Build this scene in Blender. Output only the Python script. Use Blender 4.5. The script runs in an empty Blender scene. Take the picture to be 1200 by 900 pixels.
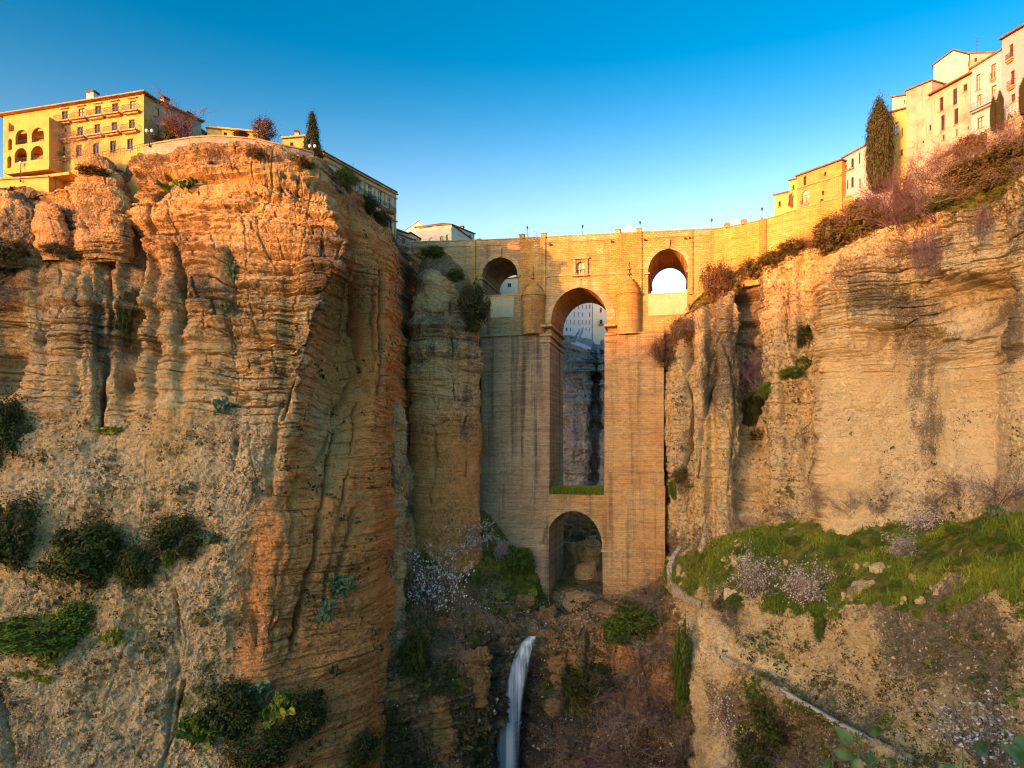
import bpy, math, random
import numpy as np
from mathutils import Vector, Matrix
R = math.radians
sc = bpy.context.scene
COL = sc.collection

# ------------------------------------------------ camera, world, sun, exposure
F, CU, HV = 800.0, 600.0, 530.0          # focal length, centre column and horizon row in photo pixels
cam = bpy.data.cameras.new('camera')
cam.sensor_width = 36.0
cam.lens = 24.0
cam.shift_y = (HV - 450.0) / 1200.0
cam.clip_start = 0.1
cam.clip_end = 20000
camo = bpy.data.objects.new('camera', cam)
COL.objects.link(camo)
camo.rotation_euler = (R(90), 0, 0)
sc.camera = camo

SUN_EL, SUN_AZ = 4.0, 225.5               # azimuth clockwise from +Y
world = bpy.data.worlds.new('World')
sc.world = world
world.use_nodes = True
_n, _l = world.node_tree.nodes, world.node_tree.links
_sky = _n.new('ShaderNodeTexSky')
_sky.sky_type = 'NISHITA'
_sky.sun_disc = False
_sky.sun_elevation = R(SUN_EL)
_sky.sun_rotation = R(SUN_AZ)
_sky.ozone_density = 2.6
_sky.dust_density = 2.0
_sky.air_density = 1.0
_hs = _n.new('ShaderNodeHueSaturation')
_hs.inputs['Saturation'].default_value = 1.10
_hs.inputs['Hue'].default_value = 0.484
_gm = _n.new('ShaderNodeGamma')
_gm.inputs[1].default_value = 1.35
_l.new(_sky.outputs[0], _gm.inputs[0])
_l.new(_gm.outputs[0], _hs.inputs['Color'])
# paler, brighter air low in the eastern sky, opposite the sun
_tc = _n.new('ShaderNodeTexCoord')
_sx = _n.new('ShaderNodeSeparateXYZ')
_l.new(_tc.outputs['Generated'], _sx.inputs[0])
def _mr(src, a, b, c, d):
    m = _n.new('ShaderNodeMapRange'); m.interpolation_type = 'SMOOTHSTEP'
    _l.new(src, m.inputs[0])
    for i, x in enumerate((a, b, c, d)): m.inputs[i + 1].default_value = x
    return m.outputs[0]
_low = _n.new('ShaderNodeMath'); _low.operation = 'MULTIPLY'
_l.new(_mr(_sx.outputs['Z'], 0.10, 0.60, 1.0, 0.0), _low.inputs[0])
_l.new(_mr(_sx.outputs['Y'], 0.1, 0.95, 0.0, 1.0), _low.inputs[1])
_sa = _n.new('ShaderNodeMath'); _sa.operation = 'ADD'
_l.new(_mr(_low.outputs[0], 0.0, 1.0, 1.08, 0.34), _sa.inputs[0])
_l.new(_mr(_sx.outputs['Y'], 0.0, 0.6, 0.0, 0.14), _sa.inputs[1])
_l.new(_sa.outputs[0], _hs.inputs['Saturation'])
_va = _n.new('ShaderNodeMath'); _va.operation = 'ADD'
_l.new(_mr(_sx.outputs['Y'], -0.25, 0.35, 1.75, 0.80), _va.inputs[0])
_l.new(_mr(_low.outputs[0], 0.0, 1.0, 0.0, 0.55), _va.inputs[1])
_l.new(_va.outputs[0], _hs.inputs['Value'])
_l.new(_hs.outputs[0], _n['Background'].inputs[0])
_n['Background'].inputs[1].default_value = 0.15

sun = bpy.data.lights.new('sun', 'SUN')
sun.energy = 2.8
sun.angle = R(0.6)
sun.color = (1.0, 0.37, 0.10)
suno = bpy.data.objects.new('sun', sun)
COL.objects.link(suno)
SUN_DIR = Vector((math.sin(R(SUN_AZ)) * math.cos(R(SUN_EL)), math.cos(R(SUN_AZ)) * math.cos(R(SUN_EL)), math.sin(R(SUN_EL))))
suno.rotation_euler = SUN_DIR.to_track_quat('Z', 'Y').to_euler()

vs = sc.view_settings
vs.view_transform = 'Standard'
vs.look = 'None'
vs.gamma = 1.0
vs.use_curve_mapping = False
vs.exposure = 2.0
sc.cycles.max_bounces = 6
sc.cycles.diffuse_bounces = 4
sc.cycles.use_denoising = True
sc.cycles.denoiser = 'OPENIMAGEDENOISE'
sc.cycles.denoising_input_passes = 'RGB_ALBEDO_NORMAL'
sc.cycles.denoising_prefilter = 'ACCURATE'
sc.cycles.use_adaptive_sampling = False
world.cycles.sampling_method = 'MANUAL'
world.cycles.sample_map_resolution = 2048
sc.cycles.filter_width = 1.15

# ------------------------------------------------ helpers
def W(u, v, Y):
    """photo pixel + distance -> world point (metres)"""
    return ((u - CU) / F * Y, Y, (HV - v) / F * Y)

def meta(o, label=None, cat=None, group=None, kind=None):
    if label: o['label'] = label
    if cat: o['category'] = cat
    if group: o['group'] = group
    if kind: o['kind'] = kind
    return o

def empty(name, loc=(0, 0, 0), rz=0.0, label=None, cat=None, group=None):
    o = bpy.data.objects.new(name, None)
    COL.objects.link(o)
    o.location = loc
    o.rotation_euler = (0, 0, rz)
    o.empty_display_size = 0.5
    return meta(o, label, cat, group)

class MB:
    """collects boxes, tubes and quads; build() links them as one mesh object"""
    def __init__(s):
        s.v = []; s.f = []
    def add(s, vs_, fs_):
        k = len(s.v)
        s.v += [tuple(p) for p in vs_]
        s.f += [tuple(i + k for i in f) for f in fs_]
        return s
    def quad(s, a, b, c, d):
        return s.add((a, b, c, d), ((0, 1, 2, 3),))
    def box(s, x0, x1, y0, y1, z0, z1):
        return s.add([(x0, y0, z0), (x1, y0, z0), (x1, y1, z0), (x0, y1, z0), (x0, y0, z1), (x1, y0, z1), (x1, y1, z1), (x0, y1, z1)],
                     [(0, 3, 2, 1), (4, 5, 6, 7), (0, 1, 5, 4), (1, 2, 6, 5), (2, 3, 7, 6), (3, 0, 4, 7)])
    def bar(s, a, b, r, r2=None, n=5):
        a = Vector(a); b = Vector(b); d = b - a
        if d.length < 1e-6: return s
        r2 = r if r2 is None else r2
        d.normalize()
        x = d.orthogonal().normalized(); y = d.cross(x)
        vv = []
        for p, rr in ((a, r), (b, r2)):
            for i in range(n):
                t = 2 * math.pi * i / n
                vv.append(p + (x * math.cos(t) + y * math.sin(t)) * rr)
        ff = [(i, (i + 1) % n, n + (i + 1) % n, n + i) for i in range(n)]
        ff += [tuple(range(n - 1, -1, -1)), tuple(range(n, 2 * n))]
        return s.add(vv, ff)
    def tube(s, pts, radii, n=6):
        pts = [Vector(p) for p in pts]
        vv, ff = [], []
        m = len(pts)
        for k, p in enumerate(pts):
            d = (pts[min(k + 1, m - 1)] - pts[max(k - 1, 0)]).normalized()
            x = d.cross(Vector((0.31, 0.87, 0.12)))
            x.normalize(); y = d.cross(x)
            for i in range(n):
                t = 2 * math.pi * i / n
                vv.append(p + (x * math.cos(t) + y * math.sin(t)) * radii[k])
        for k in range(m - 1):
            for i in range(n):
                j = (i + 1) % n
                ff.append((k * n + i, k * n + j, k * n + n + j, k * n + n + i))
        ff += [tuple(range(n - 1, -1, -1)), tuple(range((m - 1) * n, m * n))]
        return s.add(vv, ff)
    def lathe(s, prof, cx=0, cy=0, n=12, a0=0.0, a1=2 * math.pi):
        full = abs(a1 - a0 - 2 * math.pi) < 1e-6
        m = n if full else n + 1
        vv, ff = [], []
        for (r, z) in prof:
            for i in range(m):
                t = a0 + (a1 - a0) * i / n
                vv.append((cx + r * math.cos(t), cy + r * math.sin(t), z))
        for k in range(len(prof) - 1):
            for i in range(n):
                j = (i + 1) % m
                ff.append((k * m + i, k * m + j, k * m + m + j, k * m + m + i))
        return s.add(vv, ff)
    def build(s, name, mat, parent=None, smooth=False, label=None):
        me = bpy.data.meshes.new(name)
        me.from_pydata(s.v, [], s.f)
        me.update()
        if smooth:
            me.polygons.foreach_set('use_smooth', [True] * len(me.polygons))
        if mat: me.materials.append(mat)
        o = bpy.data.objects.new(name, me)
        COL.objects.link(o)
        if parent: o.parent = parent
        if label: o['label'] = label
        return o

def copy_tree(o, parent=None):
    c = o.copy()
    COL.objects.link(c)
    c.parent = parent
    for ch in o.children:
        copy_tree(ch, c)
    return c

# ---- noise (vectorised gradient noise)
def _hash(ix, iy, iz, seed):
    h = (ix.astype(np.uint32) * np.uint32(374761393) + iy.astype(np.uint32) * np.uint32(668265263)
         + iz.astype(np.uint32) * np.uint32(2147483647) + np.uint32((seed * 974634777 + 12345) & 0xffffffff))
    h = (h ^ (h >> np.uint32(13))) * np.uint32(1274126177)
    h = h ^ (h >> np.uint32(16))
    h = h * np.uint32(2246822519)
    return h ^ (h >> np.uint32(15))
_GR = np.random.RandomState(7).normal(size=(256, 3))
_GR /= np.linalg.norm(_GR, axis=1)[:, None]
_GR = _GR.astype(np.float32)
def perlin(p, seed=0):
    p = p.astype(np.float32)
    i = np.floor(p).astype(np.int64)
    f = p - i
    i = i.astype(np.int32)
    w = f * f * f * (f * (f * 6 - 15) + 10)
    out = 0
    for dx in (0, 1):
        for dy in (0, 1):
            for dz in (0, 1):
                g = _GR[_hash(i[:, 0] + dx, i[:, 1] + dy, i[:, 2] + dz, seed) & np.uint32(255)]
                d = g[:, 0] * (f[:, 0] - dx) + g[:, 1] * (f[:, 1] - dy) + g[:, 2] * (f[:, 2] - dz)
                wx = w[:, 0] if dx else 1 - w[:, 0]
                wy = w[:, 1] if dy else 1 - w[:, 1]
                wz = w[:, 2] if dz else 1 - w[:, 2]
                out = out + d * wx * wy * wz
    return out * 1.6
def fbm(p, oct_=4, seed=0, gain=0.5):
    a, s_ = 1.0, 0
    for k in range(oct_):
        s_ = s_ + a * perlin(p * (2.0 ** k) + 17.3 * k, seed + k)
        a *= gain
    return s_
def sstep(a, b, x):
    t = np.clip((x - a) / (b - a), 0, 1)
    return t * t * (3 - 2 * t)

# ------------------------------------------------ materials
def newmat(name):
    m = bpy.data.materials.new(name)
    m.use_nodes = True
    nt = m.node_tree
    b = nt.nodes['Principled BSDF']
    b.inputs['Roughness'].default_value = 0.9
    b.inputs['Specular IOR Level'].default_value = 0.2
    return m, nt.nodes, nt.links, b
def nd(ns, t, **kw):
    x = ns.new(t)
    for k, v in kw.items():
        setattr(x, k, v)
    return x
def mixc(ns, ls, fac, a, b, mode='MIX'):
    m = ns.new('ShaderNodeMix'); m.data_type = 'RGBA'; m.blend_type = mode
    for sock, val in ((m.inputs[0], fac), (m.inputs[6], a), (m.inputs[7], b)):
        if hasattr(val, 'is_output'): ls.new(val, sock)
        elif isinstance(val, (int, float)): sock.default_value = val
        else: sock.default_value = (*val, 1) if len(val) == 3 else val
    return m.outputs[2]
def mrange(ns, ls, val, a, b, c=0.0, d=1.0):
    m = ns.new('ShaderNodeMapRange')
    m.interpolation_type = 'SMOOTHSTEP'
    ls.new(val, m.inputs[0])
    for i, x in enumerate((a, b, c, d)): m.inputs[i + 1].default_value = x
    return m.outputs[0]
def math_(ns, ls, op, a, b=0.0):
    m = ns.new('ShaderNodeMath'); m.operation = op
    for sock, val in ((m.inputs[0], a), (m.inputs[1], b)):
        if hasattr(val, 'is_output'): ls.new(val, sock)
        else: sock.default_value = val
    return m.outputs[0]
def coords(ns, ls, scale=(1, 1, 1), world_=False):
    mp = ns.new('ShaderNodeMapping')
    mp.inputs['Scale'].default_value = scale
    if world_:
        g = ns.new('ShaderNodeNewGeometry'); ls.new(g.outputs['Position'], mp.inputs[0])
    else:
        t = ns.new('ShaderNodeTexCoord'); ls.new(t.outputs['Object'], mp.inputs[0])
    return mp.outputs[0]
def noise(ns, ls, vec, scale, detail=4, rough=0.55):
    n = ns.new('ShaderNodeTexNoise')
    ls.new(vec, n.inputs['Vector'])
    n.inputs['Scale'].default_value = scale
    n.inputs['Detail'].default_value = detail
    n.inputs['Roughness'].default_value = rough
    return n.outputs[0]
def bump(ns, ls, b, h, strength=0.5, dist=0.1, prev=None):
    n = ns.new('ShaderNodeBump')
    n.inputs['Strength'].default_value = strength
    n.inputs['Distance'].default_value = dist
    ls.new(h, n.inputs['Height'])
    if prev is not None: ls.new(prev, n.inputs['Normal'])
    ls.new(n.outputs[0], b.inputs['Normal'])
    return n.outputs[0]

def mat_plain(name, col, rough=0.8, var=0.25, scale=1.5, metallic=0.0, spec=0.2):
    m, ns, ls, b = newmat(name)
    v = coords(ns, ls)
    n = noise(ns, ls, v, scale, 5)
    c = mixc(ns, ls, mrange(ns, ls, n, 0.3, 0.7), tuple(x * (1 - var) for x in col), tuple(min(1, x * (1 + var * 0.6)) for x in col))
    ls.new(c, b.inputs['Base Color'])
    b.inputs['Roughness'].default_value = rough
    b.inputs['Metallic'].default_value = metallic
    b.inputs['Specular IOR Level'].default_value = spec
    return m

def mat_plaster(name, col, stain=(0.3, 0.22, 0.14), amount=0.5, blocks=False):
    """weathered render or stone wall with blotches and vertical rain streaks"""
    m, ns, ls, b = newmat(name)
    v = coords(ns, ls)
    n1 = noise(ns, ls, v, 0.35, 6, 0.6)
    n2 = noise(ns, ls, coords(ns, ls, (1.6, 1.6, 0.12)), 1.0, 4, 0.6)
    c = mixc(ns, ls, mrange(ns, ls, n1, 0.45, 0.75, 0, amount), col, stain)
    c = mixc(ns, ls, mrange(ns, ls, n2, 0.52, 0.75, 0, amount * 0.8), c, tuple(x * 0.7 for x in stain))
    n3 = noise(ns, ls, v, 3.0, 5, 0.6)
    c = mixc(ns, ls, mrange(ns, ls, n3, 0.35, 0.7, 0, 0.35), c, tuple(x * 0.72 for x in col))
    h = n3
    if blocks:
        mp = ns.new('ShaderNodeMapping'); mp.inputs['Rotation'].default_value = (R(90), 0, 0)
        t = ns.new('ShaderNodeTexCoord'); ls.new(t.outputs['Object'], mp.inputs[0])
        br = ns.new('ShaderNodeTexBrick'); ls.new(mp.outputs[0], br.inputs['Vector'])
        br.inputs['Scale'].default_value = 1.0
        br.inputs['Brick Width'].default_value = 0.9; br.inputs['Row Height'].default_value = 0.42
        br.inputs['Mortar Size'].default_value = 0.03
        br.inputs['Color1'].default_value = (0.85, 0.85, 0.85, 1); br.inputs['Color2'].default_value = (1.1, 1.1, 1.1, 1); br.inputs['Mortar'].default_value = (0.55, 0.55, 0.55, 1)
        c = mixc(ns, ls, 0.8, c, br.outputs[0], 'MULTIPLY')
    ls.new(c, b.inputs['Base Color'])
    bump(ns, ls, b, h, 0.4, 0.08)
    return m

def mat_rock(name, tan=(0.50, 0.335, 0.155), ochre=(0.55, 0.32, 0.11), pale=(0.68, 0.52, 0.29), fresh=(0.53, 0.225, 0.065), pat=(0.10, 0.074, 0.046), speck=0.8):
    m, ns, ls, b = newmat(name)
    at = nd(ns, 'ShaderNodeAttribute', attribute_name='rk')
    sep = ns.new('ShaderNodeSeparateColor'); ls.new(at.outputs['Color'], sep.inputs[0])
    at2 = nd(ns, 'ShaderNodeAttribute', attribute_name='rk2')
    sep2 = ns.new('ShaderNodeSeparateColor'); ls.new(at2.outputs['Color'], sep2.inputs[0])
    P = coords(ns, ls, (1, 1, 1), True)
    Ps = coords(ns, ls, (0.22, 0.22, 1.6), True)
    Pv = coords(ns, ls, (1.0, 1.0, 0.10), True)
    big = noise(ns, ls, P, 0.09, 5, 0.6)
    mid = noise(ns, ls, P, 0.55, 6, 0.65)
    fin = noise(ns, ls, P, 3.2, 6, 0.7)
    strata = noise(ns, ls, Ps, 0.8, 5, 0.6)
    streak = noise(ns, ls, Pv, 0.75, 5, 0.6)
    c = mixc(ns, ls, mrange(ns, ls, big, 0.35, 0.65), tan, ochre)
    c = mixc(ns, ls, mrange(ns, ls, mid, 0.5, 0.75, 0, 0.8), c, pale)
    c = mixc(ns, ls, mrange(ns, ls, strata, 0.5, 0.72, 0, 0.55), c, tuple(x * 0.5 for x in tan))
    c = mixc(ns, ls, sep2.outputs[0], c, pale)                       # pale washed rock
    fr = mixc(ns, ls, mrange(ns, ls, mid, 0.35, 0.7), fresh, tuple(min(1, x * 1.35) for x in fresh))
    c = mixc(ns, ls, sep.outputs[1], c, fr)                          # fresh orange rock
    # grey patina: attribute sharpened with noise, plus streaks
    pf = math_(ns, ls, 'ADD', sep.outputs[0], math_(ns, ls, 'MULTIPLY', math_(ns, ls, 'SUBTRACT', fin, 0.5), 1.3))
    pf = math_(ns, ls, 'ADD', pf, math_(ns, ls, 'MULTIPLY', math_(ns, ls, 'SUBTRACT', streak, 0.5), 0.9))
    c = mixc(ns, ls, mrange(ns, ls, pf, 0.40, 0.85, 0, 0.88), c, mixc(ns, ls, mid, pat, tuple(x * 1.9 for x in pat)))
    # dark lichen specks and pebbles
    vo = ns.new('ShaderNodeTexVoronoi'); ls.new(P, vo.inputs['Vector']); vo.inputs['Scale'].default_value = 2.6
    vc = ns.new('ShaderNodeSeparateColor'); ls.new(vo.outputs['Color'], vc.inputs[0])
    sp = math_(ns, ls, 'MULTIPLY', mrange(ns, ls, vc.outputs[0], 0.6, 0.95), mrange(ns, ls, vo.outputs['Distance'], 0.35, 0.2))
    spf = math_(ns, ls, 'MULTIPLY', sp, math_(ns, ls, 'ADD', math_(ns, ls, 'MULTIPLY', sep2.outputs[1], speck), 0.12))
    c = mixc(ns, ls, spf, c, (0.05, 0.042, 0.03))
    c = mixc(ns, ls, mrange(ns, ls, fin, 0.55, 0.8, 0, 0.5), c, tuple(x * 0.42 for x in tan))
    c = mixc(ns, ls, mrange(ns, ls, fin, 0.42, 0.25, 0, 0.35), c, pale)
    # dark lichen mottling and pale pebbles
    mot = noise(ns, ls, P, 1.3, 10, 0.80)
    mf = math_(ns, ls, 'MULTIPLY', mrange(ns, ls, mot, 0.485, 0.60, 0, 0.80), sep2.outputs[2])
    c = mixc(ns, ls, mf, c, tuple(x * 0.9 for x in pat))
    pb = math_(ns, ls, 'MULTIPLY', math_(ns, ls, 'MULTIPLY', mrange(ns, ls, vc.outputs[1], 0.55, 0.9), mrange(ns, ls, vo.outputs['Distance'], 0.4, 0.22)), sep2.outputs[1])
    c = mixc(ns, ls, math_(ns, ls, 'MULTIPLY', pb, 0.7), c, tuple(min(1, x * 1.12) for x in pale))
    # green growth
    gv = math_(ns, ls, 'ADD', sep.outputs[2], math_(ns, ls, 'MULTIPLY', math_(ns, ls, 'SUBTRACT', mid, 0.5), 0.9))
    gn = mixc(ns, ls, mrange(ns, ls, mid, 0.38, 0.62), (0.045, 0.075, 0.008), (0.17, 0.14, 0.022))
    gn = mixc(ns, ls, mrange(ns, ls, fin, 0.5, 0.8, 0, 0.6), gn, (0.20, 0.16, 0.055))
    c = mixc(ns, ls, mrange(ns, ls, gv, 0.38, 0.62), c, gn)
    ls.new(c, b.inputs['Base Color'])
    b.inputs['Roughness'].default_value = 0.95
    b.inputs['Specular IOR Level'].default_value = 0.1
    h = math_(ns, ls, 'ADD', fin, math_(ns, ls, 'MULTIPLY', vo.outputs['Distance'], 0.6))
    p = bump(ns, ls, b, strata, 0.5, 0.6)
    p = bump(ns, ls, b, mot, 0.7, 0.5, p)
    bump(ns, ls, b, h, 0.9, 0.3, p)
    return m
# ------------------------------------------------ cliffs and terrain
def pchip(P, t, tn):
    """monotone cubic interpolation of P (n, ...) given at t, sampled at tn"""
    n = len(t)
    h = (t[1:] - t[:-1]).reshape((-1,) + (1,) * (P.ndim - 1))
    d = (P[1:] - P[:-1]) / h
    m = np.zeros_like(P)
    same = (d[1:] * d[:-1]) > 0
    m[1:-1] = np.where(same, 2 * d[1:] * d[:-1] / np.where(same, d[1:] + d[:-1], 1), 0) * 0.6 + 0.4 * (d[1:] + d[:-1]) / 2
    m[0] = d[0]; m[-1] = d[-1]
    k = np.clip(np.searchsorted(t, tn) - 1, 0, n - 2)
    hh = (t[k + 1] - t[k])
    s = ((tn - t[k]) / hh)
    sh = (-1,) + (1,) * (P.ndim - 1)
    s = s.reshape(sh); hh = hh.reshape(sh)
    return ((2 * s**3 - 3 * s**2 + 1) * P[k] + (s**3 - 2 * s**2 + s) * hh * m[k]
            + (-2 * s**3 + 3 * s**2) * P[k + 1] + (s**3 - s**2) * hh * m[k + 1])

def poly_dist(u, v, pts):
    d = np.full(u.shape, 1e9)
    for (a, b) in zip(pts[:-1], pts[1:]):
        ax, ay = a[0], a[1]; bx, by = b[0], b[1]
        L = (bx - ax)**2 + (by - ay)**2 + 1e-9
        t = np.clip(((u - ax) * (bx - ax) + (v - ay) * (by - ay)) / L, 0, 1)
        d = np.minimum(d, np.hypot(u - ax - t * (bx - ax), v - ay - t * (by - ay)))
    return d
def blob(u, v, cx, cy, rx, ry, soft=0.5):
    return 1 - sstep(1 - soft, 1 + soft, np.sqrt(((u - cx) / rx)**2 + ((v - cy) / ry)**2))

def _h01(i, j, seed):
    return _hash(i.astype(np.int64), j.astype(np.int64), i.astype(np.int64) * 0 + 3, seed).astype(np.float64) / 4294967296.0
def blocks(q, w, h, seed):
    """jointed beds: each block stands proud or back by its own amount, open joints between"""
    z = q[:, 2] + 0.06 * q[:, 0] + 0.55 * h * perlin(np.stack([q[:, 0] * 0.02, q[:, 1] * 0.02, q[:, 2] * 0.45 / h], 1), seed) + 0.2 * h * perlin(q * 0.35, seed + 1)
    zr = z / h; i = np.floor(zr); fz = zr - i
    s = (q[:, 0] + 0.6 * q[:, 1] + 0.22 * w * perlin(q * (0.8 / w), seed + 2) + 0.12 * perlin(q * 0.9, seed + 3)) / w + 7.7 * _h01(i, i * 0, seed + 4)
    j = np.floor(s); fs = s - j
    keep = _h01(i, j, seed + 6) > 0.5          # some vertical joints stay closed
    val = _h01(i, j, seed + 5) * 2 - 1
    e1 = np.minimum(fz, 1 - fz) * h
    e2 = np.where(keep, np.minimum(fs, 1 - fs) * w, 9.0)
    return val, np.exp(-(e1 / 0.14)**2), np.exp(-(e2 / 0.16)**2)
def rock_disp(P, amp=1.0, strata=1.0, flute=0.5, rough=1.0, seed=0, blk=1.0):
    q = P + 1.0 * np.stack([perlin(P * 0.11, seed + 40), perlin(P * 0.11, seed + 41), 0.7 * perlin(P * 0.07, seed + 42)], 1)
    d = 1.1 * amp * fbm(q * 0.055, 3, seed)
    # beds: flat-topped layers of varying thickness, dipping slightly
    z = q[:, 2] + 0.05 * q[:, 0]
    for f, a in ((0.22, 0.55), (0.55, 0.34), (1.25, 0.17), (2.6, 0.07)):
        n = perlin(np.stack([q[:, 0] * 0.035 * (1 + f), q[:, 1] * 0.035 * (1 + f), z * f], 1), seed + 11 + int(f * 10))
        d = d + strata * a * np.tanh(n * 4.5)
    # flutes and joints
    n = perlin(np.stack([q[:, 0] * 0.30, q[:, 1] * 0.30, q[:, 2] * 0.035], 1), seed + 21)
    d = d + flute * 1.0 * (np.abs(n) * 1.5 - 0.4)
    n = perlin(np.stack([q[:, 0] * 0.16, q[:, 1] * 0.16, q[:, 2] * 0.05], 1), seed + 22)
    d = d - 0.9 * flute * np.exp(-(n / 0.035)**2)
    if blk > 0 and strata > 0.3:
        m1 = sstep(-0.25, 0.25, perlin(P * 0.05, seed + 71)); m2 = sstep(-0.2, 0.3, perlin(P * 0.09, seed + 72))
        b1, c1, c1v = blocks(q, 8.5, 3.0, seed + 80)
        b2, c2, c2v = blocks(q, 3.6, 1.1, seed + 90)
        k = min(1.0, strata) * blk
        d = d + k * (0.42 * b1 * m1 + 0.22 * b2 * m2) - k * (0.9 * c1 * m1 + 0.7 * c1v * m1 + 0.42 * c2 * m2 + 0.3 * c2v * m2)
    # open bedding joints and blocky breaks
    g = np.stack([q[:, 0] * 0.025, q[:, 1] * 0.025, z * 0.42], 1)
    n = perlin(g, seed + 24)
    msk = sstep(-0.15, 0.3, perlin(P * np.array([0.07, 0.07, 0.12]), seed + 25))
    d = d - 0.75 * strata * msk * np.exp(-(n / 0.035)**2)
    n = perlin(g * np.array([1.6, 1.6, 2.3]), seed + 26)
    d = d - 0.4 * strata * np.exp(-(n / 0.05)**2) * sstep(-0.1, 0.3, perlin(P * 0.1, seed + 27))
    n = perlin(np.stack([q[:, 0] * 0.55, q[:, 1] * 0.55, q[:, 2] * 0.12], 1), seed + 28)
    d = d - 0.5 * (0.15 * strata + flute * 0.6) * np.exp(-(n / 0.04)**2) * sstep(0.0, 0.35, perlin(P * 0.09, seed + 29))
    # rubble
    d = d + rough * (0.34 * fbm(P * 0.6, 4, seed + 31, 0.62))
    # pits
    n = perlin(P * np.array([0.8, 0.8, 1.0]), seed + 33)
    d = d - rough * 0.35 * sstep(0.5, 0.75, n)
    return d

def mass(name, cols, nu, nv, label, paint, plateau=((0, 12, 0.4), (0, 60, 1.0)), disp=None, mat=None, kind='structure', cat=None, grooves=(), seed=0, rows_first=True, world_pts=None):
    """rock mass: a grid of control points (photo pixel + distance) carried into metres, refined and broken up with noise"""
    if world_pts is None:
        C = np.array([[W(*p) for p in c] for c in cols], dtype=float)
    else:
        C = np.array(world_pts, dtype=float)
    if plateau:
        br = C[:, 0, :]
        ext = [br + np.array(o) for o in plateau[::-1]]
        C = np.concatenate([np.stack(ext, 1), C], 1)
    ang = C / np.maximum(C[:, :, 1:2], 5) * F
    su = np.concatenate([[0], np.cumsum(np.maximum(np.mean(np.linalg.norm(np.diff(ang, axis=0), axis=2), 1), 4))])
    dv = np.mean(np.linalg.norm(np.diff(ang, axis=1), axis=2), 0)
    if plateau:
        dv[0] = 6; dv[1] = 14
    sv = np.concatenate([[0], np.cumsum(np.maximum(dv, 4))])
    G = pchip(C, su, np.linspace(0, su[-1], nu))
    G = np.swapaxes(pchip(np.swapaxes(G, 0, 1), sv, np.linspace(0, sv[-1], nv)), 0, 1)
    du = np.gradient(G, axis=0); dvv = np.gradient(G, axis=1)
    N = np.cross(du, dvv)
    N /= np.linalg.norm(N, axis=2)[:, :, None] + 1e-9
    if np.mean(np.sum(N * -G, 2)) < 0: N = -N
    P = G.reshape(-1, 3); Nn = N.reshape(-1, 3)
    u = P[:, 0] / np.maximum(P[:, 1], 1) * F + CU
    v = HV - P[:, 2] / np.maximum(P[:, 1], 1) * F
    d, rk, rk2 = paint(P, u, v, Nn)
    for pts, wpx, dep in grooves:
        dd = poly_dist(u + 2.5 * perlin(P * 0.25, 71), v, pts)
        wv = wpx * np.clip(0.75 + 1.1 * perlin(P * np.array([0.3, 0.3, 0.22]), 73), 0.25, 1.6)
        d = d - dep * np.clip(0.85 + 1.2 * perlin(P * 0.2, 74), 0.3, 1.5) * np.exp(-(dd / wv)**1.3)
    if plateau:   # calm the flat top
        row = np.tile(np.linspace(0, sv[-1], nv), nu)
        d = d * (0.25 + 0.75 * sstep(sv[1] - 2, sv[2] + 4, row))
    P2 = P + Nn * d[:, None]
    idx = np.arange(nu * nv).reshape(nu, nv)
    q = np.stack([idx[:-1, :-1], idx[1:, :-1], idx[1:, 1:], idx[:-1, 1:]], -1).reshape(-1, 4)
    me = bpy.data.meshes.new(name)
    me.vertices.add(len(P2)); me.vertices.foreach_set('co', P2.astype(np.float32).ravel())
    me.loops.add(q.size); me.loops.foreach_set('vertex_index', q.astype(np.int32).ravel())
    me.polygons.add(len(q)); me.polygons.foreach_set('loop_start', np.arange(0, q.size, 4, dtype=np.int32))
    me.polygons.foreach_set('use_smooth', np.zeros(len(q), dtype=bool))
    me.update(calc_edges=True)
    for an, arr in (('rk', rk), ('rk2', rk2)):
        a = me.attributes.new(an, 'FLOAT_COLOR', 'POINT')
        full = np.ones((len(P2), 4), np.float32)
        full[:, :3] = np.clip(np.stack(arr, 1), 0, 1)
        a.data.foreach_set('color', full.ravel())
    me.materials.append(mat)
    o = bpy.data.objects.new(name, me)
    COL.objects.link(o)
    meta(o, label, cat, None, kind)
    return o

M_ROCK = mat_rock('sandstone')
M_ROCK_R = mat_rock('yellow sandstone', tan=(0.54, 0.375, 0.17), ochre=(0.58, 0.36, 0.115), pale=(0.71, 0.56, 0.31), fresh=(0.54, 0.33, 0.115))
M_GORGE = mat_rock('shade darkened gorge rock', tan=(0.22, 0.135, 0.065), ochre=(0.31, 0.16, 0.05), pale=(0.42, 0.30, 0.17), pat=(0.035, 0.028, 0.02))  # gorge shade put into the colour, on top of damp and dirt
M_FAR = mat_rock('grey limestone', tan=(0.34, 0.31, 0.28), ochre=(0.28, 0.26, 0.23), pale=(0.48, 0.45, 0.41), pat=(0.07, 0.065, 0.06))

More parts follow.
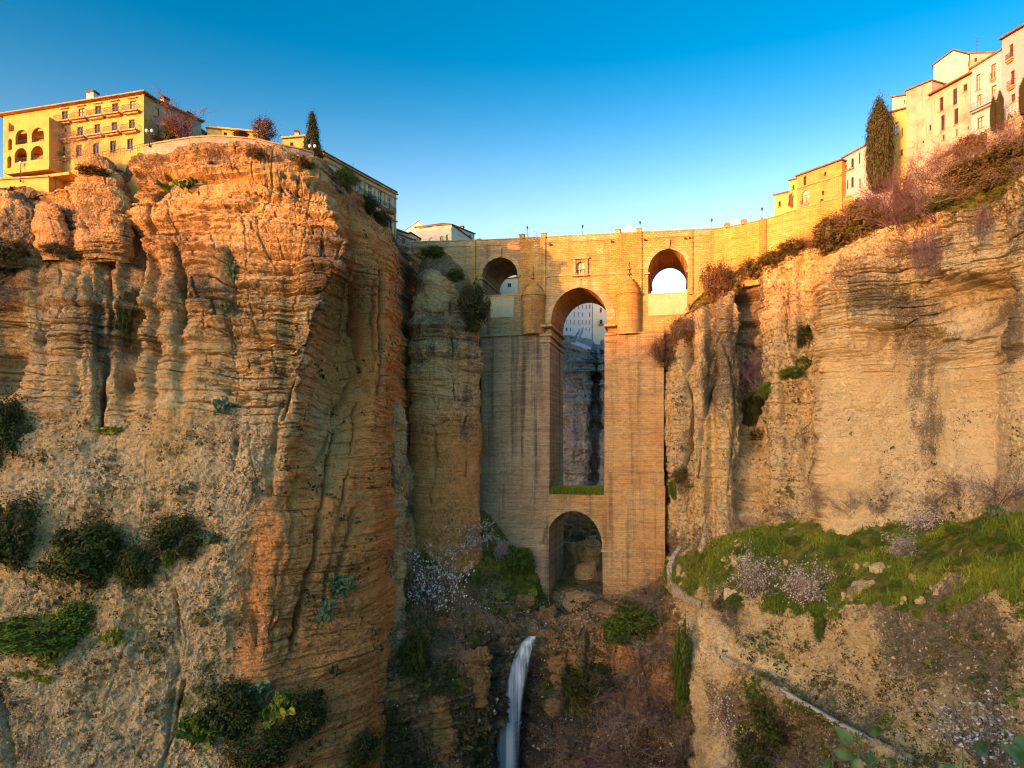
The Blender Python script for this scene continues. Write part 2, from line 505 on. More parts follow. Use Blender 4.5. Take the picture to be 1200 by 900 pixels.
# ---- left cliff -------------------------------------------------------------
VR = [230, 290, 350, 420, 500, 600, 700, 800, 900, 1010]
def col(u, brow, Ys, us=None):
    us = us or [u] * len(VR)
    return [(u if len(brow) == 2 else brow[0], brow[-2], brow[-1])] + [(a, b, c) for a, b, c in zip(us, VR, Ys)]
L1 = [
    col(-330, (214, 104), [104, 103, 102, 101, 98, 94, 90, 86, 82, 78]),
    col(-160, (214, 116), [116, 115, 114, 112, 109, 106, 101, 97, 93, 89]),
    col(-60, (226, 125), [125, 121, 119, 117, 114, 110, 106, 102, 98, 94]),
    col(-12, (228, 128), [128, 123, 121, 122, 117, 112, 107, 103, 99, 95]),
    col(22, (228, 128), [128, 123, 119.5, 118.5, 115.5, 111, 107, 103, 99.5, 95.5]),
    col(60, (226, 128), [127, 123.5, 119, 117.5, 115, 111, 107.3, 103.5, 100, 96]),
    col(100, (206, 128), [126, 122, 118.5, 117.5, 115.2, 111.3, 107.6, 104, 100.5, 97]),
    col(138, (186, 126), [124, 122, 120, 119, 116.4, 112, 108, 104.5, 101, 97.5]),
    col(160, (176, 124.5), [122.5, 121, 119, 118, 116, 112, 108.4, 105, 101.6, 98]),
    col(205, (170, 123), [121.5, 120.5, 118.5, 117.3, 115.5, 112, 108.8, 105.5, 102.3, 98.5], [205, 205, 204, 202, 199, 195, 191, 187, 184, 180]),
    col(255, (166, 123.5), [121.8, 120.5, 118.8, 117.3, 115.4, 112.2, 109.3, 106.3, 103.3, 99.5], [255, 255, 253, 248, 241, 233, 225, 217, 211, 206]),
    col(310, (168, 125), [123, 121.5, 119.8, 118, 115.8, 112.4, 109.4, 106.6, 103.8, 100], [310, 312, 308, 298, 286, 272, 258, 247, 238, 231]),
    [(345, 174, 127)] + [(a, b, c) for a, b, c in zip([350, 358, 352, 336, 319, 303, 288, 275, 262, 254], VR, [124.5, 122.5, 121, 119.2, 117, 114, 111, 108.3, 105.5, 101.5])],
    [(372, 184, 130)] + [(a, b, c) for a, b, c in zip([386, 405, 386, 364, 346, 336, 322, 306, 292, 280], VR, [128, 126, 124, 121.5, 119, 115.6, 112, 108.9, 106, 102])],
    [(384, 192, 133.5)] + [(a, b, c) for a, b, c in zip([398, 414, 397, 378, 366, 360, 345, 328, 312, 300], VR, [134, 136, 137.5, 133.5, 127, 120, 115.5, 111.5, 108, 104])],
    [(402, 213, 139)] + [(a, b, c) for a, b, c in zip([412, 424, 414, 402, 394, 388, 372, 354, 336, 324], VR, [139, 139.5, 140, 136.3, 130, 123.2, 118.4, 114.2, 110.2, 106])],
    [(425, 238, 148)] + [(a, b, c) for a, b, c in zip([428, 436, 432, 428, 424, 416, 402, 386, 370, 356], VR, [148, 143, 142.5, 139.3, 134, 127.2, 122, 117.5, 113.5, 109])],
    [(450, 264, 158)] + [(a, b, c) for a, b, c in zip([452, 455, 455, 454, 450, 446, 440, 430, 420, 410], [267, 290, 350, 420, 500, 600, 700, 800, 900, 1010], [157, 150, 146.5, 143.5, 139.5, 134.5, 130, 125, 120, 115])],
    [(469, 284, 168)] + [(a, b, c) for a, b, c in zip([470, 472, 474, 474, 474, 476, 480, 484, 486, 486], [287, 298, 350, 420, 500, 600, 700, 800, 900, 1010], [167.5, 166, 165.5, 164.5, 163, 159, 154, 150, 148, 146])],
    [(492, 290, 182)] + [(a, b, c) for a, b, c in zip([493, 494, 496, 498, 500, 505, 510, 512, 512, 512], [293, 300, 350, 420, 500, 600, 700, 800, 900, 1010], [182, 181.5, 181, 181, 180, 178, 176, 174, 172, 170])],
    [(570, 292, 196)] + [(575, b, 196) for b in [295, 302, 350, 420, 500, 600, 700, 800, 900, 1010]],
]
def paint_left(P, u, v, N):
    top = 1 - sstep(330, 480, v)
    low = sstep(420, 560, v)
    edge = np.interp(v, [230, 290, 350, 420, 500, 600, 700, 800, 900], [386, 405, 388, 364, 344, 322, 304, 292, 280])
    hollow = np.clip(blob(u, v, 400, 430, 80, 190, 0.35) * sstep(-6, 12, u - edge + 6 * perlin(P * 0.15, 75)), 0, 1)
    band = sstep(430, 560, v) * sstep(-34, 22, u - edge + 14 * perlin(P * 0.1, 76)) * (1 - sstep(455, 475, u))
    d1 = rock_disp(P, 1.0, 1.5, 0.38, 0.6, 3)
    d2 = rock_disp(P, 0.9, 0.18, 0.25, 1.15, 5)
    d3 = rock_disp(P, 0.8, 0.6, 0.30, 0.8, 8, 0.8)
    wl = np.clip(low * (1 - band), 0, 1)
    d = d1 * (1 - wl) + d2 * wl
    smooth = np.clip(hollow + band * 0.8, 0, 1)
    d = d * (1 - smooth) + d3 * 0.95 * smooth
    d = d - 4.5 * blob(u, v, 404, 385, 24, 95, 0.6) * sstep(-4, 10, u - edge) - 2.0 * blob(u, v, 384, 500, 22, 60, 0.6) + 1.6 * blob(u, v, 432, 400, 10, 110, 0.5)
    # conglomerate bumps low down
    d = d + wl * (0.9 * fbm(P * 0.12, 3, 50) + 0.16 * np.abs(perlin(P * 0.9, 51)) + 0.12 * perlin(P * 1.9, 52))
    du_ = u + 5 * perlin(P * np.array([0.08, 0.08, 0.05]), 86)
    win = sstep(282, 300, v) * (1 - sstep(430, 520, v)) * (1 - sstep(335, 370, u))
    d = d * (1 - 0.35 * win * (1 - sstep(205, 225, u)))
    for uc, w, a in ((20, 14, 1.5), (64, 24, 2.4), (100, 11, 1.6), (132, 8, 1.6), (164, 9, 1.8), (192, 13, 2.0), (238, 26, 1.6), (305, 34, 1.4)):
        d = d + a * win * (np.exp(-((du_ - uc) / w)**4) - 0.2)
    # a broad swell under the ledge at the top, shelf below it
    d = d + 1.3 * np.exp(-((v - 252) / 12)**2) * sstep(190, 230, u) * (1 - sstep(320, 380, u)) + 1.2 * np.exp(-((v - 292) / 8)**2) * sstep(120, 160, u) * (1 - sstep(330, 390, u))
    n = fbm(P * 0.06, 4, 61)
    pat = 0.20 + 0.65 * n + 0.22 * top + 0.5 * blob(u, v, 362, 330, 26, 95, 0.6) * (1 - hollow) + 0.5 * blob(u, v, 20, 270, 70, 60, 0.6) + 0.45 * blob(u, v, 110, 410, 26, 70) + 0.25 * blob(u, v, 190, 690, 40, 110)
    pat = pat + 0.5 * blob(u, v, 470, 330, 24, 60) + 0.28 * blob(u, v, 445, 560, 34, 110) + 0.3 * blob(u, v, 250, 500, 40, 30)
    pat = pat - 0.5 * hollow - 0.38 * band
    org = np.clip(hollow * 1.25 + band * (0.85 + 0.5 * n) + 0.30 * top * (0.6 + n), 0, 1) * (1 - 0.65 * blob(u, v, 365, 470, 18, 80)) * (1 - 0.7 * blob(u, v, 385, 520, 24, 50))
    org = org + 0.5 * blob(u, v, 300, 690, 30, 110) + 0.75 * sstep(640, 760, v) * sstep(330, 370, u)
    veg = 0.9 * np.exp(-((v - 176) / 7)**2) * 0.3 + 0.45 * blob(u, v, 60, 300, 50, 14) + 0.4 * blob(u, v, 250, 830, 70, 30)
    veg = veg + 0.3 * sstep(0.15, 0.5, fbm(P * 0.12, 3, 66)) * low * (1 - band)
    pale = 0.38 * wl * (0.6 + n) + 0.25 * blob(u, v, 60, 440, 60, 40) + 0.3 * blob(u, v, 180, 462, 40, 20)
    spk = 0.2 + 0.5 * wl
    mott = np.clip(0.55 + 1.0 * fbm(P * 0.05, 3, 68) + 0.25 * top - 0.45 * hollow - 0.25 * band, 0.05, 1)
    return d, (pat, org, veg), (pale, spk, mott)
G_LEFT = [
    ([(141, 182), (146, 240), (149, 285), (153, 300)], 6, 6.5),
    ([(190, 205), (178, 240), (170, 290)], 3, 2.8),
    ([(162, 292), (151, 345), (143, 400), (142, 450)], 6, 5.0),
    ([(208, 290), (207, 330), (204, 385)], 3, 3.2),
    ([(180, 300), (182, 350), (178, 380)], 3.5, 0.9),
    ([(270, 292), (271, 330), (266, 385)], 2, 0.8),
    ([(122, 300), (128, 350), (123, 420), (117, 500)], 5, 3.4), ([(178, 400), (186, 404), (198, 402)], 5, 1.6), ([(414, 238), (420, 290), (404, 312), (386, 340), (371, 370), (366, 405), (356, 425), (340, 462), (333, 492)], 3.5, 3.4),
    ([(100, 320), (107, 370)], 4, 1.5),
    ([(45, 345), (48, 375), (38, 400)], 4, 1.4),
    ([(0, 385), (6, 412), (-4, 440)], 12, 4.5),
    ([(220, 340), (290, 334)], 1.6, 0.8), ([(205, 367), (300, 362)], 1.6, 0.8),
    ([(205, 240), (262, 248), (320, 240)], 2.5, 0.9),
    ([(240, 214), (300, 226), (330, 238)], 2, 0.9),
    ([(303, 418), (304, 422)], 5, 1.6), ([(308, 430), (309, 432)], 4, 1.5), ([(282, 470), (290, 468)], 4, 1.2),
    ([(278, 515), (272, 550)], 3, 0.8), ([(160, 405), (178, 408), (200, 404)], 8, 1.0),
    ([(352, 560), (340, 640), (330, 700), (322, 760)], 3, 1.6), ([(398, 500), (384, 560), (368, 640), (352, 720), (340, 780)], 3, 1.9), ([(420, 470), (412, 540), (398, 610), (384, 680), (372, 740)], 2.6, 1.5), ([(365, 480), (352, 540)], 4, 1.2), ([(330, 470), (322, 520), (316, 580)], 4, 1.2),
    ([(330, 640), (323, 690), (318, 745)], 4, 1.8), ([(372, 620), (356, 680), (348, 740), (336, 780)], 3, 1.4),
    ([(300, 640), (294, 700), (300, 760)], 5, 1.0),
    ([(400, 470), (388, 500), (375, 540)], 3, 1.2), ([(385, 470), (378, 500)], 4, .8), ([(418, 440), (396, 480)], 3, 1.4),
    ([(418, 600), (404, 650), (395, 700)], 5, 2.0),
    ([(425, 315), (421, 380), (424, 430)], 2.4, 2.6), ([(445, 318), (446, 400), (444, 460)], 2.4, 3.0), ([(435, 330), (436, 440)], 1.5, 1.0), ([(460, 330), (462, 400)], 2.4, 2.0),
    ([(205, 690), (210, 760), (200, 830), (195, 900)], 5, 1.1), ([(214, 800), (204, 860), (190, 900)], 3, 1.4), ([(0, 820), (10, 860), (16, 900)], 9, 2.5),
    ([(366, 424), (367, 432)], 5, 1.2), ([(358, 440), (362, 446)], 6, 1.4), ([(354, 456), (356, 464)], 4, 1),
    ([(425, 432), (428, 455)], 5, 1.8),
]
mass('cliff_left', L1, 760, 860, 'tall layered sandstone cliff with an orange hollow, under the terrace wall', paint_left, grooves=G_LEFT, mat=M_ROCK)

# ---- rock pillars and boulders standing against the cliff -------------------
def pillar(rows, bulge=0.9, na=15):
    """rows: (v, u_left, u_right, Y front); columns run round the front half of the rock"""
    cols = []
    for k in range(na):
        th = R(-105 + 210 * k / (na - 1))
        c = []
        for (v, a, b, Y) in rows:
            half = (b - a) / 2
            hm = half / F * Y * bulge
            yy = Y + hm * (1 - math.cos(th))
            x = ((a + b) / 2 - CU) / F * Y + half / F * Y * math.sin(th)
            c.append((x, yy, (HV - v) / F * Y))
        cols.append(c)
    return cols
def rowsdome(rows, steps=((0.0, 0.02), (0.45, 0.25), (0.75, 0.6))):
    """close the top of a pillar: small rings above the first row"""
    v, a, b, Y = rows[0]
    v2, a2, b2, Y2 = rows[1]
    mid = (a + b) / 2; half = (b - a) / 2
    out = []
    hh = half * 0.45
    for s, t in steps:
        w = half * max(math.sqrt(max(0, 1 - (1 - t)**2)), 0.03)
        out.append((v - hh * (1 - t)**1.5, mid - w, mid + w, Y + (half - w) / F * Y * 0.9))
    return out + rows
def painter(pat0=0.2, org0=0.0, strata=1.0, flute=0.4, rough=0.9, amp=0.8, seed=0, extra=None, pale0=0.1, spk=0.3, veg0=-0.2, blk=1.0):
    def f(P, u, v, N):
        d = rock_disp(P, amp, strata, flute, rough, seed, blk)
        n = fbm(P * 0.09, 4, seed + 61)
        rk = [pat0 + 0.5 * n, org0 + 0.3 * n, veg0 + 0.3 * n]
        rk2 = [pale0 + 0.3 * n, spk + 0 * u, np.clip(0.4 + n, 0.05, 1)]
        if extra: d, rk, rk2 = extra(P, u, v, N, d, rk, rk2, n)
        return d, rk, rk2
    return f
def rock(name, rows, nu, nv, label, paint, cat='rock', bulge=0.9, grooves=(), mat=None, dome=True):
    rr = rowsdome(rows) if dome else rows
    return mass(name, None, nu, nv, label, paint, plateau=None, mat=mat or M_ROCK, kind='thing', cat=cat, grooves=grooves, world_pts=pillar(rr, bulge))

def ex_pillar(P, u, v, N, d, rk, rk2, n):
    up = 1 - sstep(430, 500, v)
    rk[0] = rk[0] + 0.62 * up - 0.2 + 0.35 * blob(u, v, 548, 510, 10, 50)
    rk[1] = rk[1] + 0.85 * sstep(455, 520, v) * (1 - 0.4 * blob(u, v, 505, 480, 20, 25))
    d = d * (1 - 0.55 * sstep(440, 520, v))
    d = d + 0.7 * np.exp(-((v - 330 - 0.1 * (u - 520)) / 5)**2) + 0.9 * np.exp(-((v - 380 + 0.0 * u) / 5)**2)
    rk2[0] = rk2[0] + 0.5 * np.exp(-((v - 378) / 2.5)**2)
    return d, rk, rk2
rock('rock_pillar', [(322, 489, 524, 165), (345, 481, 545, 163), (380, 476, 558, 161.5), (430, 473, 565, 161), (500, 473, 563, 160.5), (560, 475, 560, 160), (620, 477, 562, 159.5), (680, 478, 566, 159), (740, 478, 568, 158)],
     230, 360, 'rounded grey capped sandstone pillar beside the left foot of the bridge', painter(0.16, 0.15, 0.6, 0.35, 0.8, 0.9, 12, ex_pillar, blk=0.7), bulge=0.75,
     grooves=[([(530, 330), (529, 400), (533, 470)], 1.6, 0.9), ([(505, 380), (503, 440)], 1.5, 0.6), ([(474, 355), (540, 352)], 1.4, 0.7), ([(480, 425), (560, 420)], 1.2, 0.5), ([(510, 505), (508, 560), (504, 590)], 2, 0.9), ([(508, 500), (525, 492)], 3, 1.3), ([(548, 490), (551, 560)], 3, 1.2)])
rock('boulder', [(300, 494, 528, 168), (308, 488, 538, 167), (318, 488, 545, 166.5), (328, 492, 548, 167)], 90, 50, 'dark flat boulder capping the rock pillar by the bridge', painter(0.75, 0, 0.6, 0.3, 0.8, 0.6, 14, veg0=0.1))
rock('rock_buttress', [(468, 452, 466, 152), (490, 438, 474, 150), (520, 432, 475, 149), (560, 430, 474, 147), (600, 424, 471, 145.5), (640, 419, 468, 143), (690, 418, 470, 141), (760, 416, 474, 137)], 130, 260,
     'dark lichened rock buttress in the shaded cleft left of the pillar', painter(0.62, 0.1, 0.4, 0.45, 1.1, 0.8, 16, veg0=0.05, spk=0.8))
rock('rock_tower', [(192, 86, 132, 122.5), (206, 76, 138, 121), (225, 71, 141, 119.6), (245, 70, 145, 119), (265, 70, 147, 119), (280, 74, 147, 119.5), (292, 82, 146, 121), (306, 96, 144, 122.5)], 170, 160,
     'rounded banded rock tower below the terrace of the yellow hotel', painter(0.55, 0.25, 0.9, 0.08, 0.45, 0.4, 18, blk=0.25), bulge=0.6,
     grooves=[([(78, 240), (90, 262), (100, 275)], 2.5, 1.2), ([(72, 214), (100, 222), (140, 232)], 1.8, 0.9)])
rock('boulder', [(243, 40, 64, 123.2), (256, 33, 70, 122), (272, 32, 73, 121.3), (290, 37, 74, 121.2), (304, 42, 73, 121.5)], 90, 80, 'round orange boulder left of the banded rock tower', painter(0.25, 0.45, 0.5, 0.1, 0.5, 0.4, 20, blk=0.2), bulge=0.6)
rock('boulder', [(230, -45, 18, 124), (246, -70, 38, 122), (268, -78, 41, 121), (290, -80, 38, 120.5), (312, -84, 34, 120.5)], 130, 110, 'broad grey weathered boulder at the left end of the cliff', painter(0.7, 0.0, 0.9, 0.3, 0.9, 0.7, 22), bulge=0.5)

# ---- gorge: bank under the bridge, waterfall notch, lower cliff -------------
CG = [
    [(400, 640, 158), (398, 690, 148), (396, 740, 137), (394, 780, 133), (392, 830, 130), (390, 900, 126), (388, 1010, 122)],
    [(445, 640, 160), (442, 690, 148), (438, 740, 137), (436, 780, 133), (434, 830, 131), (432, 900, 128), (430, 1010, 124)],
    [(480, 638, 164), (481, 690, 152), (480, 740, 141), (479, 780, 136.5), (478, 830, 133.5), (476, 900, 131), (475, 1010, 127)],
    [(520, 622, 168), (524, 680, 157), (528, 740, 147), (530, 780, 142.5), (529, 830, 139.5), (527, 900, 137), (525, 1010, 133)],
    [(565, 604, 174), (570, 660, 164), (576, 715, 157), (578, 765, 150), (572, 830, 145.5), (566, 900, 142), (560, 1010, 137)],
    [(600, 640, 175), (604, 680, 169), (606, 715, 161), (601, 755, 153.5), (590, 830, 148.5), (581, 900, 145), (575, 1010, 140)],
    [(625, 660, 176), (626, 695, 170), (622, 722, 163), (611, 750, 156.5), (596, 830, 156), (586, 900, 154), (580, 1010, 150)],
    [(640, 686, 177), (643, 703, 173), (638, 724, 164), (624, 746, 157.5), (611, 830, 157.5), (603, 900, 155.5), (598, 1010, 151)],
    [(652, 695, 177), (655, 712, 172), (652, 726, 165), (634, 745, 156.5), (624, 830, 153.5), (619, 900, 151), (616, 1010, 147)],
    [(672, 695, 177), (676, 709, 171), (674, 722, 163), (662, 742, 156.5), (652, 830, 152), (648, 900, 149), (644, 1010, 145)],
    [(705, 692, 176), (705, 708, 169), (704, 724, 161), (702, 752, 156.5), (698, 830, 151.5), (695, 900, 148.5), (693, 1010, 144.5)],
    [(742, 680, 174), (743, 702, 167), (744, 722, 160), (745, 762, 155.5), (742, 830, 150.5), (740, 900, 147.5), (738, 1010, 143.5)],
    [(778, 662, 170), (776, 690, 163), (776, 720, 157), (780, 770, 153), (782, 830, 148.5), (780, 900, 145), (778, 1010, 141)],
    [(798, 655, 166), (796, 684, 160), (796, 720, 154), (804, 770, 149), (806, 830, 145), (804, 900, 142.5), (800, 1010, 138)],
    [(822, 655, 166), (822, 700, 160), (824, 730, 158), (828, 780, 158), (832, 830, 158), (836, 900, 156), (836, 1010, 152)],
]
def paint_gorge(P, u, v, N):
    d = rock_disp(P, 1.2, 0.9, 0.9, 1.4, 25)
    d = d + 0.35 * np.abs(perlin(P * 0.5, 53)) + 0.25 * fbm(P * 1.1, 3, 55)
    ul = np.interp(v, [745, 775, 800], [0, 1, 0]) * sstep(636, 655, u) * (1 - sstep(760, 785, u))
    d = d + 2.2 * ul * (0.6 + perlin(P * 0.25, 83)) - 2.6 * sstep(786, 800, v) * (1 - sstep(820, 860, v)) * sstep(640, 660, u) * (1 - sstep(730, 760, u))
    d = d * (0.45 + 0.55 * sstep(690, 735, v))
    n = fbm(P * 0.08, 4, 81)
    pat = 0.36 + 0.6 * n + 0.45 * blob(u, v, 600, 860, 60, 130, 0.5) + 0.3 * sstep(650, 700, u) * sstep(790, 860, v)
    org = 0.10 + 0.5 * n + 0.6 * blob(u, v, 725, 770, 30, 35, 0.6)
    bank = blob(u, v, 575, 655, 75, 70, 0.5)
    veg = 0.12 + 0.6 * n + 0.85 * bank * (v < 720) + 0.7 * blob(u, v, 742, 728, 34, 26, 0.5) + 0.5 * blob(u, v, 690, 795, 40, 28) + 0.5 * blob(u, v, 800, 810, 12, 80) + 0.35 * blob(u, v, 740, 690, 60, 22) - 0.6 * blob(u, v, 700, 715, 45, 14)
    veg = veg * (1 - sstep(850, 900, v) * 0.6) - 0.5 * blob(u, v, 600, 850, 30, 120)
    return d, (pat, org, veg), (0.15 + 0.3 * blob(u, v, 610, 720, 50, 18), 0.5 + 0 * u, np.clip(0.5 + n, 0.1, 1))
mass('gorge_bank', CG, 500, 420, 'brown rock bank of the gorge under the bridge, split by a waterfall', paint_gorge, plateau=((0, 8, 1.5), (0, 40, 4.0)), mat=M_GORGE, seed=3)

# ---- right cliff ------------------------------------------------------------
VB = [350, 430, 500, 560]
def rcol(top, rim, us, Ys, base):
    r0 = rim[1]
    b = base[1]
    vs_ = [r0 + (b - r0) * t for t in (0.2, 0.42, 0.64, 0.85)]
    return [top, rim] + [(a, v, y) for a, v, y in zip(us, vs_, Ys)] + [base, (base[0], base[1] + 45, base[2] - 1.0)]
R1 = [
    rcol((772, 352, 186), (772, 372, 186), [770] * 4, [186, 186, 186, 186], (772, 664, 186)),
    rcol((784, 378, 172), (780, 402, 170), [776, 777, 778, 780], [169, 168.5, 168, 168], (783, 656, 167)),
    rcol((796, 372, 169), (792, 396, 165), [788, 787, 787, 790], [163.5, 163, 162.7, 162], (793, 652, 161.5)),
    rcol((814, 356, 167), (806, 378, 163), [802, 800, 800, 802], [161, 160.5, 160, 159.5], (806, 647, 158.5)),
    rcol((838, 336, 165), (838, 353, 161), [836, 834, 834, 834], [158.5, 157.5, 156.8, 156], (840, 632, 154)),
    rcol((858, 324, 163), (864, 345, 158), [865, 866, 868, 866], [157, 156, 155, 154], (866, 624, 151)),
    rcol((872, 316, 162), (876, 338, 161), [878, 880, 884, 880], [161.5, 162, 160, 156], (878, 620, 150)),
    rcol((884, 308, 161), (890, 330, 157), [893, 895, 896, 892], [156, 155, 153, 151], (890, 617, 148.5)),
    rcol((905, 298, 159.5), (908, 316, 154), [911, 910, 908, 905], [152, 150.5, 149.5, 148.5], (908, 612, 146)),
    rcol((935, 283, 157), (938, 302, 150), [943, 943, 940, 936], [148.5, 147, 146, 144.5], (938, 604, 142.5)),
    rcol((952, 274, 155.5), (957, 300, 147.5), [957, 954, 951, 949], [146.5, 144.5, 143, 141.5], (950, 602, 139.5)),
    rcol((966, 264, 154), (972, 302, 142.5), [966, 962, 958, 956], [139.5, 138.7, 138.5, 138], (960, 602, 136.5)),
    rcol((1000, 246, 151), (1003, 290, 137), [1002, 1000, 1000, 1000], [134.5, 134, 134, 133], (1000, 603, 131)),
    rcol((1040, 224, 147), (1045, 272, 131.5), [1045, 1044, 1044, 1044], [130, 130, 130, 129.3], (1045, 605, 127)),
    rcol((1076, 200, 137), (1085, 266, 126), [1085, 1084, 1082, 1080], [126.5, 127, 125.5, 124.5], (1080, 602, 122)),
    rcol((1115, 182, 127.5), (1124, 254, 120), [1122, 1122, 1120, 1118], [119.5, 121, 120.5, 119.5], (1120, 597, 116.5)),
    rcol((1150, 163, 121), (1160, 240, 114), [1160, 1160, 1160, 1158], [113, 114, 114.5, 113.5], (1160, 590, 110.5)),
    rcol((1196, 138, 113), (1204, 216, 107), [1205, 1205, 1205, 1205], [106, 106, 106.5, 106.5], (1205, 580, 104.5)),
    rcol((1300, 70, 99), (1310, 150, 93), [1310] * 4, [92, 92, 92, 92], (1310, 562, 90)),
    rcol((1480, -30, 84), (1490, 60, 78), [1490] * 4, [77, 77, 77, 77], (1490, 548, 75)),
]
def paint_right(P, u, v, N):
    rimv = np.interp(u, [780, 838, 876, 940, 970, 1045, 1124, 1204, 1310], [400, 352, 338, 302, 300, 272, 254, 216, 150])
    bank = 1 - sstep(-14, 6, v - rimv)
    low = sstep(390, 470, v) * sstep(955, 975, u)
    left = 1 - sstep(945, 965, u)
    d1 = rock_disp(P, 0.9, 0.85, 0.5, 0.8, 33)
    d2 = rock_disp(P, 0.9, 0.12, 0.12, 0.8, 35)
    d3 = rock_disp(P, 0.9, 0.3, 1.0, 1.1, 37)
    d = d1 * (1 - low) + d2 * low
    d = d * (1 - left) + (d1 * 0.5 + d3 * 0.7) * left
    d = d + low * 0.12 * perlin(P * 1.6, 57) + 0.15 * left * perlin(P * 1.3, 58)
    # overhang and hollows under the upper beds
    hol = np.clip(blob(u, v, 1130, 358, 34, 30, 0.5) + blob(u, v, 1172, 350, 20, 44, 0.4), 0, 1)
    d = d * (1 - 0.7 * hol) - 5.0 * blob(u, v, 1130, 356, 34, 30, 0.5) - 4.0 * blob(u, v, 1172, 348, 20, 40, 0.4) - 2.8 * blob(u, v, 1060, 400, 46, 15, 0.5)
    d = d + 1.6 * blob(u, v, 1125, 300, 36, 28, 0.4) + 1.2 * blob(u, v, 1000, 340, 44, 55, 0.4)
    d = d - bank * 0.4
    du_ = u + 5 * perlin(P * np.array([0.06, 0.06, 0.04]), 86)
    for uc, w, a in ((797, 7, 1.6), (821, 9, 2.6), (849, 11, 2.6), (908, 11, 1.8), (931, 8, 1.6)):
        d = d + a * (np.exp(-((du_ - uc - 0.02 * (v - 450)) / w)**4) - 0.08) * left * (1 - bank)
    d = d + (1.8 * np.exp(-((du_ - 1010) / 42)**2) - 1.6 * np.exp(-((du_ - 1078) / 22)**2) + 1.4 * np.exp(-((du_ - 1125) / 26)**2) * (v > 410) - 1.6 * np.exp(-((du_ - 1160) / 12)**2) + 1.6 * np.exp(-((du_ - 1200) / 24)**2)) * (1 - bank)
    n = fbm(P * 0.06, 4, 91)
    pat = 0.12 + 0.75 * n + 0.25 * (1 - sstep(330, 420, v)) + 0.45 * blob(u, v, 862, 430, 36, 70, 0.5) + 0.42 * blob(u + 16 * perlin(P * 0.12, 90), v, 1010, 345, 40, 26, 0.8) + 0.3 * blob(u + 16 * perlin(P * 0.12, 91), v, 1075, 358, 40, 16, 0.8) + 0.26 * blob(u + 30 * perlin(P * 0.12, 87), v + 20 * perlin(P * 0.1, 89), 1082, 460, 30, 85, 0.9) + 0.42 * blob(u, v, 1060, 520, 26, 60, 0.6)
    pat = pat + 0.5 * blob(u + 14 * perlin(P * 0.12, 88), v, 1192, 380, 14, 70, 0.7) + 0.35 * blob(u, v, 1150, 370, 10, 24) + 0.4 * left * sstep(0.0, 0.4, fbm(P * np.array([0.12, 0.12, 0.03]), 3, 93)) + 0.4 * blob(u, v, 925, 490, 26, 40) + 0.25 * blob(u, v, 1030, 250, 60, 20)
    pat = pat - 0.35 * low * blob(u, v, 1000, 480, 70, 110)
    org = 0.0 + 0.35 * n + 0.45 * blob(u, v, 1160, 345, 34, 40) + 0.4 * blob(u, v, 1000, 420, 60, 40) + 0.35 * blob(u, v, 995, 560, 40, 50) + 0.3 * left * (1 - sstep(300, 420, v)) + 0.35 * blob(u, v, 815, 590, 24, 40) + 0.3 * blob(u, v, 830, 460, 16, 60)
    veg = -0.25 + 0.4 * n + 0.80 * bank + 0.5 * blob(u, v, 886, 470, 12, 60) + 0.6 * blob(u, v, 935, 430, 22, 12) + 0.35 * blob(u, v, 1055, 540, 24, 60) + 0.6 * blob(u, v, 806, 560, 12, 50) + 0.3 * blob(u, v, 1150, 235, 40, 30)
    pale = 0.30 + 0.3 * n + 0.5 * blob(u, v, 1115, 370, 14, 60, 0.5) + 0.3 * blob(u, v, 1140, 290, 40, 40) + 0.2 * low
    spk = 0.25 + 0.6 * blob(u, v, 1075, 520, 50, 90) + 0.5 * left
    mott = np.clip(0.32 + 1.0 * fbm(P * 0.05, 3, 94) + 0.3 * left + 0.5 * np.clip(pat, 0, 0.6), 0.03, 1)
    return d, (pat, org, veg), (pale, spk, mott)
G_RIGHT = [
    ([(871, 335), (877, 400), (885, 450), (877, 520), (872, 575), (866, 615)], 6, 6.5), ([(902, 340), (896, 390), (905, 440)], 3, 1.6), ([(925, 320), (922, 380), (930, 420)], 3, 1.4),
    ([(942, 440), (950, 465), (942, 490), (938, 530), (941, 590)], 1.6, 1.3),
    ([(808, 385), (804, 450), (812, 470), (806, 520), (798, 560)], 3.2, 3.4), ([(787, 405), (786, 470), (784, 560)], 2.6, 2.2), ([(838, 370), (838, 440), (826, 490), (818, 560)], 3.4, 3.0), ([(855, 420), (862, 470), (856, 540)], 2.4, 1.4),
    ([(982, 320), (981, 360)], 1.4, 0.8), ([(957, 400), (958, 470), (955, 520)], 2.5, 1.2),
    ([(1108, 322), (1110, 345), (1106, 365)], 2, 1.5), ([(1125, 352), (1130, 390), (1133, 402), (1125, 422)], 1.6, 1.3), ([(1087, 325), (1108, 318)], 2.5, 2.0),
    ([(1103, 330), (1088, 352)], 1.4, 1.0), ([(1122, 346), (1150, 340), (1180, 325)], 2, 1.2),
    ([(1136, 270), (1140, 300), (1132, 330)], 3, 1.2), ([(1176, 260), (1176, 330), (1178, 400)], 3, 1.6), ([(1147, 248), (1140, 262)], 3, 1.6),
    ([(1032, 388), (1062, 382), (1072, 372)], 2.2, 1.4), ([(985, 366), (1040, 352)], 1.4, 0.7), ([(990, 300), (1080, 282)], 1.3, 0.6), ([(1165, 470), (1163, 440)], 2, .8),
    ([(1012, 438), (1030, 436)], 1.6, 0.8), ([(1163, 474), (1168, 472)], 2.4, 1.0), ([(1132, 468), (1130, 500)], 2.5, 0.5),
]
mass('cliff_right', R1, 660, 610, 'pale ochre sandstone cliff below the row of houses, right of the bridge', paint_right, grooves=G_RIGHT, plateau=((0, 10, 0.6), (5, 90, 1.5)), mat=M_ROCK_R)

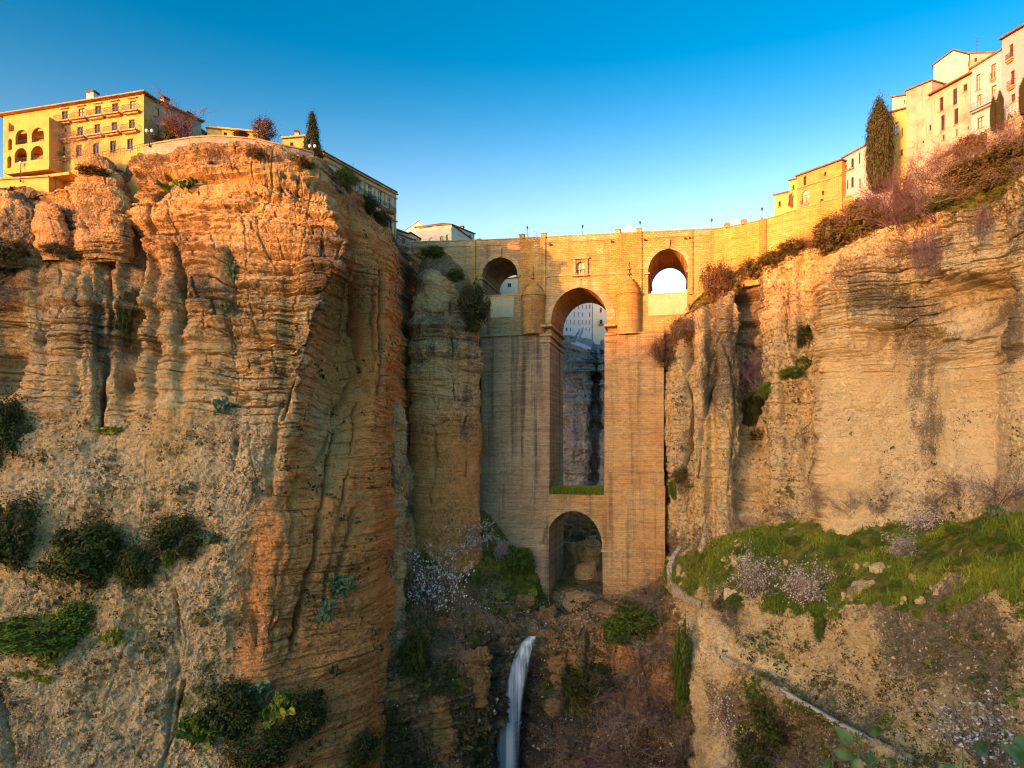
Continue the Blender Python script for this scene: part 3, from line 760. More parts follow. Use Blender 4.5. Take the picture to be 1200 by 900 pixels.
# ---- grass slope and lower right rock with the water channel ----------------
R2 = [
    [(775, 650, 172), (775, 676, 170), (776, 700, 168), (778, 720, 166), (780, 745, 164), (781, 760, 163), (782, 766, 162.5), (783, 830, 160), (783, 900, 158), (783, 1010, 155)],
    [(785, 652, 162), (784, 680, 158.5), (788, 700, 156.5), (792, 720, 154.5), (797, 745, 152), (799, 760, 151), (800, 766, 150.5), (802, 830, 147), (801, 900, 145), (800, 1010, 141)],
    [(820, 639, 156), (822, 665, 151), (822, 690, 148.5), (825, 708, 146.5), (827, 735, 143.5), (828, 752, 142.5), (828, 757, 141.8), (828, 830, 138.5), (827, 900, 136.5), (826, 1010, 132)],
    [(850, 626, 152), (852, 660, 144), (854, 693, 137.5), (851, 720, 134.5), (849, 748, 132.3), (847, 766, 131.3), (842, 771, 129.5), (842, 830, 128.5), (841, 900, 126.5), (840, 1010, 122)],
    [(874, 618, 150), (876, 656, 141), (878, 700, 133), (878, 733, 129.5), (878, 764, 127), (873, 779, 126), (867, 784, 124.2), (858, 835, 126), (853, 900, 125), (850, 1010, 121)],
    [(900, 611, 147.5), (900, 655, 138), (902, 705, 129), (904, 745, 125.5), (906, 783, 122.5), (899, 794, 121), (891, 799, 119), (878, 840, 124), (872, 900, 125), (870, 1010, 120)],
    [(955, 601, 140), (957, 660, 128), (960, 722, 118), (964, 765, 115), (968, 813, 112.5), (960, 826, 111), (950, 832, 109), (946, 850, 115), (945, 900, 117), (942, 1010, 113)],
    [(1010, 602, 132), (1012, 660, 120), (1016, 718, 110), (1021, 775, 106.3), (1028, 846, 103), (1020, 858, 101.6), (1008, 864, 99.5), (1002, 882, 101.5), (1000, 930, 100.5), (996, 1010, 98)],
    [(1080, 604, 124), (1082, 655, 113), (1085, 706, 104), (1092, 780, 98.3), (1100, 880, 94.2), (1093, 897, 92.7), (1080, 904, 90.5), (1078, 920, 92), (1076, 960, 91.5), (1073, 1015, 89.5)],
    [(1140, 592, 116), (1142, 650, 104), (1146, 700, 96), (1152, 790, 89.5), (1163, 900, 84.3), (1158, 925, 83), (1148, 934, 81), (1146, 947, 82), (1144, 985, 82), (1140, 1025, 80)],
    [(1200, 580, 108), (1202, 640, 96), (1206, 692, 87.5), (1214, 790, 80.3), (1227, 920, 75.3), (1225, 950, 74), (1216, 962, 72), (1214, 975, 73), (1212, 1005, 73), (1210, 1055, 72)],
    [(1310, 564, 95), (1315, 640, 83), (1320, 700, 75.5), (1326, 800, 68.5), (1340, 950, 63.3), (1340, 990, 62), (1332, 1005, 60), (1330, 1018, 61), (1328, 1055, 61), (1325, 1105, 60)],
    [(1470, 550, 80), (1475, 640, 70), (1480, 720, 63), (1485, 820, 57), (1500, 980, 53), (1500, 1025, 52), (1490, 1040, 50), (1488, 1055, 51), (1486, 1085, 51), (1480, 1135, 50)],
]
GRASS_LOW = ([780, 850, 890, 930, 960, 1000, 1040, 1080, 1110, 1150, 1200, 1320], [690, 694, 704, 716, 722, 716, 712, 722, 712, 702, 700, 705])
def grass_mask(P, u, v):
    lowv = np.interp(u, *GRASS_LOW) + 26 * perlin(P * 0.12, 77) + 16 * perlin(P * 0.4, 78)
    topv = np.interp(u, [785, 850, 900, 955, 1010, 1080, 1140, 1200, 1320], [652, 626, 612, 604, 603, 605, 594, 582, 566])
    return (1 - sstep(-8, 8, v - lowv)) * sstep(-2, 8, v - topv)
def paint_slope(P, u, v, N):
    g = grass_mask(P, u, v)
    d = rock_disp(P, 0.9, 0.32, 0.35, 1.7, 45, 0.8)
    d = d + 0.30 * np.abs(perlin(P * 0.8, 59)) + 0.24 * perlin(P * 1.6, 60)
    ribs = (1 - sstep(846, 862, u)) * sstep(705, 730, v)
    d = d + ribs * 2.4 * (np.abs(perlin(np.stack([P[:, 0] * 0.5, P[:, 1] * 0.5, P[:, 2] * 0.05], 1), 63)) - 0.3)
    d = d * (1 - 0.75 * g) + g * 0.5 * fbm(P * 0.16, 3, 64)
    chn = np.interp(u, [850, 902, 964, 1024, 1097, 1160], [770, 787, 820, 854, 893, 922])
    under = sstep(2, 10, v - chn)
    flat = np.exp(-((v - chn) / 9)**2)
    d = d * (1 - 0.85 * flat)
    n = fbm(P * 0.07, 4, 95)
    pat = 0.48 + 0.7 * n + 0.30 * under + 0.25 * blob(u, v, 1130, 770, 90, 70) - 0.35 * ribs
    org = 0.02 + 0.3 * n + 0.3 * under
    rk_patch = sstep(0.12, 0.4, fbm(P * 0.22, 3, 97)) * sstep(640, 690, v) + 0.6 * sstep(0.22, 0.5, fbm(P * 0.14, 3, 99))
    veg = g * (1.15 - 0.9 * rk_patch) - (1 - g) * 0.35 + (1 - g) * 0.45 * n + under * (0.55 * blob(u, v, 905, 840, 50, 60) + 0.15) * (u > 855) + 0.5 * sstep(0.3, 0.5, fbm(P * 0.3, 2, 98)) * (1 - g) * (1 - ribs)
    pale = 0.22 + 0.25 * n + 0.55 * ribs + 0.45 * np.exp(-((v - chn + 12) / 8)**2) * (1 - under)
    return d, (pat, org, veg), (pale, 0.45 + 0 * u, np.clip(0.65 + n, 0.1, 1))
mass('slope', R2, 560, 540, 'grassy slope above conglomerate rock with a water channel, below the right cliff', paint_slope, plateau=None, mat=M_ROCK_R, grooves=[([(826, 722), (827, 780), (824, 840), (820, 910)], 3, 2.4), ([(812, 712), (815, 780), (810, 860), (806, 910)], 3, 2.0), ([(842, 718), (840, 790), (836, 900)], 3, 2.2), ([(800, 704), (801, 770), (797, 850)], 2.5, 1.6), ([(834, 735), (833, 860)], 1.6, 1.0), ([(819, 740), (818, 900)], 1.6, 1.0)])

# ---- far wall of the gorge behind the bridge --------------------------------
FW = [
    [(540, 300, 300), (540, 310, 290), (540, 400, 280), (540, 560, 272), (540, 740, 262)],
    [(600, 347, 275), (600, 352, 266), (600, 400, 258), (600, 560, 250), (600, 740, 240)],
    [(650, 392, 262), (650, 398, 254), (648, 430, 250), (645, 560, 245), (640, 740, 232)],
    [(675, 394, 254), (676, 399, 247), (676, 440, 243), (674, 560, 238), (668, 740, 226)],
    [(694, 398, 253), (695, 404, 246), (694, 440, 242), (691, 560, 237), (686, 740, 226)],
    [(699, 400, 255), (699, 408, 250), (698, 440, 248), (697, 560, 243), (694, 740, 232)],
    [(704, 396, 254), (705, 404, 245), (706, 440, 240), (706, 560, 234), (704, 740, 224)],
    [(740, 392, 250), (742, 400, 240), (744, 440, 236), (744, 560, 230), (744, 740, 220)],
    [(800, 385, 245), (800, 392, 236), (800, 440, 232), (800, 560, 226), (800, 740, 216)],
]
mass('gorge_wall', FW, 260, 260, 'dark grey rock wall of the gorge seen through the tall arch', painter(0.35, -0.1, 0.9, 0.7, 1.0, 1.4, 71, pale0=0.0, spk=0.4), plateau=((0, 14, 2), (0, 90, 8)), mat=M_FAR)

# ---- ground sheet: knoll at the camera, valley, hills out to the horizon ----
def build_ground():
    r = np.concatenate([np.linspace(0, 30, 16), np.linspace(36, 400, 60), np.geomspace(420, 9000, 70)])
    n = 180
    a = np.linspace(0, 2 * np.pi, n, endpoint=False)
    rr, aa = np.meshgrid(r, a, indexing='ij')
    X = rr * np.sin(aa); Y = rr * np.cos(aa)
    P = np.stack([X.ravel(), Y.ravel(), 0 * X.ravel()], 1)
    knoll = -1.7 - 0.62 * np.maximum(rr - 1.2, 0)
    Z = np.maximum(knoll, -78.0)
    ring = sstep(500, 1500, rr)
    sd = np.cos(aa - R(SUN_AZ))
    ee = rr * (np.sin(aa) * .70 - np.cos(aa) * .713)
    ridge = (RIDGE + 17 * sstep(-82, -25, ee)) * np.exp(-((rr - 1500) / 330)**2) * sstep(-0.2, 0.8, sd) * (1 + 0.10 * fbm(P / 300.0, 3, 5).reshape(rr.shape))  # unseen ridge towards the sun, raised on one side to shade the right cliff
    back = 40 * ring * sstep(-0.2, -0.8, sd)
    Z = np.where(rr > 60, Z + ring * (60 + 25 * fbm(P / 700.0, 4, 9).reshape(rr.shape)) + ridge + back, Z)
    V = np.stack([X.ravel(), Y.ravel(), Z.ravel()], 1)
    q = []
    for i in range(len(r) - 1):
        for j in range(n):
            k = (j + 1) % n
            q.append((i * n + j, i * n + k, (i + 1) * n + k, (i + 1) * n + j))
    me = bpy.data.meshes.new('ground')
    me.from_pydata(V.tolist(), [], q)
    me.polygons.foreach_set('use_smooth', [True] * len(q))
    m, ns, ls, b = newmat('valley ground')
    v = coords(ns, ls)
    c = mixc(ns, ls, mrange(ns, ls, noise(ns, ls, v, 0.15, 6), 0.4, 0.6), (0.10, 0.10, 0.03), (0.22, 0.16, 0.08))
    c = mixc(ns, ls, mrange(ns, ls, noise(ns, ls, v, 2.0, 6), 0.45, 0.65, 0, 0.7), c, (0.06, 0.08, 0.02))
    ls.new(c, b.inputs['Base Color'])
    me.materials.append(m)
    o = bpy.data.objects.new('ground', me)
    COL.objects.link(o)
    meta(o, 'valley floor and hills around the gorge', None, None, 'structure')
RIDGE = 172.0
build_ground()
# ------------------------------------------------ openings in walls
def wall_open(mb, x0, x1, zb, zt, openings, y0, y1, back=True, dx=3.0, nseg=20, ends=True):
    """wall slab from x0 to x1 between zb(x) and zt(x), y0 (front) to y1, pierced by openings
    opening: (xa, xb, z sill, z spring, rise); rise 0 = flat head"""
    zbf = zb if callable(zb) else (lambda x: zb)
    ztf = zt if callable(zt) else (lambda x: zt)
    xs = {round(x0, 5), round(x1, 5)}
    n = max(1, int((x1 - x0) / dx))
    xs |= {round(x0 + (x1 - x0) * i / n, 5) for i in range(1, n)}
    for (a, b, zs, zp, rise) in openings:
        xs |= {round(a, 5), round(b, 5)}
        if rise > 0:
            for i in range(1, nseg):
                xs.add(round((a + b) / 2 - (b - a) / 2 * math.cos(math.pi * i / nseg), 5))
    xs = sorted(min(max(x, x0), x1) for x in xs if x0 - 2e-5 <= x <= x1 + 2e-5)
    def head(o, x):
        a, b, zs, zp, rise = o
        if rise <= 0: return zp
        t = (x - (a + b) / 2) / ((b - a) / 2)
        return zp + rise * math.sqrt(max(0.0, 1 - t * t))
    for xa, xb in zip(xs[:-1], xs[1:]):
        if xb - xa < 1e-5: continue
        xm = (xa + xb) / 2
        ops = sorted([o for o in openings if o[0] - 1e-5 <= xm <= o[1] + 1e-5], key=lambda o: o[2])
        lo = [(zbf(xa), zbf(xb))]; hi = []
        for o in ops:
            hi.append((o[2], o[2])); lo.append((head(o, xa), head(o, xb)))
        hi.append((ztf(xa), ztf(xb)))
        for (l, h) in zip(lo, hi):
            if h[0] - l[0] < 1e-4 and h[1] - l[1] < 1e-4: continue
            mb.quad((xa, y0, l[0]), (xb, y0, l[1]), (xb, y0, h[1]), (xa, y0, h[0]))
            if back: mb.quad((xb, y1, l[1]), (xa, y1, l[0]), (xa, y1, h[0]), (xb, y1, h[1]))
            mb.quad((xa, y0, l[0]), (xa, y1, l[0]), (xb, y1, l[1]), (xb, y0, l[1]))
            mb.quad((xa, y0, h[0]), (xb, y0, h[1]), (xb, y1, h[1]), (xa, y1, h[0]))
    for (a, b, zs, zp, rise) in openings:
        for x in (a, b):
            if x0 < x < x1: mb.quad((x, y0, zs), (x, y1, zs), (x, y1, zp), (x, y0, zp))
    if ends:
        for x in (x0, x1):
            mb.quad((x, y0, zbf(x)), (x, y1, zbf(x)), (x, y1, ztf(x)), (x, y0, ztf(x)))
    return mb

def ring(mb, xc, zc, r, rz, w, y0, y1, a0=0, a1=180, n=22):
    """raised arch ring (archivolt)"""
    pin, pout = [], []
    for i in range(n + 1):
        t = R(a0 + (a1 - a0) * i / n)
        pin.append((xc + r * math.cos(t), zc + rz * math.sin(t)))
        pout.append((xc + (r + w) * math.cos(t), zc + (rz + w) * math.sin(t)))
    for i in range(n):
        a, b, c, d = pin[i], pin[i + 1], pout[i + 1], pout[i]
        mb.quad((a[0], y0, a[1]), (b[0], y0, b[1]), (c[0], y0, c[1]), (d[0], y0, d[1]))
        mb.quad((d[0], y0, d[1]), (c[0], y0, c[1]), (c[0], y1, c[1]), (d[0], y1, d[1]))
        mb.quad((a[0], y0, a[1]), (a[0], y1, a[1]), (b[0], y1, b[1]), (b[0], y0, b[1]))
    for k in (0, n):
        a, d = pin[k], pout[k]
        mb.quad((a[0], y0, a[1]), (d[0], y0, d[1]), (d[0], y1, d[1]), (a[0], y1, a[1]))

# ------------------------------------------------ the bridge
BR, BD = R(14), 178.0
_c, _s = math.cos(BR), math.sin(BR)
def ba(u):
    x = (u - CU) / F
    return x * BD / (_c + x * _s)
def bz(u, v, off=0.0):
    return (HV - v) / F * (BD - ba(u) * _s)
def mat_masonry(name, base=(0.52, 0.25, 0.052), dark=(0.18, 0.11, 0.055), pale=(0.56, 0.35, 0.11), streaks=1.0):
    m, ns, ls, b = newmat(name)
    v = coords(ns, ls)
    mp = ns.new('ShaderNodeMapping'); mp.inputs['Rotation'].default_value = (R(90), 0, 0)
    t = ns.new('ShaderNodeTexCoord')
    nzv = ns.new('ShaderNodeTexNoise'); nzv.inputs['Scale'].default_value = 0.6; ls.new(t.outputs['Object'], nzv.inputs['Vector'])
    va = ns.new('ShaderNodeVectorMath'); va.operation = 'MULTIPLY_ADD'
    ls.new(nzv.outputs['Color'], va.inputs[0]); va.inputs[1].default_value = (0.25, 0.25, 0.12); ls.new(t.outputs['Object'], va.inputs[2])
    ls.new(va.outputs[0], mp.inputs[0])
    br = ns.new('ShaderNodeTexBrick'); ls.new(mp.outputs[0], br.inputs['Vector'])
    br.inputs['Scale'].default_value = 1.0
    br.inputs['Brick Width'].default_value = 1.0; br.inputs['Row Height'].default_value = 0.45
    br.inputs['Mortar Size'].default_value = 0.04; br.inputs['Mortar Smooth'].default_value = 0.4
    br.inputs['Color1'].default_value = (0.74, 0.74, 0.74, 1); br.inputs['Color2'].default_value = (1.12, 1.10, 1.06, 1); br.inputs['Mortar'].default_value = (0.62, 0.60, 0.57, 1)
    n1 = noise(ns, ls, v, 0.12, 6, 0.62)
    n2 = noise(ns, ls, coords(ns, ls, (0.75, 0.75, 0.03)), 0.55, 5, 0.6)
    n3 = noise(ns, ls, v, 1.3, 6, 0.7)
    c = mixc(ns, ls, mrange(ns, ls, n1, 0.40, 0.62), base, pale)
    c = mixc(ns, ls, mrange(ns, ls, n2, 0.50, 0.70, 0, 0.62 * streaks), c, dark)
    c = mixc(ns, ls, mrange(ns, ls, n2, 0.44, 0.30, 0, 0.5 * streaks), c, pale)
    c = mixc(ns, ls, mrange(ns, ls, n3, 0.48, 0.74, 0, 0.6), c, dark)
    n4 = noise(ns, ls, coords(ns, ls, (0.07, 0.07, 1.5)), 1.0, 4, 0.7)
    c = mixc(ns, ls, mrange(ns, ls, n4, 0.48, 0.64, 0, 0.36), c, dark)
    c = mixc(ns, ls, mrange(ns, ls, n4, 0.46, 0.34, 0, 0.45), c, pale)
    c = mixc(ns, ls, 0.75, c, br.outputs[0], 'MULTIPLY')
    ls.new(c, b.inputs['Base Color'])
    h = math_(ns, ls, 'ADD', math_(ns, ls, 'MULTIPLY', br.outputs['Fac'], -0.7), n3)
    bump(ns, ls, b, h, 0.7, 0.15)
    return m
M_STONE = mat_masonry('bridge masonry')  # deeper orange: sunlight on the upper bridge mixed into the colour
M_STONE_LOW = mat_masonry('lower bridge masonry', (0.51, 0.275, 0.095), (0.16, 0.105, 0.06), (0.57, 0.36, 0.15), 1.25)
M_STONE_SHADED = mat_masonry('shade greyed masonry', (0.43, 0.255, 0.105), (0.14, 0.10, 0.06), (0.50, 0.33, 0.15), 1.2)  # greyer copy of the bridge stone, the left wall's shade put into its colour
M_STONE_LEFT = mat_masonry('stained and shaded masonry', (0.41, 0.25, 0.125), (0.12, 0.09, 0.062), (0.50, 0.335, 0.18), 1.6)  # real stain and the left pier's shade, both mixed into the colour
M_TRIM = mat_masonry('dressed stone', (0.50, 0.31, 0.12), (0.15, 0.11, 0.07), (0.56, 0.40, 0.20), 0.8)
M_PLASTER = mat_plaster('lime plaster', (0.54, 0.42, 0.23), (0.36, 0.26, 0.13), 0.55)
M_IRON = mat_plain('painted iron', (0.05, 0.05, 0.05), 0.5, 0.2)
M_WHITE_IRON = mat_plain('pale painted iron', (0.62, 0.66, 0.70), 0.5, 0.1)
M_GLASS = mat_plain('dark window glass', (0.03, 0.035, 0.04), 0.08, 0.4, spec=0.5)
M_PALEPANE = mat_plain('pale shutters', (0.62, 0.50, 0.36), 0.5, 0.15)
M_GLOBE = mat_plain('white lamp glass', (0.85, 0.82, 0.75), 0.3, 0.02)

bridge = empty('stone_bridge', (0, BD, 0), -BR, 'tall old stone bridge of three arches between the two cliffs', 'bridge')
_topA = [ba(u) for u in (470, 483, 575, 640, 750, 835, 860)]
_topZ = [bz(470, 284), bz(483, 283.5), bz(575, 281), bz(640, 277.5), bz(750, 272), bz(835, 268), bz(860, 266)]
def ztop(a): return float(np.interp(a, _topA, _topZ))
TH = 18.0
def arch_px(ul, ur, vcrown, vspring, vsill):
    um = (ul + ur) / 2
    a, b = ba(ul), ba(ur)
    return (a, b, bz(um, vsill), bz(um, vspring), bz(um, vcrown) - bz(um, vspring))
A_L = arch_px(565, 606.5, 302, 323, 345)
A_C = arch_px(645.5, 712, 337.5, 377, 400)
A_R = arch_px(759.5, 806, 292, 318, 344)
zset_l, zset_r = bz(640, 393), bz(712, 393)
WIN = (ba(675.8), ba(684.8), bz(680, 321), bz(680, 310.5), bz(680, 306.5) - bz(680, 310.5))
_ac = (A_C[0], A_C[1], zset_l - 40, A_C[3], A_C[4])
def zup(a):
    return float(np.interp(a, [ba(560), ba(571), ba(640), ba(645), ba(712), ba(716), ba(776), ba(835)], [bz(560, 440), zset_l, zset_l, zset_l - 0.01, zset_r, zset_r, zset_r, bz(835, 400)]))
mb = MB()
# upper wall: central arch is open downwards, so split it there
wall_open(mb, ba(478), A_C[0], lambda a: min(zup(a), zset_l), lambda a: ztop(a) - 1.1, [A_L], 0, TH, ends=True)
mb.build('spandrel_wall', M_STONE_SHADED, bridge)
mb = MB()
wall_open(mb, A_C[1], ba(846), zup, lambda a: ztop(a) - 1.1, [A_R], 0, TH, ends=True)
wall_open(mb, A_C[0], A_C[1], lambda a: A_C[3] + A_C[4] * math.sqrt(max(0, 1 - ((a - (A_C[0] + A_C[1]) / 2) / ((A_C[1] - A_C[0]) / 2))**2)),
          lambda a: ztop(a) - 1.1, [WIN], 0, TH, ends=False, dx=0.45)
mb.build('spandrel_wall', M_STONE, bridge)
# sealed masonry plugs behind the plaster infill, and plaster infill panels
for (o, v0, v1, ul, ur) in ((A_L, 349, 372, 575, 602), (A_R, 344.5, 369, 759.8, 805.5)):
    um = (ul + ur) / 2
    m2 = MB(); m2.box(ba(ul), ba(ur), -0.12, 0.6, bz(um, v1), bz(um, v0)); m2.box(ba(ul) - .1, ba(ur) + .1, -0.25, 0.7, bz(um, v0), bz(um, v0) + 0.25)
    m2.build('infill_panel', M_PLASTER, bridge)
# lower piers with set-backs
def stage(u0, u1, v0, v1, yf, name='pier'):
    um = (u0 + u1) / 2
    z1 = bz(um, v0); z0 = bz(um, v1) if v1 else -60.0
    m2 = MB(); m2.box(ba(u0), ba(u1), yf, TH + (-yf) * 0.6, z0, z1)
    return m2
PL0, PL1, PR0, PR1 = ba(566), ba(645.5) - 0.02, ba(712) - 0.6, ba(778)
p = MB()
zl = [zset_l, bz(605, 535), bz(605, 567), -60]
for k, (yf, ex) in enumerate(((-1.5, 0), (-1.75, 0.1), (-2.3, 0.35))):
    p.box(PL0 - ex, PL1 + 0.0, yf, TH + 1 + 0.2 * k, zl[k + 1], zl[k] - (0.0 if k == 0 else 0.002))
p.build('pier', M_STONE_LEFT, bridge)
p = MB()
zr = [zset_r, bz(745, 553), bz(745, 568), -60]
for k, (yf, ex) in enumerate(((-1.5, 0), (-1.75, 0.1), (-2.3, 0.35))):
    p.box(PR0, PR1 + ex, yf, TH + 1 + 0.2 * k, zr[k + 1], zr[k] - (0.0 if k == 0 else 0.002))
p.build('pier', M_STONE_LOW, bridge)
# wall across the foot with the low arch
LA = (ba(640.5), ba(707), -62, bz(674, 640), bz(674, 598) - bz(674, 640))
m2 = MB()
zl0 = bz(674, 579)
wall_open(m2, PL1 + 0.0, PR0, lambda a: -60 if a < LA[0] or a > LA[1] else LA[3] + LA[4] * math.sqrt(max(0, 1 - ((a - (LA[0] + LA[1]) / 2) / ((LA[1] - LA[0]) / 2))**2)), zl0, [], -2.1, TH, dx=0.5)
m2.build('arch_wall', M_STONE_LOW, bridge)
# arch rings
m2 = MB()
for o, w in ((A_L, 1.0), (A_C, 2.0), (A_R, 1.1)):
    m2 = MB(); ring(m2, (o[0] + o[1]) / 2, o[3], (o[1] - o[0]) / 2 + 0.002, o[4] + 0.002, w, -0.22, 0.3); m2.build('arch_ring', M_TRIM, bridge)
m2 = MB()
ring(m2, (LA[0] + LA[1]) / 2, LA[3], (LA[1] - LA[0]) / 2 + 0.002, LA[4] + 0.002, 0.9, -2.3, -1.5)
m2.build('arch_ring', M_TRIM, bridge)
# keystones
for o in (A_L, A_C, A_R):
    xm = (o[0] + o[1]) / 2; zc = o[3] + o[4]
    q = MB(); q.box(xm - 0.5, xm + 0.5, -0.5, 0.3, zc + 0.05, zc + 2.4); q.build('keystone', M_TRIM, bridge)
# mouldings: impost bands, string courses, set-back ledges, coping
m2 = MB()
def band(a0, a1, yf, yb, z, h):
    q = MB(); q.box(a0, a1, yf, yb, z - h / 2, z + h / 2); q.build('moulding', M_TRIM, bridge)
for k, (v, pr) in enumerate(((383, 0.7), (393.5, 0.5), (401, 0.35))):
    zc = bz(643, v)
    band(A_C[0] - 2.6, A_C[0] + pr, -1.5 - pr, TH + 1 + pr, zc, 0.55)
    band(A_C[1] - pr, A_C[1] + 2.2, -1.5 - pr, TH + 1 + pr, bz(713, v), 0.55)
for zz, o in ((bz(565, 326), A_L), (bz(806, 318), A_R), (bz(759, 319), A_R)):
    pass
for o, v in ((A_L, 325), (A_R, 319)):
    zc = bz((o is A_L) and 586 or 783, v)
    band(o[0] - 1.0, o[0] + 0.35, -0.4, TH + 0.4, zc, 0.5)
    band(o[1] - 0.35, o[1] + 0.8, -0.4, TH + 0.4, zc, 0.5)
band(ba(639.5), ba(676), -0.3, 0.2, bz(657, 322.5), 0.5)
band(ba(685), ba(722), -0.3, 0.2, bz(702, 321.5), 0.5)
band(ba(566.5), ba(643), -1.85, 0.2, zset_l + 0.12, 0.3)
band(ba(711), ba(777.5), -1.85, 0.2, zset_r + 0.12, 0.3)
zc = bz(674, 639.5)
band(ba(612), LA[0] + 0.35, -2.65, TH, zc, 0.6)
band(LA[1] - 0.35, ba(776), -2.65, TH, zc - 0.6, 0.6)
# parapet with coping (front and back)
for y in (0.0, TH - 0.5):
    m2 = MB()
    wall_open(m2, ba(478), ba(846), lambda a: ztop(a) - 1.1, lambda a: ztop(a) - 0.15, [], y, y + 0.5)
    wall_open(m2, ba(478), ba(846), lambda a: ztop(a) - 0.15, lambda a: ztop(a) + 0.12, [], y - 0.14, y + 0.64)
    m2.build('parapet', M_TRIM, bridge)
m2 = MB(); wall_open(m2, ba(478), ba(846), lambda a: ztop(a) - 1.55, lambda a: ztop(a) - 1.3, [], -0.18, 0.1); m2.build('moulding', M_TRIM, bridge)
# pilasters and their posts
m2 = MB()
for (u0, u1, vb) in ((610.5, 639.5, 350), (721.5, 752, 347), (553, 557.5, 345), (806.8, 811.5, 345), (832, 837, 330)):
    a0, a1 = ba(u0), ba(u1); um = (u0 + u1) / 2
    m2 = MB(); m2.box(a0, a1, -0.42, 0.2, bz(um, vb), ztop((a0 + a1) / 2) - 0.1); m2.build('pilaster', M_STONE, bridge)
posts = [611.8, 637.2, 724.3, 749]
for u in posts:
    a = ba(u); z = ztop(a)
    q = MB(); q.box(a - 0.6, a + 0.6, -0.55, 0.62, z - 0.3, z + 0.75); q.box(a - 0.7, a + 0.7, -0.65, 0.72, z + 0.75, z + 0.95)
    q.build('parapet_post', M_TRIM, bridge)
# half round buttress with a stepped cone on each pier, finial above
for (uc, hw, vb, vc, va) in ((625, 14.5, 393, 348, 330), (737, 15, 393, 346, 325)):
    a = ba(uc); rr = (ba(uc + hw) - ba(uc - hw)) / 2 * 0.93
    z0, z1, z2 = bz(uc, vb), bz(uc, vc), bz(uc, va)
    q = MB()
    prof = [(rr, z0), (rr, z1), (rr + 0.25, z1), (rr + 0.25, z1 + 0.35)]
    nst = 6
    for k in range(nst):
        t0 = k / nst; t1 = (k + 1) / nst
        zk = z1 + 0.35 + (z2 - z1 - 0.35) * t0; zk1 = z1 + 0.35 + (z2 - z1 - 0.35) * t1
        r0 = rr * (1 - t0**1.6); 
        prof += [(r0, zk), (max(r0 - 0.06, 0.01), zk1)]
    prof += [(0.01, z2)]
    q.lathe(prof, a, -0.2, 20, math.pi, 2 * math.pi)
    bt = q.build('buttress', M_STONE, bridge)
    q = MB()
    q.lathe([(0.12, z2), (0.12, z2 + 0.5), (0.55, z2 + 0.6), (0.55, z2 + 0.85), (0.14, z2 + 0.95), (0.12, z2 + 1.7), (0.42, z2 + 1.8), (0.42, z2 + 2.0), (0.1, z2 + 2.1), (0.08, z2 + 3.2), (0.2, z2 + 3.35), (0.02, z2 + 3.8)], a, -0.75, 8)
    q.build('finial', M_TRIM, bt)
# the window of the chamber over the arch
a0, a1, z0, z1, ri = WIN
q = MB(); q.box(a0 + 0.02, a1 - 0.02, 0.75, 0.95, z0, z1 + ri)
w = q.build('window', M_PALEPANE, bridge)
q = MB()
q.box((a0 + a1) / 2 - 0.09, (a0 + a1) / 2 + 0.09, 0.62, 0.74, z0, z1 + ri); q.box(a0, a1, 0.62, 0.735, z0 + 1.1, z0 + 1.25)
for k in range(5): q.bar((a0 + (a1 - a0) * k / 4, -0.25, z0), (a0 + (a1 - a0) * k / 4, -0.25, z0 + 1.0), 0.04)
q.bar((a0, -0.25, z0 + 1.0), (a1, -0.25, z0 + 1.0), 0.05)
q.build('window_frame', M_IRON, w)
q = MB()
q.box(a0 - 1.0, a0 - 0.25, -0.4, 0.2, z0 - 0.4, z1 + 1.4); q.box(a1 + 0.25, a1 + 1.0, -0.4, 0.2, z0 - 0.4, z1 + 1.4)
q.box(a0 - 1.4, a1 + 1.4, -0.6, 0.2, z1 + 1.4, z1 + 1.75)
xm = (a0 + a1) / 2
q.add([(a0 - 1.4, -0.55, z1 + 1.75), (a1 + 1.4, -0.55, z1 + 1.75), (xm, -0.55, z1 + 3.0), (a0 - 1.4, 0.1, z1 + 1.75), (a1 + 1.4, 0.1, z1 + 1.75), (xm, 0.1, z1 + 3.0)], [(0, 1, 2), (0, 2, 5, 3), (1, 4, 5, 2)])
q.box(a0 - 1.1, a1 + 1.1, -0.9, 0.2, z0 - 0.7, z0 - 0.4)
q.build('window_surround', M_TRIM, w)
# water spouts under the coping
for u in (717, 756, 803, 808, 645):
    a = ba(u)
    q = MB(); q.box(a - 0.22, a + 0.22, -0.8, 0.1, ztop(a) - 2.3, ztop(a) - 1.9); q.build('water_spout', M_IRON, bridge)
# gated balconies between the posts: pale iron railing rising to a point
for (u0, u1) in ((613.5, 635.5), (726, 747.5)):
    a0, a1 = ba(u0), ba(u1); z = ztop((a0 + a1) / 2) + 0.1
    q = MB(); n = 13
    for k in range(n + 1):
        t = k / n; a = a0 + (a1 - a0) * t
        hgt = 0.85 + 0.75 * max(0, 1 - abs(t - 0.5) / 0.22) + 0.15 * math.sin(math.pi * t)
        q.bar((a, 0.2, z), (a, 0.2, z + hgt), 0.045)
        if k:
            q.bar((pa, 0.2, z + ph), (a, 0.2, z + hgt), 0.055)
        pa, ph = a, hgt
    q.bar((a0, 0.2, z + 0.3), (a1, 0.2, z + 0.3), 0.05)
    q.lathe([(0.02, z + 1.6), (0.16, z + 1.75), (0.02, z + 2.05)], (a0 + a1) / 2, 0.2, 6)
    q.build('railing', M_WHITE_IRON, bridge)

def to_bridge(a, y, z): return (a * _c + y * _s, BD - a * _s + y * _c, z)
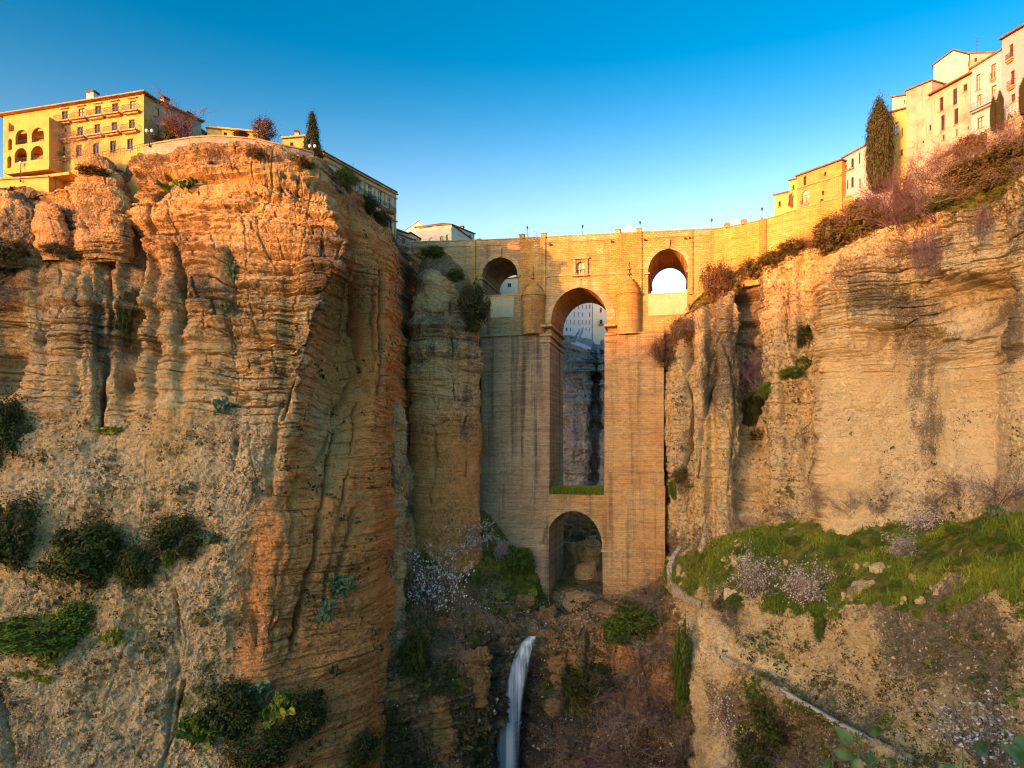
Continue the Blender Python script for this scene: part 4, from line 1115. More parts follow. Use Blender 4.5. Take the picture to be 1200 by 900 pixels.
# street lamps on the bridge
def lamp_post(name, loc, h, label, group, globes=1, head='lantern'):
    r = empty(name, loc, 0, label, 'lamp', group)
    q = MB(); q.lathe([(0.18, 0), (0.18, 0.3), (0.07, 0.4), (0.055, h * 0.8), (0.05, h)], 0, 0, 8)
    if globes > 1:
        for s in (-1, 1):
            q.tube([(0, 0, h * 0.86), (s * 0.3, 0, h * 0.92), (s * 0.48, 0, h)], [0.04, 0.04, 0.04], 6)
    q.build('lamp_post', M_IRON, r)
    for s in ((0,) if globes == 1 else (-1, 1)):
        x = s * 0.48
        g = MB()
        if head == 'lantern':
            g.lathe([(0.02, h), (0.14, h + 0.1), (0.24, h + 0.6), (0.28, h + 0.62), (0.12, h + 0.85), (0.02, h + 1.0)], x, 0, 6)
            g.build('lantern', M_IRON, r)
        else:
            g.lathe([(0.02, h), (0.22, h + 0.1), (0.33, h + 0.33), (0.22, h + 0.56), (0.02, h + 0.66)], x, 0, 10)
            g.build('lamp_globe', M_GLOBE, r, True)
    return r
for k, (u, vtop, lab) in enumerate(((616, 265, 'dark lamp post on the bridge above its left gated parapet, in the shade'), (681.5, 263.5, 'dark lamp post on the bridge above the tallest arch'),
                               (749.5, 259, 'dark lamp post on the bridge beside the right gated parapet'), (834.5, 256, 'dark lamp post where the bridge meets the right approach wall'))):
    a = ba(u); z = ztop(a) - 1.1
    zt_ = (HV - vtop) / F * (BD - a * _s + 2 * _c)
    lamp_post('street_lamp', to_bridge(a, 2.0, z), zt_ - z - 0.9, lab, 'lamp posts along the bridge parapet')

# ------------------------------------------------ right approach wall
aw = [(835, 268, 165.6), (852, 265.5, 163.6), (870, 262, 161.6), (893, 257, 158.8), (912, 252, 156.6), (930, 246, 154.4), (950, 240, 152.2), (970, 234.5, 150.4), (990, 230, 148.6), (1012, 226, 147)]
def strip_wall(name, pts, drop, thick, mat, label, cat='wall', coping=0.25, parent=None):
    """free-standing wall following plan points (u, v top, Y)"""
    P = [Vector(W(*p)) for p in pts]
    mbw, mbc = MB(), MB()
    n = []
    for k in range(len(P)):
        d = P[min(k + 1, len(P) - 1)] - P[max(k - 1, 0)]; d.z = 0; d.normalize()
        n.append(Vector((-d.y, d.x, 0)))
    for k in range(len(P) - 1):
        a, b = P[k], P[k + 1]
        na, nb = n[k], n[k + 1]
        for (mm, z_lo, z_hi, y0, y1) in ((mbw, -drop, -coping, 0, thick), (mbc, -coping, 0, -0.15, thick + 0.15)):
            vv = []
            for (q, nn) in ((a, na), (b, nb)):
                for y in (y0, y1):
                    for z in (z_lo, z_hi):
                        vv.append(q + nn * y + Vector((0, 0, z)))
            fs = [(0, 4, 5, 1), (2, 3, 7, 6), (1, 5, 7, 3), (0, 2, 6, 4)]
            if k == 0: fs.append((0, 1, 3, 2))
            if k == len(P) - 2: fs.append((4, 6, 7, 5))
            mm.add(vv, fs)
    o = mbw.build(name, mat, parent)
    if not parent: meta(o, label, cat)
    c = mbc.build('coping', M_TRIM, o)
    return o
M_WALL = mat_masonry('ochre wall masonry', (0.56, 0.28, 0.055), (0.28, 0.16, 0.06), (0.60, 0.37, 0.10), 0.7)
w = strip_wall('approach_wall', aw, 15, 1.2, M_WALL, 'long ochre stone wall carrying the road from the bridge to the houses')
# flat buttresses and the pair of posts with a railing
for (u, vt, Y) in ((893, 257, 158.8),):
    x, y, z = W(u, vt, Y)
    q = MB(); q.box(x - 0.6, x + 0.6, y - 0.9, y + 0.3, z - 12, z - 0.1); q.build('pilaster', M_WALL, w)
for (u, vt, Y) in ((852.5, 265.5, 163.6), (872, 261.7, 161.4)):
    x, y, z = W(u, vt, Y)
    q = MB(); q.box(x - 0.55, x + 0.55, y - 0.4, y + 0.9, z - 0.3, z + 0.9); q.build('wall_post', M_TRIM, w)
q = MB()
pA, pB = Vector(W(853.5, 264.8, 163.5)), Vector(W(871, 261.7, 161.5))
for k in range(12):
    t = k / 11; pp = pA.lerp(pB, t); hh = 0.9 + 0.7 * max(0, 1 - abs(t - 0.5) / 0.25)
    q.bar(pp, pp + Vector((0, 0, hh)), 0.04)
    if k: q.bar(lp, pp + Vector((0, 0, hh)), 0.05)
    lp = pp + Vector((0, 0, hh))
q.build('railing', M_WHITE_IRON, w)
lamp_post('street_lamp', W(893, 257, 160.5), 1.9, 'dark lamp post on the right approach wall before the yellow house', 'lamp posts along the bridge parapet')
# ------------------------------------------------ buildings
class Facade:
    """front plane from plan point A to B (photo column, distance); local x along it, y into the building"""
    def __init__(s, uA, YA, uB, YB):
        s.A = Vector(((uA - CU) / F * YA, YA)); B = Vector(((uB - CU) / F * YB, YB))
        d = B - s.A; s.L = d.length; s.d = d / s.L
        s.n = Vector((-s.d.y, s.d.x))
        s.rz = math.atan2(s.d.y, s.d.x)
    def px(s, u, v, y=0.0):
        k = (u - CU) / F
        ox, oy = s.A.x + s.n.x * y, s.A.y + s.n.y * y
        # (ox + d.x*t) = k*(oy + d.y*t)
        t = (k * oy - ox) / (s.d.x - k * s.d.y)
        Y = oy + s.d.y * t
        return t, (HV - v) / F * Y
M_TILE = mat_plain('clay roof tiles', (0.22, 0.10, 0.055), 0.9, 0.4, 2.5)
M_DARKWOOD = mat_plain('dark stained wood', (0.10, 0.045, 0.025), 0.6, 0.3)
M_CREAM = mat_plaster('cream painted plaster', (0.66, 0.54, 0.38), (0.55, 0.42, 0.26), 0.25)
M_YELLOW = mat_plaster('yellow painted plaster', (0.68, 0.46, 0.13), (0.55, 0.34, 0.10), 0.3)
M_HOTEL = mat_plaster('warm yellow plaster', (0.60, 0.345, 0.095), (0.40, 0.20, 0.06), 0.8)
M_OCHRE = mat_plaster('old ochre stone wall', (0.55, 0.30, 0.085), (0.30, 0.16, 0.06), 0.8, True)
M_WHITE = mat_plaster('whitewash', (0.56, 0.52, 0.50), (0.50, 0.48, 0.38), 0.3)
M_PINKW = mat_plaster('pale rose white plaster', (0.44, 0.37, 0.385), (0.40, 0.30, 0.27), 0.45)
M_OLDSTONE = mat_plaster('peeling sandy plaster', (0.48, 0.36, 0.27), (0.26, 0.16, 0.10), 0.95)
M_PARADOR = mat_plaster('buff stone facade', (0.56, 0.42, 0.22), (0.34, 0.24, 0.13), 0.4)
M_GREYW = mat_plaster('grey block stone', (0.42, 0.33, 0.24), (0.25, 0.18, 0.12), 0.7, True)  # grey brown block stone for the side wing, parapet and garden walls
M_FRAMEW = mat_plain('white painted wood', (0.72, 0.68, 0.60), 0.5, 0.1)
M_SHUT = mat_plain('red brown shutters', (0.16, 0.05, 0.03), 0.6, 0.3)

def add_window(parent, x0, x1, z0, z1, y=0.22, rise=0.0, pane=None, frame=None, sill=True, label=None, name='window'):
    pane = pane or M_GLASS; frame = frame or M_DARKWOOD
    q = MB()
    if rise > 0:
        n = 8
        pts = [(x0, z0), (x1, z0)] + [((x0 + x1) / 2 + (x1 - x0) / 2 * math.cos(math.pi * i / n), z1 + rise * math.sin(math.pi * i / n)) for i in range(n + 1)]
        q.add([(a, y + 0.06, b) for a, b in pts], [tuple(range(len(pts)))])
    else:
        q.box(x0, x1, y + 0.05, y + 0.12, z0, z1)
    w = q.build(name, pane, parent, label=label)
    t = min(0.10, (x1 - x0) * 0.12)
    q = MB()
    zt = z1 + rise * 0.2
    q.box(x0, x0 + t, y - 0.04, y + 0.045, z0, zt); q.box(x1 - t, x1, y - 0.04, y + 0.045, z0, zt)
    q.box(x0 + t, x1 - t, y - 0.04, y + 0.045, z0, z0 + t); q.box(x0 + t, x1 - t, y - 0.04, y + 0.045, z1 - t, z1)
    q.box((x0 + x1) / 2 - t * 0.5, (x0 + x1) / 2 + t * 0.5, y - 0.03, y + 0.04, z0 + t, z1 - t)
    if z1 - z0 > 1.5: q.box(x0 + t, (x0 + x1) / 2 - t * 0.5, y - 0.03, y + 0.04, z0 + (z1 - z0) * 0.66, z0 + (z1 - z0) * 0.66 + 0.08); q.box((x0 + x1) / 2 + t * 0.5, x1 - t, y - 0.03, y + 0.04, z0 + (z1 - z0) * 0.66, z0 + (z1 - z0) * 0.66 + 0.08)
    q.build('frame', frame, w)
    if sill:
        q = MB(); q.box(x0 - 0.12, x1 + 0.12, -0.16, y - 0.05, z0 - 0.14, z0 - 0.003); q.build('sill', M_TRIM, w)
    return w
def add_balcony(parent, x0, x1, z, depth=0.8, mat=None, rail=None, solid=False):
    q = MB(); q.box(x0, x1, -depth, -0.003, z - 0.26, z); q.box(x0 + 0.15, x1 - 0.15, -depth * 0.6, -0.003, z - 0.55, z - 0.262)
    s_ = q.build('balcony', mat or M_TRIM, parent)
    q = MB()
    if solid: q.box(x0, x1, -depth, -depth + 0.12, z + 0.002, z + 1.0)
    else:
        q.bar((x0 + .04, -depth + .05, z + 0.95), (x1 - .04, -depth + .05, z + 0.95), 0.035, n=4)
        q.bar((x0 + .04, -depth + .05, z + 0.95), (x0 + .04, 0, z + 0.95), 0.035, n=4); q.bar((x1 - .04, -depth + .05, z + 0.95), (x1 - .04, 0, z + 0.95), 0.035, n=4)
        n = max(3, int((x1 - x0) / 0.22))
        for k in range(n + 1):
            x = x0 + .04 + (x1 - x0 - .08) * k / n
            q.bar((x, -depth + .05, z), (x, -depth + .05, z + 0.95), 0.03, n=4)
    q.build('railing', rail or M_IRON, s_)
    return s_

def building(name, label, cat, fac, z0, z1, depth, wall, openings=(), roof='flat', roof_mat=None, eave=0.5, rise=2.0, thick=0.45, z1b=None, skirt=12.0, group=None):
    """openings: dicts k (kind), u=(u0,u1), v=(top,bottom) in photo pixels"""
    f = Facade(*fac)
    r = empty(name, (f.A.x, f.A.y, 0), f.rz, label, cat, group)
    L = f.L
    z1b = z1 if z1b is None else z1b
    zt = lambda x: z1 + (z1b - z1) * x / L
    ops, post = [], []
    for o in openings:
        um, vm = sum(o['u']) / 2, sum(o['v']) / 2
        x0 = f.px(o['u'][0], vm)[0]; x1 = f.px(o['u'][1], vm)[0]
        za = f.px(um, o['v'][1])[1]; zb_ = f.px(um, o['v'][0])[1]
        rs = (x1 - x0) / 2 * o.get('rise', 1.0) if o.get('arch') else 0.0
        x0 = max(x0, 0.12); x1 = min(x1, L - 0.12)
        if x1 - x0 < 0.2: continue
        ops.append((x0, x1, za, zb_ - rs, rs)); post.append((o, x0, x1, za, zb_ - rs, rs))
    q = MB()
    wall_open(q, 0, L, z0 - skirt, zt, ops, 0, thick, back=False, dx=4)
    # body behind the front wall
    b0 = thick + (0.0 if not ops else 0.004)
    zz = [zt(0), zt(L)]
    q.add([(0, b0, z0 - skirt), (L, b0, z0 - skirt), (L, depth, z0 - skirt), (0, depth, z0 - skirt), (0, b0, zz[0]), (L, b0, zz[1]), (L, depth, zz[1]), (0, depth, zz[0])],
          [(4, 5, 6, 7), (0, 1, 5, 4), (1, 2, 6, 5), (2, 3, 7, 6), (3, 0, 4, 7)])
    wall_o = q.build('wall', wall, r)
    for (o, x0, x1, za, zb_, rs) in post:
        k = o.get('k', 'w')
        if k == 'w':
            add_window(r, x0 + 0.003, x1 - 0.003, za + 0.003, zb_ - (0 if rs else 0.003), rise=rs * 0.98, pane=o.get('pane'), frame=o.get('frame'), sill=o.get('sill', True), label=o.get('label'))
        if o.get('bal'):
            e = o.get('bw', 0.45)
            add_balcony(r, x0 - e, x1 + e, za - 0.02, o.get('bd', 1.0), solid=o.get('solid', False), rail=o.get('rail'))
        if o.get('hood'):
            h = MB(); h.box(x0 - 0.3, x1 + 0.3, -0.35, -0.003, zb_ + 0.35, zb_ + 0.55); h.build('window_hood', M_TRIM, r)
    rm = roof_mat or M_TILE
    q = MB(); e = eave
    if roof == 'flat':
        q.add([(-e * .6, -e, zz[0]), (L + e * .6, -e, zz[1]), (L + e * .6, depth + e, zz[1]), (-e * .6, depth + e, zz[0]), (-e * .6, -e, zz[0] + .28), (L + e * .6, -e, zz[1] + .28), (L + e * .6, depth + e, zz[1] + .28), (-e * .6, depth + e, zz[0] + .28)],
              [(0, 3, 2, 1), (4, 5, 6, 7), (0, 1, 5, 4), (1, 2, 6, 5), (2, 3, 7, 6), (3, 0, 4, 7)])
    else:
        za, zb2 = zz
        fr = [(-e, -e, za), (L + e, -e, zb2), (L + e, depth + e, zb2), (-e, depth + e, za)]
        up = [(x, y, z + 0.2) for x, y, z in fr]
        if roof == 'hip':
            i = min(depth, L) / 2
            if L >= depth: rd = [(i, depth / 2, za + rise), (L - i, depth / 2, zb2 + rise)]; fs = [(4, 5, 9, 8), (5, 6, 9), (6, 7, 8, 9), (7, 4, 8)]
            else: rd = [(L / 2, i, za + rise), (L / 2, depth - i, zb2 + rise)]; fs = [(4, 5, 8), (5, 6, 9, 8), (6, 7, 9), (7, 4, 8, 9)]
        elif roof == 'gable':      # ridge runs into the building: gable faces the front
            rd = [(L / 2, -e, (za + zb2) / 2 + rise), (L / 2, depth + e, (za + zb2) / 2 + rise)]; fs = [(5, 6, 9, 8), (7, 4, 8, 9)]
            q.add([(0, 0, za), (L, 0, zb2), (L / 2, 0, (za + zb2) / 2 + rise - 0.15), (0, depth, za), (L, depth, zb2), (L / 2, depth, (za + zb2) / 2 + rise - 0.15)], [(0, 1, 2), (4, 3, 5)])
        else:                       # shed: front eave low, rising backwards
            rd = [(-e, depth + e, za + rise), (L + e, depth + e, zb2 + rise)]; fs = [(4, 5, 9, 8), (5, 6, 9), (7, 4, 8), (6, 7, 8, 9)]
        if roof == 'gable':
            g = MB(); g.add([q.v[0], q.v[1], q.v[2]], [(0, 1, 2)]); 
            g.build('gable_wall', wall, r)
            q.v = []; q.f = []
            # two thick slopes
            for sx in (0, 1):
                a = fr[0] if sx == 0 else fr[1]; d_ = fr[3] if sx == 0 else fr[2]
                q.add([a, rd[0], rd[1], d_, (a[0], a[1], a[2] + .2), (rd[0][0], rd[0][1], rd[0][2] + .2), (rd[1][0], rd[1][1], rd[1][2] + .2), (d_[0], d_[1], d_[2] + .2)],
                      [(0, 1, 2, 3), (4, 7, 6, 5), (0, 4, 5, 1), (3, 2, 6, 7), (0, 3, 7, 4)])
        else:
            q.add(fr + up + rd, [(3, 2, 1, 0), (0, 1, 5, 4), (1, 2, 6, 5), (2, 3, 7, 6), (3, 0, 4, 7)] + fs)
    if roof != 'none': q.build('roof', rm, r)
    return r, f
def O(u0, u1, vt, vb, **k):
    d = dict(u=(u0, u1), v=(vt, vb)); d.update(k); return d
def zat(v, Y): return (HV - v) / F * Y
def chimney(r, x, y, z, h, w=0.9, d=0.9, mat=None):
    q = MB(); q.box(x - w / 2, x + w / 2, y - d / 2, y + d / 2, z - 0.5, z + h)
    c = q.build('chimney', mat or M_WHITE, r)
    q = MB(); q.box(x - w / 2 - .12, x + w / 2 + .12, y - d / 2 - .12, y + d / 2 + .12, z + h + 0.002, z + h + 0.45); q.build('chimney_cap', M_DARKWOOD, c)

# ---- yellow hotel on the left cliff
HY0, HY1 = 134.5, 126.5
ops = []
# rows of balcony windows on the main facade (photo columns at each storey)
for (u, vt, vb) in ((76, 130, 143), (95.5, 127, 140), (115, 124, 137), (135, 121, 134), (156, 118, 131)):
    ops.append(O(u - 3.6, u + 3.6, vt, vb, bal=True, bw=1.0, hood=True, frame=M_SHUT, pane=M_PALEPANE if u in (95.5, 156) else None))
for (u, vt, vb) in ((74.5, 151, 165), (94, 148.5, 162), (114, 145.5, 159), (134, 143, 156), (154.5, 140, 153.5)):
    ops.append(O(u - 3.4, u + 3.4, vt, vb, bal=True, bw=1.0, hood=False, frame=M_SHUT))
for (u, vt, vb) in ((73, 172.5, 186), (92.5, 170, 184), (112.5, 167.5, 181), (132.5, 165, 178.5), (152.5, 162.5, 175)):
    ops.append(O(u - 3.4, u + 3.4, vt, vb, bal=(u < 80), bw=1.0, frame=M_SHUT))
hotel, hf = building('hotel', 'yellow four storey hotel with balconies on the top of the left cliff', 'hotel', (4, HY0, 168.5, HY1), 46, zat(136, HY0), 17, M_HOTEL, ops, z1b=zat(110, HY1), eave=0.9, skirt=0.5, roof='hip', rise=1.2, roof_mat=mat_plain('pale roof edge tiles', (0.42, 0.26, 0.11), 0.9, 0.3, 2.0))
# projecting loggia wing at its left end
wing_w = hf.px(57.5, 170, -3.0)[0]
q = MB()
wo = []
for (u0, u1, vt, vb, ar) in ((10, 16.5, 140, 154, 1), (18, 32, 152, 169, 1), (37, 51.5, 149.5, 166, 1), (17, 31.5, 173.5, 190, 1), (36, 50.5, 171, 187, 1), (9.5, 14, 162.5, 176, 1), (8.5, 13.5, 183, 197, 1)):
    um, vm = (u0 + u1) / 2, (vt + vb) / 2
    x0, x1 = hf.px(u0, vm, -3)[0], hf.px(u1, vm, -3)[0]
    za, zb_ = hf.px(um, vb, -3)[1], hf.px(um, vt, -3)[1]
    rs = (x1 - x0) / 2
    wo.append((x0, x1, za, max(zb_ - rs, za + 0.05), rs))
xl = hf.px(5, 170, -3)[0]
zT = lambda x: float(np.interp(x, [xl, hf.px(33, 145, -3)[0], hf.px(33.5, 145, -3)[0], wing_w], [hf.px(5, 139.5, -3)[1] - .6, hf.px(33, 143, -3)[1] - .3, hf.px(34, 141, -3)[1], hf.px(57, 137, -3)[1]]))
zB = hf.px(30, 200, -3)[1]
wall_open(q, xl, wing_w, zB, zT, wo, -3.0, -2.5, dx=2)
q.box(wing_w - 0.4, wing_w, -2.498, -0.004, zB, zT(wing_w)); q.box(xl, xl + 0.4, -2.498, -0.004, zB, zT(xl))
for vlev in (170.5, 191, 152):
    zz = hf.px(32, vlev, -3)[1]; q.box(xl + 0.402, wing_w - 0.402, -2.497, -0.006, zz - 0.3, zz)
lw = q.build('loggia_wing', M_HOTEL, hotel)
q = MB()
for (x0, x1, za, zp, rs) in wo[1:5]:
    q.bar((x0, -2.75, za + 0.9), (x1, -2.75, za + 0.9), 0.05); 
    for k in range(9): q.bar((x0 + (x1 - x0) * k / 8, -2.75, za), (x0 + (x1 - x0) * k / 8, -2.75, za + 0.9), 0.03, n=4)
q.build('loggia_railing', M_IRON, lw)
q = MB()
x = hf.px(57, 205, -3.5)[0]
q.box(hf.px(8, 200, -3.4)[0], x, -3.5, -0.02, zB - 0.5, zB - 0.003); q.box(hf.px(20, 205, -3.4)[0], hf.px(84, 200, -2)[0], -2.6, -0.02, zB - 1.5, zB - 1.0)
q.box(0, x - .2, -1.6, -0.02, 40, zB - 1.55)
q.build('terrace_base', M_HOTEL, hotel)
for (u0, u1, vt, vb) in ((17, 24, 205, 209), (34, 47, 202, 206), (50, 57, 201, 205)):
    a = hf.px(u0, vt, -1.6); b = hf.px(u1, vb, -1.6)
    w = MB(); w.box(a[0], b[0], -1.68, -1.605, b[1], a[1]); w.build('window', M_GLASS, hotel)
# side gable in shade
f2 = Facade(168.5, HY1, 236, 139)

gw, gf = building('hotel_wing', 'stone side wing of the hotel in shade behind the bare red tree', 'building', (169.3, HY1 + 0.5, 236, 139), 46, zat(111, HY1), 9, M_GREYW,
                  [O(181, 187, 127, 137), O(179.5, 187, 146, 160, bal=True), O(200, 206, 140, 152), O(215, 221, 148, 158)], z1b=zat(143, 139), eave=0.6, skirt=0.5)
x, y = hf.px(108.5, 112, 5)[0], 5
chimney(hotel, hf.px(108.5, 112, 5)[0], 5.0, 66.0, 5.0, 1.7, 1.3)
q = MB(); xx = gf.px(193, 118, 2)[0]; 
chimney(gw, gf.px(193, 120, 2.0)[0], 2.0, zat(121, 131), 1.8, 1.2, 1.0, M_GREYW); chimney(gw, gf.px(220, 140, 2.0)[0], 2.0, zat(140, 136), 2.0, 1.4, 1.2, M_GREYW)

# ---- terrace wall below the hotel (yellow) and its long stone parapet
tw, tf = building('terrace_house', 'low yellow terrace building with one dark window under the hotel', 'building', (-30, 132, 57, 128), 38, zat(213, 132), 6, M_HOTEL, [O(22.5, 31, 218, 226, sill=False)], z1b=zat(208, 128), eave=0.4, skirt=4, roof_mat=M_TRIM)
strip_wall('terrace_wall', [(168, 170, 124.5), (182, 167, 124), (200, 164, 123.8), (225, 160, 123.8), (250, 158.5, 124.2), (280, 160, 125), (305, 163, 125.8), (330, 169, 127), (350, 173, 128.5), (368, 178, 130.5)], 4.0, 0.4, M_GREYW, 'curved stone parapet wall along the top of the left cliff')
q = MB()
pts = [W(172, 166, 124.4), W(200, 159.5, 123.9), W(225, 156, 123.9), W(250, 154.5, 124.3)]
fr = empty('terrace_railing', (0, 0, 0), 0, 'thin iron railing along the terrace in front of the hotel side', 'railing')
rp = [Vector(W(60, 188, 126.5)), Vector(W(90, 182, 125.5)), Vector(W(120, 178, 125)), Vector(W(150, 173, 124.4)), Vector(W(169, 168, 124.2))]
for a, b in zip(rp[:-1], rp[1:]):
    q.bar(a, b, 0.05, n=4); q.bar(a - Vector((0, 0, .5)), b - Vector((0, 0, .5)), 0.03, n=4)
    n = 7
    for k in range(n):
        p_ = a.lerp(b, k / n); q.bar(p_ - Vector((0, 0, 1.2)), p_, 0.035, n=4)
q.build('railing', M_IRON, fr)
building('pavilion', 'low long yellow building behind the terrace wall', 'building', (243, 136, 302, 138), 50, zat(153, 137), 6, M_YELLOW, [O(262, 266, 155, 159), O(280, 284, 155, 159)], eave=0.5, skirt=2, roof_mat=M_YELLOW)
yh, yf_ = building('house', 'small bright yellow house with a chimney beside the pointed conifer', 'house', (331, 138, 356, 139), 50, zat(163, 138), 6, M_YELLOW, [O(340, 344, 167, 171)], z1b=zat(160, 139), eave=0.4, skirt=2, roof_mat=M_YELLOW)
chimney(yh, yf_.px(348, 160, 2)[0], 2.0, zat(160, 140), 0.9, 0.9, 0.9)

# ---- long stone hall (arcaded) above the shaded cleft
ops = []
for (u, vt, vb) in ((421.5, 210, 227), (433.5, 217, 234), (445.5, 223.5, 241), (456.5, 231, 247)):
    ops.append(O(u - 2.3, u + 2.3, vt, vb, bal=True, bw=0.7, pane=None, frame=M_FRAMEW))
ops.append(O(403, 407.5, 199, 215, frame=M_FRAMEW))
for (u, vt, vb, w) in ((456, 255, 270, 3.6), (444, 250, 266, 3.6), (431, 245, 262, 3.6)):
    ops.append(O(u - w, u + w, vt, vb, arch=True, sill=False))
par, pf = building('stone_hall', 'long buff stone hall with tall balcony windows and arches above the dark cleft', 'building', (378, 141, 464.5, 167), 48, zat(178, 141), 58, M_PARADOR, ops, z1b=zat(225.5, 167), eave=0.3, skirt=3, roof='hip', rise=5.5, roof_mat=M_TILE)  # unseen depth and hip roof stretched back to shade the buildings behind
# level roof: the eave drops only in the picture
q = MB()
za, zb_ = zat(178, 141), zat(225.5, 167)
for (dz, pr) in ((-0.35, 0.5), (-1.4, 0.25), (-7.0, 0.3)):
    q.add([(-.1, -pr, za + dz - .3), (pf.L + .2, -pr, zb_ + dz - .3), (pf.L + .2, -0.003, zb_ + dz - .3), (-.1, -0.003, za + dz - .3), (-.1, -pr, za + dz), (pf.L + .2, -pr, zb_ + dz), (pf.L + .2, -0.003, zb_ + dz), (-.1, -0.003, za + dz)],
          [(0, 3, 2, 1), (4, 5, 6, 7), (0, 1, 5, 4), (1, 2, 6, 5), (3, 0, 4, 7)])
q.build('cornice', M_TRIM, par)
for u in (416, 427.5, 439.5, 451, 462.5):
    x = pf.px(u, 230)[0]; q = MB(); q.box(x - 0.25, x + 0.25, -0.16, -0.003, 50, zb_ - 1.8); q.build('pilaster', M_TRIM, par)

# ---- small buildings between hall and bridge
building('house', 'low house with dark roof and two small square windows under the stone hall', 'house', (455, 170, 482, 176), 50, zat(270, 170), 7, M_OLDSTONE, [O(462, 466, 274, 280, sill=False), O(471, 475, 279, 285, sill=False)], z1b=zat(281, 176), eave=0.4, skirt=6, roof='shed', rise=1.2)
building('house', 'dark slate roofed house peeping over the low house by the hall', 'house', (462, 184, 478, 187), 50, zat(270, 184), 7, M_OLDSTONE, [O(466, 469, 273, 277)], eave=0.4, skirt=2, roof='hip', rise=1.6, roof_mat=mat_plain('slate', (0.05, 0.055, 0.07), 0.6, 0.3))
building('house', 'red roofed house behind the low house by the hall', 'house', (470, 190, 492, 192), 50, zat(278, 190), 8, M_OLDSTONE, [O(478, 481, 279, 283), O(485, 488, 280, 284)], eave=0.4, skirt=2, roof='gable', rise=1.6)
building('house', 'bright sunlit white gabled house behind the cream villa', 'house', (475, 235, 505, 236), 50, zat(270, 235), 10, M_WHITE, [O(481, 484, 273, 277), O(495, 498, 273, 277)], eave=0.2, skirt=2, roof='gable', rise=3.4, roof_mat=M_WHITE)
vil, vf = building('villa', 'cream villa with brown hipped roof at the left end of the bridge', 'house', (487.5, 200, 529, 196), 50, zat(267, 200), 14, M_CREAM,
         [O(503, 508, 278, 286, arch=True, frame=M_FRAMEW), O(515.5, 519.5, 277, 286, frame=M_DARKWOOD), O(522.5, 525, 275, 284, sill=False)], z1b=zat(263.5, 196), eave=0.4, skirt=3, roof='hip', rise=2.6)
vs2, vf2 = building('villa_wing', 'white side wing of the cream villa facing the bridge', 'house', (529.3, 196.3, 556, 212), 50, zat(263.5, 196), 10, M_WHITE,
         [O(536, 540, 270, 276), O(549.5, 552, 275.5, 281)], z1b=zat(274.5, 212), eave=0.4, skirt=3, roof='flat')
chimney(vs2, vf2.px(541.5, 264, 2)[0], 2.0, zat(267, 204), 1.4, 0.9, 0.9, M_GREYW)
building('house', 'tiny white house with flat gable just right of the villa wing', 'house', (556, 214, 568, 216), 50, zat(282.5, 214), 8, M_WHITE, [O(559, 561, 283.5, 285)], eave=0.3, skirt=2, roof='gable', rise=0.9)

# ---- houses behind, seen through the arches
ops = [O(586, 588.2, 315.5, 322, sill=False), O(594, 597, 313, 322, sill=False), O(580.5, 583.5, 329, 332), O(594.5, 598, 332, 336)]
building('house', 'pale house seen through the left arch of the bridge', 'house', (574, 240, 612, 236), 44, zat(309, 238), 6, M_WHITE, ops, eave=0.3, skirt=6)
building('house', 'low white terrace house at the bottom of the left arch opening', 'house', (570, 232, 609, 229), 42, zat(327, 230.5), 3, M_CREAM, [O(581, 585, 330, 334), O(595, 599, 332, 336)], eave=0.5, skirt=8, roof='shed', rise=0.8)
ops = []
for u in (664, 668.5, 673, 678, 682.5, 687, 691):
    for (vt, vb) in ((349, 353.5), (357, 362.5), (366, 371.5), (375, 380.5), (384, 388)):
        if (u * 7 + vt) % 5 > 0.9: ops.append(O(u - 0.85, u + 0.85, vt, vb, sill=False))
building('house', 'tall white house with columns of dark windows seen through the tall arch', 'house', (650, 262, 694, 258), 45, zat(345.5, 260), 10, M_WHITE, ops, eave=0.3, skirt=3)
ops = [O(702.8, 705.2, 352, 356), O(702.8, 705.2, 361, 366), O(702.6, 706, 374.5, 380, bal=True), O(710, 712, 352, 356), O(710, 712, 361, 366)]
building('house', 'cream house with a balcony at the right side of the tall arch opening', 'house', (694.6, 256, 722, 252), 42, zat(346.5, 256), 10, M_CREAM, ops, eave=0.3, skirt=10)
for (u, lab) in ((678, 'white downpipe'), ):
    pass
# whitewashed stepped ramp below the houses
q = MB()
pts = [W(681, 385, 249), W(676, 394, 246.5), W(671.5, 403, 244.5), W(679, 405, 244), W(690, 410, 243.5)]
for a, b in zip(pts[:-1], pts[1:]):
    a, b = Vector(a), Vector(b)
    d = (b - a); nrm = Vector((0, -1.0, 0))
    for off, hh in ((Vector((0.7, -.2, 0)), 0.9), (Vector((-0.7, -.6, 0)), 0.5)):
        q.add([a + off, b + off, b + off + Vector((0.25, 0.3, hh)), a + off + Vector((0.25, .3, hh)), a + off + Vector((0, 1.5, -1.5)), b + off + Vector((0, 1.5, -1.5)), b + off + Vector((.25, 1.8, -0.5)), a + off + Vector((.25, 1.8, -0.5))],
              [(0, 1, 2, 3), (4, 7, 6, 5), (0, 4, 5, 1), (3, 2, 6, 7), (1, 5, 6, 2), (0, 3, 7, 4)])
meta(q.build('ramp', M_WHITE), 'whitewashed zigzag ramp on the rock seen through the tall arch', 'ramp')

